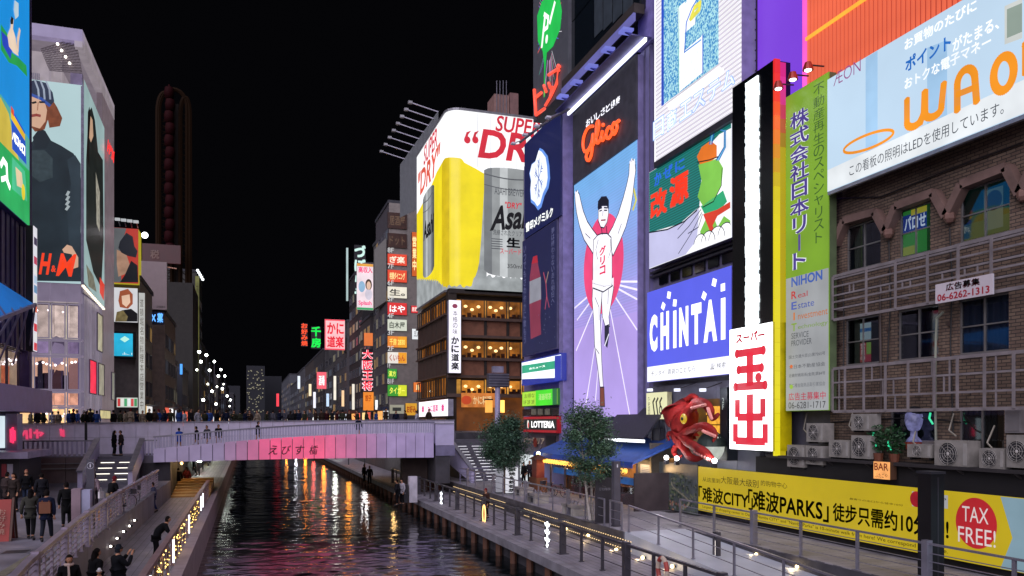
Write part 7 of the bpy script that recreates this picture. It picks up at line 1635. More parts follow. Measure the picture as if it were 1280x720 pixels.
B().box(NX-1.2, NX-1.0, ny0, ny1-.1, zn(37, 486), zcan-.02).build('lit_interior', EM('d8bc8c', .6, True, .6, .5), nbld)
for i in range(5): window(nbld, (NX-.4, ny1-.1-(i+1)*2.6, zn(37, 486)), (0, 1, 0), 2.5, zcan-zn(37, 486)-.05, DM('5a5470', .4), GLASS('f4f0ff', .1), 1, 1, .08, .1)
for k in range(16): q = onX(4+k*2.3, 450+random.uniform(-3, 6), NX-.9); B().ball(q, .07, 6, 4).build('ceiling_lamp', EM('fff4e0', 5), nbld)
q0, q1 = onX(6, 480, NX-.5), onX(14, 458, NX-.5); B().box(NX-.7, NX-.6, q0.y, q1.y, q0.z, q1.z).build('poster', EM('e07848', .8, False, .5, 2), nbld)
B().box(NX-16, NX+.9, ny0, ny1+.6, zn(42, 516), zn(42, 488)).build('canopy', DM('a49ad0', .4, .1, .1), nbld)
B().box(NX-1.2, NX-.9, ny0, ny1, ZPL, zn(42, 516)-.01).build('ground_wall', DM('3c3846', .6), nbld)
sg = lsign('led_screen', 'bright blue and green video advert with a swimmer and a snack pack, far left', 'screen', NX+.35, -60, 36.5, -60, 284, depth=.5, casing=DM('3a3260', .5), face=EM('1890e0', 1.0, True, .12, .2), border=.1)
for pts, c, ly in (([(-60, 90), (0, 118), (14, 138), (36, 175), (36, 284), (-60, 200)], '58b0a0', 1), ([(-60, 100), (0, 122), (10, 142), (16, 175), (24, 205), (0, 200), (-60, 150)], 'd8c04c', 2), ([(-60, 110), (0, 178), (36, 214), (36, 284), (-60, 205)], '28b060', 3)):
    sg.pp(pts, EM(c, 1.0, True, .2, .4), ly)
sg.pp([(0, 30), (8, 42), (14, 66), (22, 72), (32, 82), (33, 96), (20, 82), (10, 78), (0, 62)], EM('28a050', 1), 4); sg.pp([(0, 38), (8, 46), (14, 62), (12, 74), (2, 56)], EM('2848c0', 1), 5)
sg.pp([(8, 44), (12, 34), (13, 22), (16, 24), (15, 36), (18, 46), (22, 70), (16, 66), (10, 58)], EM('e8d0b8', 1), 6); sg.pp([(11.5, 26), (13, 20), (15.5, 23), (15, 30), (12, 30)], EM('302824', .6), 7); sg.pp([(20, 48), (23, 34), (24.5, 38), (22.5, 52), (22, 66), (20, 62)], EM('e8c8b0', 1), 6)
sg.pp([(17, 0), (22, 4), (22, 20), (18, 24), (16, 12)], EM('c8dce8', .9), 6)
sg.pp([(12.5, 134), (30, 165), (32, 206), (14, 186)], EM('2858c8', 1), 6); sg.pp([(12.5, 138), (30, 168), (30, 176), (12.5, 148)], EM('f0c030', 1), 7); sg.pp([(12.5, 132), (16, 138), (16, 146), (12.5, 140)], EM('e05030', 1), 8)
for i, ch in enumerate('パロセロ'):
    x = 14+i*4.1; y = 171+i*5.6; a = sg.px(x, y+3); b = sg.px(x+3.7, y+3); c = sg.px(x, y-9); sg.text(ch, a[0], a[1], b[0], c[1], WHn, .05, 0, 8)
sg.pline([(0, 206), (3, 200), (7, 206), (8, 226), (11, 234)], .35, WHn, 6); sg.pline([(1, 224), (7, 222)], .3, WHn, 6)
sg.pp([(14, 196), (30, 214), (33, 252), (14, 236)], EM('4cc090', 1), 5); sg.pp([(18, 208), (26, 216), (28, 236), (20, 232)], EM('e8d0a8', 1), 6); c = sg.px(28, 240); sg.ell(c[0], c[1], .4, .5, EM('f0d838', 1), 7)
sg.done('print')
sg = lsign('vertical_sign', 'slim vertical sign with stacked coloured tenant labels beside the store', 'sign', NX+.9, 41.3, 45.8, 286, 440, depth=.4, casing=dark, face=EM('e8e4f0', .9, False, .1))
for k, c in enumerate(['e8e8f0', '3a3050', 'e8e8f0', 'c84060', 'f0f0f0', 'b8d0e8', '6a98c0', 'e8e8e0', 'f07048', 'd8d8e8', 'e03848', 'f0f0f0', 'e04050']): sg.nrect(.08, 1-(k+1)/13+.008, .92, 1-k/13-.008, EM(c, .9), 1)
sg.done('print')
# blue steel canopy at the very left
cn = thing('glass_canopy', 'blue glazed steel canopy jutting from the far left edge', 'canopy', (NX+1, 44, 12))
ps = [onX(-30, 330, NX+1.5), onX(0, 345, NX+1.5), onX(45, 382, NX+2.2), onX(0, 402, NX+2.2)]
P1 = [Vector((NX+.3, 43, ps[1].z+.6)), Vector((NX+.3, ny1-1.5, ps[1].z+.2)), onX(44, 381, NX+2.4), Vector((NX+2.4, 43.5, onX(0, 402, NX+2.4).z))]
B().add(P1+[p-Vector((0, 0, .12)) for p in P1], [(0, 3, 2, 1), (4, 5, 6, 7), (0, 1, 5, 4), (1, 2, 6, 5), (2, 3, 7, 6), (3, 0, 4, 7)]).build('glazing', EM('1c70c8', .75, False, .3, .5), cn)
for i in range(6):
    f = i/5; a = P1[0].lerp(P1[1], f); b = P1[3].lerp(P1[2], f); B().bar(a+Vector((0, 0, .06)), b+Vector((0, 0, .06)), .1).build('rib', DM('8a88b0', .4, .4), cn)
    B().bar(b, Vector((NX-.1, a.y, b.z-2.6)), .09).build('strut', DM('9a98b8', .4, .4), cn)
B().bar(P1[3], P1[2], .18).build('edge_beam', DM('8a88b0', .4, .4), cn)
# white pillar and kiosk at the left edge, with neon reflections painted as glowing strokes
wp = thing('white_pillar', 'broad white-lavender pillar with pink neon reflections at the far left', 'pillar', (-17, 56, ZPL)); p0, p1 = onY(7, 578, 54), onY(21.5, 517, 54)
B().box(p0.x, p1.x, 54, 55.2, p0.z-.1, p1.z).build('shaft', DM('a8a2c0', .35, .1), wp)
B().box(p0.x-3.6, p0.x-.05, 54.1, 55.2, p0.z, p1.z).build('dark_screen', DM('3a3850', .4), wp); q0, q1 = onY(-6, 560, 54), onY(6, 520, 54)
B().box(q0.x, q1.x, 53.9, 54.05, q0.z, q1.z).build('lit_poster', EM('d8e8f0', 1.0, True, .2), wp)
neon_refl = thing('neon_sign', 'pink-red neon strokes mirrored on the pillar and bridge wall at left', 'neon sign', (-16, 53, 6))
for i, (x, y0_, y1_) in enumerate([(13.5, 536, 553), (16, 534, 554), (18, 538, 551)]): a, b = onY(x, y0_, 53.9), onY(x+.3, y1_, 53.9); B().tube([a, b], .06, 5).build('tube', EM('ff3060', 1.4), neon_refl)
for (x0, y0_, x1, y1_) in ((28, 545, 32, 538), (33, 538, 34, 549), (38, 536, 38.5, 548), (42, 541, 52, 541), (46, 537, 47, 548), (50, 545, 54, 541), (76, 536, 77, 545), (79, 537, 79.5, 546)):
    a, b = onY(x0, y0_, 67.44), onY(x1, y1_, 67.44); B().tube([a, b], .09, 5).build('tube', EM('f04470', .9), neon_refl)
ks_ = thing('kiosk', 'dark kiosk with posters and a lit sign under the arcade at far left', 'kiosk', (-15, 46, ZPL)); p0, p1 = onZ(24, 622, ZPL), onZ(-40, 622, ZPL)
B().box(p0.x-6, p0.x, p0.y, p0.y+5, ZPL, onD(24, 573, (p0-EYE).dot(FW)).z).build('wall', DM('26222c', .6), ks_)
B().box(p0.x-6.2, p0.x+.6, p0.y-.8, p0.y+5, onD(24, 573, (p0-EYE).dot(FW)).z+.01, onD(24, 568, (p0-EYE).dot(FW)).z+.15).build('roof', DM('a098b8', .4), ks_)
q0, q1 = onY(9, 602, p0.y-.05), onY(16, 580, p0.y-.05); B().box(q0.x, q1.x, p0.y-.06, p0.y-.01, q0.z, q1.z).build('poster', DM('b8b4c8', .5), ks_)
q0, q1 = onY(2, 596, p0.y-.05), onY(8, 580, p0.y-.05); B().box(q0.x, q1.x, p0.y-.06, p0.y-.01, q0.z, q1.z).build('poster', DM('a03040', .5), ks_)

# ---- street behind: adverts and buildings in a row
def tower(label, x0px, x1px, ytop, Y, depth, mat, name='building', wf=True):
    a, b = onY(x0px, ytop, Y), onY(x1px, ytop, Y); return far_building(label, a.x-6, b.x, Y, Y+depth, b.z, mat, 'R', 3.4, False), a, b
t1, a, b = tower('pale grey corner building with portrait adverts next to the fashion store', 143, 175, 350, 98, 12, DM('77706e', .7))
sg = fsign('billboard', 'lit advert of a figure in a dark hat on red, yellow side edge', 'billboard', 97, 138, 173, 284, 353, depth=2.5, casing=EM('c8b830', .7), face=EM('c03c30', .85, False, .15))
sg.pp([(138, 284), (158, 284), (154, 300), (150, 320), (152, 353), (138, 353)], EM('707478', .7, False, .2, .5), 1)
sg.pp([(150, 302), (158, 291), (166, 296), (168, 308), (172, 314), (170, 322), (160, 320), (152, 316), (148, 310)], EM('2a2e38', .6), 3); sg.pp([(146, 312), (158, 318), (162, 330), (158, 342), (148, 346), (146, 330)], EM('b89078', .8, False, .3, 1), 2); sg.pp([(156, 344), (164, 326), (172, 332), (173, 353), (150, 353)], EM('1c2028', .5), 3); sg.done('print')
for i in range(4): q = onY(150+i*7.5, 282+i*1.0, 96); la = thing('advert_lamp', f'steel lamp over the hat advert, {ordn(i)} from the left', 'lamp', q, 'lamps over the hat advert'); B().bar(q, q+Vector((.1, -2.0, .2)), .1).build('arm', steel, la); B().box(q.x-.2, q.x+.3, q.y-2.3, q.y-2.0, q.z+.05, q.z+.3).build('head', EM('c8ccd0', .8), la)
q = onY(181, 294, 95); tag(B().ball(q, .35, 8, 5).build('floodlight', EM('f4f6ff', 5)), 'bright floodlight at the end of the lamp arms by the hat advert', 'floodlight')
sg = fsign('billboard', 'lit portrait advert of a red-haired person in black and white', 'billboard', 97, 138, 172, 359, 402, depth=1.5, casing=DM('8a8a90', .5), face=EM('d4d4d8', 1.0, True, .1))
sg.pp([(148, 402), (152, 388), (164, 386), (172, 392), (172, 402)], EM('16161c', .5), 2); sg.pp([(144, 402), (146, 390), (154, 388), (160, 396), (158, 402)], EM('8a7a50', .7, False, .5, 2), 3); sg.pp([(148, 376), (150, 364), (160, 361), (166, 368), (166, 380), (160, 386), (150, 384)], EM('a85838', .9), 3); sg.pp([(152, 370), (162, 368), (163, 378), (158, 384), (153, 380)], EM('eac4a8', 1), 4); sg.done('print')
sg = fsign('screen', 'cyan lit video screen below the portrait adverts, left street', 'screen', 97, 138, 168.5, 414, 447, depth=.8, casing=dark, face=EM('28b0d8', 1.1, True, .3, .4), border=.2); sg.pp([(150, 424), (156, 420), (162, 424), (156, 428)], EM('b8f0e0', 1.1), 1); [sg.nrect(.5+.06*k, .12, .53+.06*k, .12+.1*random.random(), EM('d8f4f8', 1.1), 1) for k in range(7)]; sg.done('print')
sg = fsign('shop_sign', 'row of small multicoloured lit panels at street level, left street', 'sign', 97, 146, 172, 497, 509, depth=.4, casing=dark, face=EM('d8e0d8', .9)); [sg.nrect(.04+.16*k, .1, .17+.16*k, .9, EM(c, 1), 1) for k, c in enumerate(['d04040', 'e8e8e0', '50a870', 'e8f0f0', 'd85050', '4a9a60'])]; sg.done('print')
sg = fsign('vertical_sign', 'tall white lit column with small dark characters beside the portrait advert', 'sign', 96.5, 173.5, 181, 366, 520, depth=1, casing=DM('9a9a94', .5), face=EM('cfd0cc', .85, False, .3, .4)); sg.nvtext('道頓堀名物料理本店営業中', .2, .05, .8, .95, EM('706858', .5), 0, 2); sg.done('lettering')
t2, a, b = tower('brown corner building with a blue neon sign, left street', 176, 206, 392, 114, 16, DM('6a5a54', .7))
sg = fsign('billboard', 'large blank whitish board with small dark caption, left street', 'billboard', 113, 176, 208.5, 326, 386, depth=1, casing=DM('8a8488', .5), face=DM('9c8c90', .5, 0, .06)); sg.ntext('広告募集中', .6, .03, .95, .08, BK, 0, 0); sg.done('lettering')
sg = fsign('neon_sign', 'blue neon letters DX on the brown corner building', 'neon sign', 112, 182, 205, 389, 405, depth=.5, casing=DM('1c2440', .4)); sg.ntext('DX 薬', .1, .15, .95, .9, EM('60a8ff', 1.6), .04); sg.done('lettering')
for i, (yt, ybm, c, w) in enumerate([(416, 440, 'f0f4f0', 0), (449, 464, 'e0c828', 1), (480, 500, 'e8c848', 2), (505, 520, 'c8e0f0', 3)]):
    sg = fsign('shop_sign', ['white lit sign projecting high from the brown building', 'yellow lit sign below the white one on the brown building', 'larger yellow lit sign lower on the brown building', 'pale lit sign at the foot of the brown building'][i], 'sign', 112-i*.3, 181.5, 190, yt, ybm, depth=.4, casing=dark, face=EM(c, 1.0, False, .3, 1)); sg.nvtext('酒蔵', .2, .1, .8, .9, EM('403020', .5), 0, 2); sg.done('lettering')
t3, a, b = tower('slim building with violet lit stairs, left street', 206, 216, 452, 136, 8, DM('2a2438', .6))
tag(B().box(*[v for v in (onY(206, 500, 135.8).x, onY(215, 500, 135.8).x, 135.6, 135.9, onY(210, 500, 135.8).z, onY(210, 460, 135.8).z)]).build('violet_panel', EM('5a38e0', .9, False, .5, .6)), 'violet glowing facade panel on the slim building, left street', 'lit panel')
sg = fsign('shop_sign', 'orange vertical lit sign low beside the violet facade', 'sign', 134, 195, 199, 487, 516, depth=.4, casing=dark, face=EM('e87838', 1.0)); sg.done()
t4, a, b = tower('dark building with a blue corner light, left street', 216, 228, 462, 150, 14, DM('2c2c34', .6))
tag(B().box(onY(225, 500, 149.8).x, onY(228, 500, 149.8).x, 149.6, 149.9, onY(226, 468, 149.8).z, onY(226, 455, 149.8).z).build('lit_sign', EM('4898f0', 1.4)), 'small blue lit corner sign, left street', 'sign')
dq = thing('discount_store', 'tall dark building with red fascia and 税 sign beneath the wheel', 'building', (-16, 170, ZST)); a, b = onY(178, 305, 168), onY(241, 305, 168)
B().box(a.x, b.x, 168.0, 186, ZST, a.z-7).build('wall', DM('2a2826', .8, 0, .2), dq); B().box(a.x, onY(226, 305, 168).x, 167.5, 167.95, onY(200, 329, 168).z, onY(200, 306, 168).z).build('red_fascia', EM('4c0c10', .5, False), dq)
sg = fsign('', '', '', 167.3, 188, 199, 312, 323, parent=dq); sg.ntext('税', 0, 0, 1, 1, EM('907878', .6), .02); sg.done('lettering')
for i in range(20): q = onY(180+i*2.1, 329+i*.35, 167); B().ball(q, .13, 6, 4).build('bulb', EM('c89080', .7), dq)
# oval wheel
fw = thing('ferris_wheel', 'unlit oval ferris wheel with orange frame and a column of red gondolas', 'ferris wheel', (-14, 172, 40)); Yw = 172
og = DM('1e1004', .8, 0, .1, spec=.1); 
def oval(yoff, x0, x1, ytop, ybot):
    pts = []; cx = (x0+x1)/2; r = (x1-x0)/2
    for k in range(13): a_ = PI*k/12; pts.append(onY(cx-r*math.cos(a_), ytop+24-24*math.sin(a_), Yw+yoff))
    return [onY(x0, ybot, Yw+yoff)]+pts+[onY(x1, ybot, Yw+yoff)]
for (x0, x1, yt) in ((197, 215, 116), (225.5, 237.5, 122), (199, 234, 112)):
    B().tube(oval(0, x0, x1, yt, 400), .45, 6).build('frame', og, fw)
lt_ = B()
for k in range(34):
    y = 140+k*7.4; lt_.bar(onY(199, y, Yw+.5), onY(214, y+7, Yw+.5), .16); lt_.bar(onY(214, y, Yw+.6), onY(199, y+7, Yw+.6), .16); lt_.bar(onY(227, y, Yw+.5), onY(236, y+7, Yw+.5), .16)
lt_.build('lattice', og, fw)['kind'] = 'stuff'
for k in range(14):
    q = onY(211.5+(k % 2)*1.2, 116+k*15, Yw-1.6); B().lathe(q, [(0, -1.3), (.8, -1.1), (.95, 0), (.8, 1.0), (.2, 1.25), (.2, 1.6)], 8).build('gondola', DM('240206', .8, spec=.1), fw, smooth=True)
B().box(onY(216, 300, Yw+1).x, onY(223, 300, Yw+1).x, Yw+.7, Yw+2, ZST, onY(220, 128, Yw).z).build('tower_wall', DM('1a0e0a', .8), fw)
t5, a, b = tower('tall narrow pale building with a yellow vertical sign, left street', 240, 246, 340, 190, 20, DM('3c3a38', .7))
sg = fsign('vertical_sign', 'tall yellowish vertical banner on the narrow pale building', 'sign', 188.5, 244, 249, 345, 508, depth=.5, casing=dark, face=EM('8a8a48', .5, False, .6, .3)); sg.nvtext('大阪道頓堀たこ焼本舗', .2, .05, .8, .95, EM('504820', .5), 0, 2); sg.done('lettering')
for i in range(5): tag(B().ball(onY(247+i*1.6, 338+i*2.8, 187), .3, 6, 4).build('roof_lamp', EM('e8f0f4', 3)), f'white roof lamp at the top of the narrow pale building, {ordn(i)} from the left', 'lamp', 'roof lamps')
pv = 212
for i, (x, y, c, lab) in enumerate([(252, 430, '35322e', 'low brown building after the narrow pale one'), (262, 455, '2c2e34', 'dark building behind the first street lamps'), (272, 470, '3a3634', 'small block behind the middle street lamps'), (282, 480, '2a2c34', 'dark low block behind the last street lamps'), (292, 492, '302e34', 'lowest farthest block of the left bank')]):
    a = onY(x, y, pv); far_building(lab, a.x-14, a.x, pv, pv+(40 if i < 3 else 70), a.z, DM(c, .8), 'R', 8, True); pv += 60 if i < 3 else 110
# street lamps of the left bank
SLm = None
for i, (x, y, Y) in enumerate([(249, 440, 115), (251, 452, 128), (258, 444, 132), (262, 463, 150), (265, 489, 160), (268, 452, 170), (273, 470, 190), (276, 462, 205), (278, 486, 225), (281, 470, 250), (284, 495, 280), (254, 500, 122), (288, 500, 330), (270, 505, 175)]):
    q = onY(x, y, Y); t = thing('street_lamp', f'lit white street lamp on the left bank, {ordn(i)} nearest the bridge', 'street lamp', (q.x, q.y, ZST), 'street lamps on the left bank')
    r = .10+Y*.0009; B().tube([(q.x, q.y, ZST), (q.x, q.y, q.z-r)], .1, 6).build('pole', steeld, t); B().ball(q, r, 8, 6).build('globe', EM('eef6ee', 16, True, 0), t)
    if i % 3 == 0: B().ball(q-Vector((.3, 0, 2.4)), r*.7, 8, 6).build('globe', EM('f4f6e4', 12, True, 0), t)
# unseen quay lamps beyond the bridge, added for the light streaks on the canal
for i, (x, y, Y, c, s_) in enumerate([(-4.7, 2.9, 87, 'e8f4e4', 24), (-5.0, 3.4, 92, 'f0f4e4', 24), (-4.7, 3.1, 106, 'e8f4e4', 18), (-4.7, 3.1, 124, 'f0f4e0', 22), (-4.7, 3.1, 150, 'e8f4e4', 26), (-4.7, 3.1, 190, 'e8f4e4', 32), (-4.9, 4.4, 98, 'ff6040', 10), (-4.9, 4.4, 114, 'f0e060', 12), (13.2, 3.2, 96, 'ffffff', 16), (13.2, 3.2, 112, 'ff9a30', 14), (13.2, 3.2, 130, 'f4f8ee', 20), (13.2, 3.2, 150, 'ff8a30', 26), (13.2, 3.2, 175, 'ff5040', 18), (13.2, 3.2, 200, 'ff8c28', 34), (13.2, 3.2, 240, 'f0f4ff', 28), (13.2, 3.2, 300, 'ff9a38', 50)]):
    t = thing('quay_lamp', f'low lit lamp on the canal edge beyond the bridge, {"left" if x < 0 else "right"} bank, {ordn(i if i < 8 else i-8)} of its row', 'lamp', (x, Y, 1.2), 'quay lamps beyond the bridge')
    B().tube([(x, Y, ZDL if x < 0 else ZDR), (x, Y, y)], .07, 6).build('pole', steeld, t); B().ball((x, Y, y+.3), .34, 10, 6).build('globe', EM(c, s_*1.8, True, 0), t)

# ================================================================== TREES
def tree(label, px_, pyf, cpx, ctop, cbot, cw, n, kind, seed):
    random.seed(seed); b0 = onZ(px_, pyf, ZPR); d = (b0-EYE).dot(FW); sc_ = d/FPX
    t = thing('promenade_tree', label, 'tree', (b0.x, b0.y, ZPR)); top = EYE.z+(HOR-ctop)*sc_; bot = EYE.z+(HOR-cbot)*sc_; cx = b0.x+(cpx-px_)*sc_*cY; cy = b0.y-(cpx-px_)*sc_*sY
    rw = cw*sc_/2; tb = B(); H = top-ZPR
    stems = [(0, 0)] if kind == 'round' else [(-.16, .05), (.14, -.05), (.02, .12)]
    tips = []
    for sx_, sy_ in stems:
        pts = [Vector((b0.x+sx_, b0.y+sy_, ZPR))]; 
        for k in range(1, 7): f = k/6; pts.append(Vector((b0.x+sx_*(1+1.5*f)+(cx-b0.x)*f+random.uniform(-.05, .05), b0.y+sy_*(1+1.5*f)+(cy-b0.y)*f, ZPR+(H*.8)*f)))
        tb.tube(pts, [.085*(1-.75*k/6)*(1.4 if kind == 'round' else 1) for k in range(7)], 7)
        for k in range(2 if kind != 'round' else 3, 7):
            for _ in range(4):
                a = random.uniform(0, 2*PI); L = rw*random.uniform(.5, .95)*(1.1-.09*k); p = pts[k]; e = p+Vector((math.cos(a)*L, math.sin(a)*L, random.uniform(.2, .9)))
                m_ = p.lerp(e, .5)+Vector((0, 0, .12)); tb.tube([p, m_, e], [.03, .02, .008], 5); tips += [m_, e, p.lerp(e, .75)]
    tb.build('trunk', DM('a09a94' if kind != 'round' else '5a4a40', .8, 0, .3, 6), t, smooth=True)
    lb = B(); mats = [DM(c, .55, 0, .4, 3) for c in (('3c5c40', '4c6c4c', '2a4432', '5c7c60') if kind != 'round' else ('33503a', '42624a', '24402e', '4c6c54'))]
    cz = (top+bot)/2; hz_ = (top-bot)/2; clumps = []
    for _ in range(46 if kind == 'round' else 60):
        while True:
            x, y, z = (random.uniform(-1, 1) for _ in range(3))
            if x*x+y*y+z*z < 1: break
        wz_ = (1-abs(z)*.45) if kind == 'round' else (1.05-.55*(z+1)/2)
        clumps.append((Vector((cx+x*rw*wz_, cy+y*rw*wz_, cz+z*hz_)), random.uniform(.22, .42)*rw))
    for tp in tips:
        if tp.z > bot-.2: clumps.append((tp, .2*rw))
    for k in range(n):
        c, r = random.choice(clumps); g_ = Vector((random.gauss(0, .5), random.gauss(0, .5), random.gauss(0, .42)))*r; p = c+g_
        lb.use(mats[(hash((round(c.x, 1), round(c.z, 1)))+random.randint(0, 1)) % 4]); sz = random.uniform(.05, .10)*(1.25 if kind == 'round' else 1)
        u = Vector((random.uniform(-1, 1), random.uniform(-1, 1), random.uniform(-.7, .3))).normalized(); v = u.cross(Vector((random.uniform(-1, 1), random.uniform(-1, 1), 1))).normalized()
        lb.add([p-u*sz, p-v*sz*.35, p+u*sz, p+v*sz*.35], [(0, 1, 2, 3)])
    o = lb.build('crown', None, t); o['kind'] = 'stuff'
    B().box(b0.x-.5, b0.x+.5, b0.y-.5, b0.y+.5, ZPR, ZPR+.03).build('tree_grate', DM('4a4a4e', .6), t)
tree('slender multi-stemmed tree with pale trunks in front of the runner screen and awning', 742, 651, 736, 501, 597, 86, 19000, 'slim', 4)
tree('dense round-crowned tree in front of the right stairs', 630, 617, 631, 520, 589, 70, 19000, 'round', 8)

# ================================================================== PEOPLE
SKN = DM('a87c62', .6, 0, .08, spec=.2); EYEM = DM('181414', .3)
_PG = {}
def skel(pose):
    """joints of a 1.75 m figure facing +y; returns torso, legs, arms, hands as chains"""
    h = .0; lean = 0; leg = [(-.03, .0), (.03, .0)]; hz0 = .93
    if pose == 'walk': leg = [(.30, -.10), (-.22, .06)]
    if pose == 'walk2': leg = [(-.18, .04), (.24, -.06)]
    J = {}
    bend = {'lean': .38, 'sit': .15, 'photo': -.02}.get(pose, .02)
    J['pelvis'] = Vector((0, 0, .95)); J['waist'] = Vector((0, bend*.25, 1.10)); J['chest'] = Vector((0, bend*.6, 1.30-bend*.12)); J['nb'] = Vector((0, bend*.95, 1.45-bend*.22)); J['neck'] = Vector((0, bend*1.08+.01, 1.53-bend*.25)); J['head'] = J['neck']+Vector((0, .025, .115))
    for i, s in enumerate((-1, 1)):
        ay, ky = leg[i]
        if pose == 'sit': J['hip', s] = Vector((s*.09, .0, .9)); J['knee', s] = Vector((s*.11, .42, .86)); J['ank', s] = Vector((s*.11, .42, .46)); J['toe', s] = Vector((s*.12, .6, .42))
        else:
            J['hip', s] = Vector((s*.09, 0, .88)); J['knee', s] = Vector((s*.10, ay*.5+.05+max(0, ky)*.2, .49)); J['ank', s] = Vector((s*.105, ay, .10+(.06 if ay < -.1 else 0))); J['toe', s] = Vector((s*.12, ay+.17, .045))
        sh = J['nb']+Vector((s*.18, -.01, -.04)); J['sho', s] = sh
        if pose == 'photo': J['elb', s] = sh+Vector((s*.09, .17, -.20)); J['wri', s] = sh+Vector((-s*.07, .34, .06)); hd = Vector((-s*.25, .3, .9))
        elif pose == 'lean': J['elb', s] = sh+Vector((s*.06, .1, -.27)); J['wri', s] = sh+Vector((-s*.05, .33, -.30)); hd = Vector((-s*.3, .95, -.05))
        elif pose == 'phone' and s == 1: J['elb', s] = sh+Vector((.07, .06, -.28)); J['wri', s] = sh+Vector((-.02, .27, -.14)); hd = Vector((-.2, .6, .6))
        elif pose == 'sit': J['elb', s] = sh+Vector((s*.06, .06, -.28)); J['wri', s] = sh+Vector((-s*.04, .28, -.34)); hd = Vector((-s*.2, .9, -.1))
        elif pose in ('walk', 'walk2'): w = .16*s*(1 if pose == 'walk' else -1); J['elb', s] = sh+Vector((s*.07, w*.6-.02, -.28)); J['wri', s] = sh+Vector((s*.07, w+.08, -.52)); hd = Vector((0, .2, -1))
        else: J['elb', s] = sh+Vector((s*.07, -.02, -.29)); J['wri', s] = sh+Vector((s*.06, .07, -.53)); hd = Vector((0, .2, -1))
        J['hd', s] = hd.normalized()
    return J
def geom(verts, edges, radii, sub=1):
    me = skin_mesh('tmp', verts, edges, radii, SKN, sub=sub); v = [tuple(x.co) for x in me.vertices]; f = [tuple(p.vertices) for p in me.polygons]; bpy.data.meshes.remove(me); return v, f
def person_geom(pose, coat):
    key = (pose, coat)
    if key in _PG: return _PG[key]
    J = skel(pose); V, E, Rr, ix = [], [], [], {}
    def a(k, p, r, frm=None):
        V.append(p); Rr.append(r); ix[k] = len(V)-1
        if frm is not None: E.append((ix[frm], ix[k]))
    a('pelvis', J['pelvis'], .125); a('waist', J['waist'], .11, 'pelvis'); a('chest', J['chest'], .135, 'waist'); a('nb', J['nb'], .075, 'chest'); a('neck', J['neck'], .05, 'nb'); a('hb', J['head']-Vector((0, 0, .05)), .055, 'neck')
    for s in (-1, 1):
        a(('hip', s), J['hip', s], .09, 'pelvis'); a(('knee', s), J['knee', s], .06, ('hip', s)); a(('ank', s), J['ank', s], .042, ('knee', s)); a(('toe', s), J['toe', s], .038, ('ank', s))
        a(('sho', s), J['sho', s], .06, 'nb'); a(('elb', s), J['elb', s], .042, ('sho', s)); a(('wri', s), J['wri', s], .028, ('elb', s))
        hd = J['hd', s]; side = hd.cross(Vector((0, 1, .15))).normalized() if abs(hd.y) < .8 else hd.cross(Vector((0, 0, 1))).normalized(); nrm = side.cross(hd)
        pc_ = J['wri', s]+hd*.06; a(('palm', s), pc_, .03, ('wri', s))
        for q in range(4):
            o = side*((q-1.5)*.021); L = (.055, .068, .062, .048)[q]; a(('f1', s, q), pc_+o+hd*.035, .0105, ('palm', s)); a(('f2', s, q), pc_+o+hd*(.035+L*.6)+nrm*.012, .0095, ('f1', s, q)); a(('f3', s, q), pc_+o+hd*(.035+L)+nrm*.032, .008, ('f2', s, q))
        a(('t1', s), pc_+side*(-s*.035)-hd*.015, .0115, ('palm', s)); a(('t2', s), pc_+side*(-s*.055)+hd*.02+nrm*.015, .0095, ('t1', s))
    bv, bf = geom(V, E, Rr, 1)
    # head with face
    hb = B(); c = J['head']; n, m = 14, 12; k0 = len(bv); hv = []
    for i in range(m+1):
        th = PI*i/m
        for k in range(n):
            ph = 2*PI*k/n; x, y, z = math.sin(th)*math.cos(ph), math.sin(th)*math.sin(ph), -math.cos(th)
            jaw = 1-.28*max(0, -z)**1.2; px2, py2, pz2 = x*.074*jaw, y*.092*(1-.12*max(0, -z)), z*.115
            if y > .8 and -.35 < z < .15: py2 += .018*(1-abs(z+.15)*2.5)     # nose
            if y > .75 and -.62 < z < -.48: py2 += .006                          # lips
            hv.append(tuple(c+Vector((px2, py2, pz2))))
    hf = [(i*n+k, i*n+(k+1) % n, (i+1)*n+(k+1) % n, (i+1)*n+k) for i in range(m) for k in range(n)]
    ex = B()
    for s in (-1, 1): ex.ball(c+Vector((s*.076, 0, -.01)), (.012, .022, .032), 6, 4)
    ne = B()
    for s in (-1, 1): ne.ball(c+Vector((s*.03, .084, .012)), (.013, .008, .008), 6, 4)
    ne.ball(c+Vector((0, .090, -.062)), (.024, .006, .005), 6, 4)
    v = bv+hv+ex.v+ne.v; o1, o2, o3 = len(bv), len(bv)+len(hv), len(bv)+len(hv)+len(ex.v)
    f = bf+[tuple(i+o1 for i in q) for q in hf]+[tuple(i+o2 for i in q) for q in ex.f]+[tuple(i+o3 for i in q) for q in ne.f]
    mi = [0]*(len(f)-len(ne.f))+[1]*len(ne.f)
    # coat
    up = .045 if coat != 'slim' else .03
    V2, E2, R2 = [], [], []
    def b(p, r, frm=None): V2.append(p); R2.append(r); E2.append((frm, len(V2)-1)) if frm is not None else None; return len(V2)-1
    drop = {'long': .42, 'mid': .12, 'slim': .02}[coat]
    p0 = b(J['pelvis'], .125+up); w = b(J['waist'], .115+up, p0); c2 = b(J['chest'], .14+up, w); nb = b(J['nb'], .085+up*.7, c2); b(J['neck']-Vector((0, 0, .01)), .06, nb)
    if pose != 'sit': hm_ = b(J['pelvis']-Vector((0, -.02, drop)), .13+up*1.2, p0)
    for s in (-1, 1):
        q = b(J['sho', s], .062+up*.6, nb); q = b(J['elb', s], .045+up*.55, q); b(J['wri', s]-J['hd', s]*.0, .034+up*.4, q)
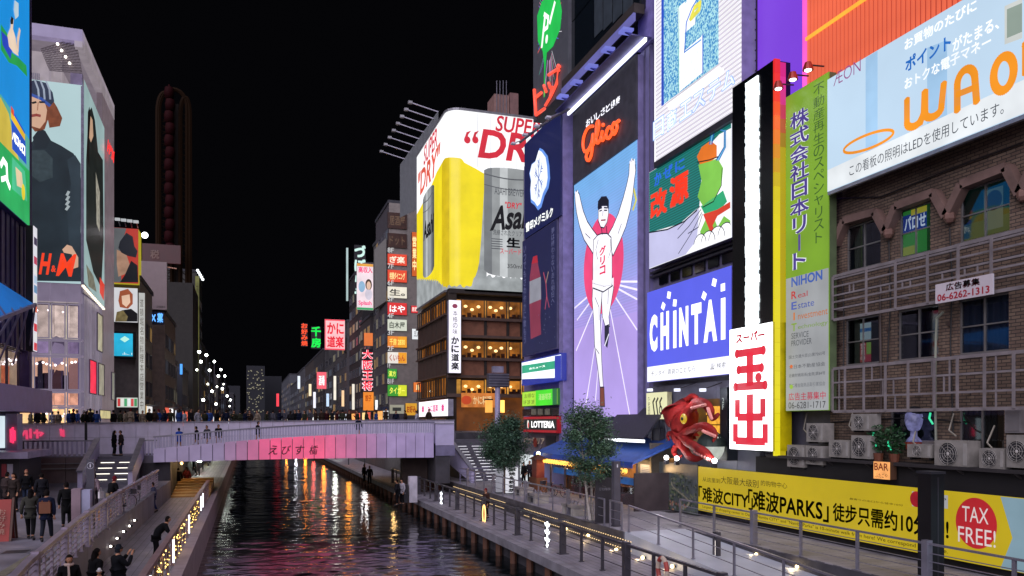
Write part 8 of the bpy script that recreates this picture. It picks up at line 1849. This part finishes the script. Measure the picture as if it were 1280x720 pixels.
    cv, cf = geom(V2, E2, R2, 1)
    V3, E3, R3 = [J['pelvis']-Vector((0, 0, .02))], [], [.13]
    for s in (-1, 1):
        k = len(V3); V3 += [J['hip', s], J['knee', s], J['ank', s]+Vector((0, 0, .02))]; R3 += [.105, .078, .062]; E3 += [(0, k), (k, k+1), (k+1, k+2)]
    tv, tf = geom(V3, E3, R3, 1)
    sb_ = B()
    for s in (-1, 1): a_, t_ = J['ank', s], J['toe', s]; sb_.tube([a_+Vector((0, -.06, -.03)), a_+Vector((0, 0, -.025)), t_+Vector((0, -.04, 0)), t_+Vector((0, .05, -.01))], [.045, .055, .05, .03], 8)
    _PG[key] = (J, (v, f, mi), (cv, cf), (tv, tf), (sb_.v, sb_.f)); return _PG[key]
_PM = {}
def pmesh(key, name, v, f, mats, mi=None):
    k = key+tuple(m.name for m in mats)
    if k not in _PM:
        me = bpy.data.meshes.new(name); me.from_pydata(v, [], f); [me.materials.append(m) for m in mats]
        if mi: me.polygons.foreach_set('material_index', mi)
        me.polygons.foreach_set('use_smooth', [True]*len(me.polygons)); me.update(); _PM[k] = me
    return _PM[k]
def dim(c, f=.62): return '%02x%02x%02x' % tuple(int(int(c[i:i+2], 16)*f) for i in (0, 2, 4))
def person(label, loc, rz, pose='stand', coat='mid', top='1c1e26', legs='14161c', hair='181312', hairk='short', group=None, h=1.0, extra=None, detail=True):
    top = dim(top, .7 if max(int(top[i:i+2], 16) for i in (0, 2, 4)) < 80 else .85); legs = dim(legs)
    J, bd, ct, tr_, sh = person_geom(pose, coat)
    t = thing('person', label, 'person', loc, group, rz); t.scale = (h*1.04,)*3
    link('body', pmesh((pose, 'b'), 'body', bd[0], bd[1], [SKN, EYEM], bd[2]), t)
    link('coat', pmesh((pose, coat, 'c'), 'coat', ct[0], ct[1], [DM(top, .9, 0, .3, 5, spec=.15)]), t)
    if detail:
        link('trousers', pmesh((pose, 't'), 'trousers', tr_[0], tr_[1], [DM(legs, .9, 0, .25, 5, spec=.15)]), t); link('shoes', pmesh((pose, 's'), 'shoes', sh[0], sh[1], [DM('1a1818', .5)]), t)
    c = J['head']
    key = (hairk, round(c.y, 2), round(c.z, 2))
    if ('h',)+key not in _PM:
        hb = B(); n, m = 14, 9
        top_lim = {'short': .50, 'long': .55, 'beanie': .46, 'cap': .42}[hairk]
        for i in range(m+1):
            th = PI*i/m*.62
            for k in range(n):
                ph = 2*PI*k/n; x, y, z = math.sin(th)*math.cos(ph), math.sin(th)*math.sin(ph), math.cos(th)
                if y > .25 and z < .45: z = .45; y *= .93
                hb.v.append(tuple(c+Vector((x*.086*(.9 if z < 0 and y < 0 else 1), y*.1-.008, (z if z > 0 or y > 0 else z*1.9)*.126+.004))))
        hb.f = [(i*n+k, (i+1)*n+k, (i+1)*n+(k+1) % n, i*n+(k+1) % n) for i in range(m) for k in range(n)]; hb.m = [0]*len(hb.f)
        if hairk == 'long': hb.tube([c+Vector((0, -.04, .05)), c+Vector((0, -.075, -.08)), c+Vector((0, -.09, -.2)), c+Vector((0, -.1, -.3))], [.075, .085, .08, .03], 9)
        if hairk == 'beanie': hb.tube([c+Vector((.085*math.cos(k*PI/7), .098*math.sin(k*PI/7)-.005, .03)) for k in range(15)], .018, 6); hb.ball(c+Vector((0, -.01, .10)), (.065, .075, .045), 10, 6)
        _PM[('h',)+key] = (hb.v, hb.f)
    v, f = _PM[('h',)+key]; nm = 'hat' if hairk in ('beanie', 'cap') else 'hair'
    link(nm, pmesh(key+('m',), nm, v, f, [DM(hair, .9, 0, .15, 9, spec=.1)]), t)
    if pose == 'photo': q = (J['wri', 1]+J['wri', -1])/2+Vector((0, .09, .08)); b = B(); b.box(q.x-.075, q.x+.075, q.y-.005, q.y+.005, q.z-.04, q.z+.04); b.build('phone', DM('202024', .3), t, local=True)
    if extra == 'bag': b = B(); b.box(-.17, .17, -.26, -.12, .98, 1.36); b.bar((-.1, -.13, 1.36), (-.12, .02, 1.47), .04); b.bar((.1, -.13, 1.36), (.12, .02, 1.47), .04); b.build('backpack', DM('6a3a1c', .6), t, local=True)
    if extra == 'scarf': b = B(); b.tube([J['neck']+Vector((.085*math.cos(k*PI/6), .08*math.sin(k*PI/6), -.02)) for k in range(13)], .04, 7); b.bar(J['neck']+Vector((.03, .1, -.04)), J['neck']+Vector((.03, .17, -.3)), .09, .04); b.build('scarf', DM('c8b4ac', .9), t, local=True)
    if extra == 'tote': b = B(); b.box(.26, .34, -.05, .25, .62, .92); b.tube([(.3, .0, .92), (.3, .04, 1.1), (.3, .1, 1.1), (.3, .16, .92)], .012, 5); b.build('tote_bag', DM('c0bcc0', .7), t, local=True)
    return t
CAM = PI*0
def face_cam(p): d = EYE-Vector(p); return math.atan2(d.y, d.x)-PI/2
away = lambda p: face_cam(p)+PI
gz_ = lambda x, y, z: onZ(x, y, z)
P_ = []
def pp2(label, x, y, z, rot, *a, **k):
    p = onZ(x, y, z); person(label, (p.x, p.y, z), rot, *a, **k); return p
def head_at(x, ytop, z, h):
    """a standing figure on level z whose head top shows at (x, ytop)"""
    d = (EYE.z-(z+1.82*h))/((ytop-HOR)/FPX); p = onD(x, ytop, d); return (p.x, p.y, z)
person('woman with dark bun and pale scarf at the bottom edge, facing the viewer', head_at(86, 696, ZDL, .97), .35+PI, 'stand', 'mid', '16171d', '14161c', '1a1412', 'long', extra='scarf')
person('woman with black shoulder-length hair in a black coat, bottom left', head_at(119, 686, ZDL, 1.0), -.9, 'stand', 'mid', '101218', '14161c', '120e0e', 'long')
person('child in a white knitted hat between the two dark-coated adults at the bottom', head_at(124, 709, ZDL, .74), PI+.2, 'stand', 'mid', '20222c', '181a20', 'c8c8cc', 'beanie', h=.72)
person('man in dark beanie and jacket photographing with raised phone, bottom left', head_at(148, 682, ZDL, 1.02), -1.0, 'photo', 'mid', '15171f', '1c2230', '1c2028', 'beanie', h=1.02)
pp2('person in black jacket leaning on the left canal railing', 194, 702, ZDL, -1.35, 'lean', 'mid', '0e1016', '0c0e12', '15110f', 'short')
pp2('person in olive coat and black leggings walking away on the plaza', 38, 675, ZPL, .05, 'walk', 'mid', '4a4a42', '101014', '141010', 'long')
pp2('person in navy jacket with a brown backpack walking away on the plaza', 58, 677, ZPL, .0, 'walk2', 'mid', '1c2444', '2a3040', '141010', 'short', extra='bag')
pp2('person in a long black coat beside the pinkish sign pillar', 83, 660, ZPL, .2, 'stand', 'long', '0c0d12', '15171c', '120e0e', 'short')
pp2('person in grey patterned coat standing by the kiosk at far left', 8, 638, ZPL, -.6, 'stand', 'long', '4a3c3c', '1a1a20', '181210', 'short')
pp2('second person by the kiosk in a brown coat, half turned', 18, 640, ZPL, 2.6, 'stand', 'long', '3c3230', '1a1a20', '201612', 'long')
pp2('bald man in black jacket and blue jeans walking towards the viewer', 33, 632, ZPL, PI+.1, 'walk', 'mid', '14151a', '4a5a7c', '8a5a4a', 'short', extra=None)
pp2('person with dark hair half hidden behind the navy-jacketed walker', 52, 640, ZPL, .4, 'stand', 'mid', '20222c', '1c1e26', '120e0e', 'short')
pp2('woman in a pinkish-grey long coat at the foot of the left stairs', 117, 640, ZPL, -.5, 'stand', 'long', '8c7c88', '2a2028', '15100f', 'long', extra='tote')
p = onZ(138, 645, ZPL); person('seated person in black with a dark red cap by the bicycle', (p.x, p.y, ZPL-.02), -.9, 'sit', 'mid', '101116', 'a89878', '5a1820', 'beanie')
sb2 = thing('stool_block', 'low bench under the seated person by the plaza railing', 'bench', (p.x, p.y, ZPL)); B().box(p.x-.35, p.x+.35, p.y-.3, p.y+.3, ZPL, ZPL+.78).build('block', DM('5a5660', .7), sb2)
for lab, x, y, r, a in (('woman in a black knee-length coat at the top of the left stairs', 142.5, 570, -1.2, dict(coat='long', top='0d0e13', hair='120e0e', hairk='long')), ('man in brown jacket and jeans beside her at the top of the left stairs', 151.5, 570, 1.9, dict(coat='mid', top='3a302c', legs='3a4864', hair='15110f'))):
    d = (EYE.z-4.5)/((y-HOR)/FPX); q = onD(x, y, d); person(lab, (q.x, q.y, 4.5), r, 'stand', **a)
for i, (lab, x, y, a) in enumerate([('person in black walking away under the bridge, left boardwalk', 223, 614, dict(top='101116', hair='120e0e')), ('person with a red backpack walking beside the black-clad one under the bridge', 233.5, 612, dict(top='5a1c24', hair='120e0e', hairk='long')),
                                    ('dark figure at the left side of the underpass, nearer', 202, 618, dict(top='14141a', hair='120e0e', coat='long')), ('dark figure at the left side of the underpass, farther', 207, 607, dict(top='201c20', hair='1a1210')), ('figure in the depth of the underpass by the quay edge', 243, 595, dict(top='181820', hair='120e0e')), ('blurred walker in blue jeans on the left boardwalk', 192, 641, dict(top='5a5c78', legs='34448a', hair='2a2220'))]):
    pp2(lab, x, y, ZDL, .1+i*.3, ('walk', 'walk2')[i % 2], **a)
pp2('person in brown coat and dark red hat standing at the right retaining wall', 608, 648, ZDR, 1.9, 'phone', 'long', '4a3028', '1a1a20', '6a1420', 'beanie')
for i, (x, y, tp) in enumerate([(497, 632, '1c1c24'), (503, 631, 'b8b4c0'), (462, 607, '26222a'), (455, 604, '141418')]): pp2(f'distant figure on the right boardwalk near the bridge, {ordn(i)} from the viewer', x, y, ZDR, 1+i, 'stand', 'mid', tp, '16161c', '120e0e', 'short')
for i, (x, y) in enumerate([(655, 606), (662, 604), (760, 612), (786, 617), (811-28, 612)]): pp2(['person beside the menu cabinet, left one', 'person beside the menu cabinet, right one', 'guest standing behind the plastic curtain of the stall', 'guest at the right end of the stall', 'guest close to the stall side wall'][i], x, y, ZPR, 2+i, 'stand', 'mid', ['14141a', '3a3440', '1c1c24', '2a2024', '18181e'][i], '16161c', '120e0e', 'short')
pp2('person walking on the promenade near the foot of the right stairs', 668, 612, ZPR, 1.2, 'walk', 'long', '121218', '14141a', '120e0e', 'short')
# the crowd on the bridge
random.seed(77)
tops = [('black', '101116'), ('navy', '1a2240'), ('grey', '50505a'), ('beige', '9a8a78'), ('dark red', '4a1820'), ('white', 'b8b8c4'), ('brown', '46342a'), ('olive', '3c4030'), ('blue', '2c4a8c'), ('charcoal', '26262c')]
xs_ = sorted([38, 47, 54, 66, 73, 87, 91, 97, 104, 108, 113, 121, 142, 150, 157, 163, 171, 178, 186, 193, 199, 206, 213, 224, 231, 238, 247, 256, 262, 271, 283, 292, 300, 306, 312, 322, 333, 341, 349, 356, 363, 369, 374, 381, 388, 395, 402, 408, 415, 421, 428, 436, 447, 458, 470, 482, 495, 507, 521, 536])
nrow = ['front', 'middle', 'rear']
for i, x in enumerate(xs_):
    Y = 68.6+random.choice([0, .9, 2.2, 4.5]); q = onY(x, 520, Y); hh = random.uniform(.92, 1.04); nm, c = tops[random.randrange(len(tops))]
    hk = random.choice(['short', 'short', 'long', 'beanie']); hn = {'short': 'short dark hair', 'long': 'long dark hair', 'beanie': 'a knitted hat'}[hk]
    person(f'{ordn(i)} head from the left above the bridge wall: {nm} coat, {hn}', (q.x, Y, 6.05+.18*max(0, min(1, (q.x+20)/30))), random.uniform(0, 2*PI), random.choice(['stand', 'walk', 'phone', 'walk2']), 'mid', c, '16161c', random.choice(['120e0e', '1c1412', '2a1c16']) if hk != 'beanie' else random.choice(['8a8a90', '5a1820', '1c2028']), hk, 'crowd on the upper bridge deck', h=hh, detail=False)
for i, (x, tpn, tp) in enumerate([(224, 'bright blue', '2c5ac8'), (246, 'dark', '15151a'), (259, 'grey', '4a4a52'), (273, 'black', '0f1014'), (322, 'dark', '1a1a22'), (448, 'navy', '1a2240')]):
    q = onY(x, 535, 65.2); f = max(0, min(1, (q.x-bx0)/(bx1-bx0))); person(f'{tpn}-clad walker low between the slats and the wall, {ordn(i)} from the left', (q.x, 65.2, btop(f)-.25-.25), .5+i, 'walk', 'mid', tp, '16161c', '120e0e', 'short', 'walkers on the lower bridge arc', detail=False)

# ================================================================== SMALL THINGS ON THE LEFT
p = onZ(7, 675, ZPL); ab = thing('a_board', 'folding red advertising board with dark wooden frame at the left edge', 'sign board', (p.x, p.y, ZPL))
for s in (-1, 1):
    b = B(); x0, x1 = p.x-.6, p.x+.2
    b.add([(x0, p.y+s*.42, ZPL), (x1, p.y+s*.42, ZPL), (x1, p.y+s*.04, ZPL+1.45), (x0, p.y+s*.04, ZPL+1.45), (x0, p.y+s*.37, ZPL), (x1, p.y+s*.37, ZPL), (x1, p.y-s*.0, ZPL+1.42), (x0, p.y-s*.0, ZPL+1.42)], [(0, 1, 2, 3), (7, 6, 5, 4), (0, 4, 5, 1), (1, 5, 6, 2), (2, 6, 7, 3), (3, 7, 4, 0)]); b.build('panel', DM('6a2018' if s > 0 else '8a2820', .6), ab)
    B().bar((p.x+.25, p.y+s*.42, ZPL), (p.x+.25, p.y, ZPL+1.5), .07).build('frame', DM('4a2a1c', .6), ab)
sgn = Sign('', '', '', (p.x-.58, p.y-.41, ZPL+.12), UF, .72, 1.1, parent=ab); sgn.V = Vector((0, .27, .96)); sgn.n = .05; sgn.nvtext('本日営業', .1, .1, .45, .95, DM('8a6a58', .6), .0); sgn.nvtext('お好み焼', .55, .1, .9, .95, DM('9a7866', .6), .0); sgn.done('lettering')
p = onZ(103, 664, ZPL); ip = thing('sign_pillar', 'pinkish pillar with pale side face and a dark pole marked with a round i', 'pillar', (p.x, p.y, ZPL))
B().box(p.x-.34, p.x-.02, p.y-.25, p.y+.3, ZPL, ZPL+1.65).build('pink_face', DM('8a7680', .6), ip); B().box(p.x, p.x+.3, p.y-.2, p.y+.3, ZPL, ZPL+1.6).build('pale_face', DM('9a9cb8', .5), ip); B().box(p.x+.05, p.x+.33, p.y+.5, p.y+.65, ZPL, ZPL+2.75).build('pole', DM('3c3a46', .5), ip)
sgn = Sign('', '', '', (p.x+.05, p.y+.49, ZPL+2.35), UF, .28, .3, parent=ip); sgn.n = 0; sgn.ell(.14, .15, .13, .13, DM('b0b0bc', .5), 0); sgn.ell(.14, .15, .11, .11, DM('3c3a46', .5), 1); sgn.ntext('i', .42, .28, .58, .75, DM('c8c8d4', .5), .02, 0, 2); sgn.done('emblem')
p = onZ(153, 637, ZPL); bicycle((p.x, p.y, ZPL), -.7, 'pale bicycle parked by the plaza railing next to the seated person', DM('8a8a98', .4, .4))
p = onZ(160, 632, ZPL); bicycle((p.x, p.y+.4, ZPL), -.5, 'second bicycle behind the pale one at the plaza railing', DM('5a5a68', .4, .4))
p = onZ(119, 650, ZPL); tbx = thing('wooden_box', 'low light-brown box in front of the pinkish-coated woman', 'box', (p.x, p.y, ZPL)); B().box(p.x-.5, p.x+.6, p.y-.3, p.y+.3, ZPL, ZPL+.35).build('body', DM('8a6048', .6), tbx); B().box(p.x-.55, p.x+.65, p.y-.35, p.y+.35, ZPL+.352, ZPL+.4).build('lid', DM('a07858', .6), tbx)
t = thing('thin_pole', 'slim black pole in front of the upper bridge wall at left', 'pole', onY(107.5, 560, 66)); a, b = onY(107.5, 566, 66), onY(107.5, 528, 66); B().tube([a, b], .1, 6).build('shaft', black, t)

# ================================================================== WEAR AND CLUTTER
random.seed(99)
# cables and conduits on the brick wall
for i, pts in enumerate([[(1042, 248), (1100, 246), (1180, 214), (1278, 178)], [(1052, 352), (1054, 400), (1053, 462)], [(1110, 300), (1112, 380), (1108, 455)], [(1186, 285), (1189, 350), (1187, 430), (1190, 540)], [(1038, 528), (1090, 524), (1150, 522), (1200, 528)]]):
    q = [onX(x, y, FX-.12) for x, y in pts]; tag(B().tube([(FX-.08, p.y, p.z) for p in q], .028, 5).build('wall_cable', DM('1c1a1c', .6)), ['thin dark cable sagging under the pale blue billboard', 'short dark cable left of the lower brick-wall windows', 'dark cable running down between the first and second windows', 'long dark cable down the wall right of the middle windows', 'dark cable strung level above the air conditioners'][i], 'cable')
for i, (x, y) in enumerate([(1068, 540), (1012, 545), (1150, 560), (1195, 545), (1240, 560)]):
    a = onX(x, y, 22.9); b = onX(x+random.uniform(-6, 6), y-28, FX-.1); tag(B().tube([a, a.lerp(b, .5)+Vector((-.15, .1, -.2)), b], .03, 5).build('coolant_pipe', DM('8a8478', .7)), f'pale wrapped coolant pipe rising from the air conditioners, {ordn(i)} from the left', 'pipe', 'coolant pipes')
# vent grilles and stains proud of the wall
for i, (x, y) in enumerate([(1112, 340), (1186, 322), (1110, 412), (1186, 405), (1050, 430)]):
    p = onX(x, y, FX-.05); tag(B().lathe((0, 0, 0), [(0, 0), (.09, 0), (.09, .06), (0, .08)], 8).build('vent_cap', DM('4a3a34', .6)), f'small round vent cap on the brick wall, {ordn(i)} of five', 'vent cap', 'vent caps').matrix_world = Matrix.Translation((FX-.0, p.y, p.z)) @ Matrix.Rotation(-PI/2, 4, 'Y')
# drain gratings and manholes on the plaza and promenade
for i, (x, y, z, w, l) in enumerate([(60, 700, ZPL, .5, .5), (20, 690, ZPL, .35, .35), (842, 640, ZPR, .45, .45), (700, 650, ZPR, .3, .3)]):
    p = onZ(x, y, z); t = thing('manhole_cover', ['square manhole cover on the left plaza near the railing', 'small manhole cover near the red board', 'manhole cover on the right promenade near the garden photo', 'small drain cover near the benches'][i], 'manhole cover', (p.x, p.y, z)); B().box(p.x-w, p.x+w, p.y-l, p.y+l, z+.002, z+.012).build('lid', DM('3c3a40', .5, .5, .4, 5), t); B().box(p.x-w-.06, p.x+w+.06, p.y-l-.06, p.y+l+.06, z, z+.008).build('frame', DM('6a6870', .5, .3), t)
# tactile strip along the plaza edge
ts = B()
for i in range(60): y = 14+i*.62; ts.box(-6.6, -6.3, y, y+.56, ZPL+.001, ZPL+.012)
tag(ts.build('tactile_strip', DM('6a6658', .8, 0, .3)), kind='stuff')['label'] = 'strip of small worn guide tiles along the plaza edge'
# vending machine glow and menu boards at the stall
p = onX(806, 560, FX-.5)
vm = thing('menu_board', 'small lit wall menu at the right end of the food stall', 'sign', p); B().box(FX-.62, FX-.5, p.y-.5, p.y+.5, p.z-1.2, p.z-.2).build('face', EM('f0b868', .8, False, .6, 4), vm)
# overhead wires between the roof of the beer advert and the gantry
tag(B().tube([onX(650, 178, FX-1.5), onX(668, 164, FX-1.4), onX(690, 148, FX-1.3), onX(712, 136, FX-1.2)], .10, 6).build('gantry_tube', steel), 'slanting steel tube over the snow-crystal board', 'tube')
for i in range(4): q = onX(656+i*15, 174-i*11, FX-1.5); t = thing('board_lamp', f'slim lamp arm over the snow-crystal board, {ordn(i)} from the left', 'lamp', q, 'lamps over the snow-crystal board'); B().bar(q, q+Vector((-1.0, -.2, -.5)), .07).build('arm', steel, t); B().box(q.x-1.25, q.x-.9, q.y-.4, q.y, q.z-.62, q.z-.48).build('head', DM('c8c8d4', .4), t)

for ri, ci, n_c, col in ((1, 2, 16, '9a94a0'), (2, 1, 12, '8a6a50'), (0, 0, 4, '4a4640')):
    ya, yc, a, b = cuts[ri][ci]; cw_ = (ya-yc)/16
    for k in range(n_c): B().box(FX+.24-.05*(k % 2), FX+.27, ya-(k+1)*cw_+.005, ya-k*cw_, a+.03, b-.05).build('curtain_fold', DM(col, .9, 0, .15), bb_)
kl = thing('kiosk_lamp', 'warm lamp under the kiosk roof lighting the plaza at far left', 'lamp', (-11.2, 35, 5.2)); B().ball((-11.2, 35, 5.2), .14, 8, 5).build('globe', EM('ffd090', 5), kl); B().tube([(-11.2, 35, 5.3), (-11.2, 35, 5.9)], .03, 5).build('rod', black, kl); B().tube([(-11.2, 35, 5.9), (-13.6, 36, 5.9)], .04, 5).build('arm', black, kl)  # lamp added out of view for a warm pool on the plaza
L = bpy.data.lights.new('kiosk_light', 'POINT'); L.energy = 220; L.color = (1, .72, .4); L.shadow_soft_size = .2; lo = bpy.data.objects.new('kiosk_light', L); COL.objects.link(lo); lo.location = (-11.2, 35, 5.0)
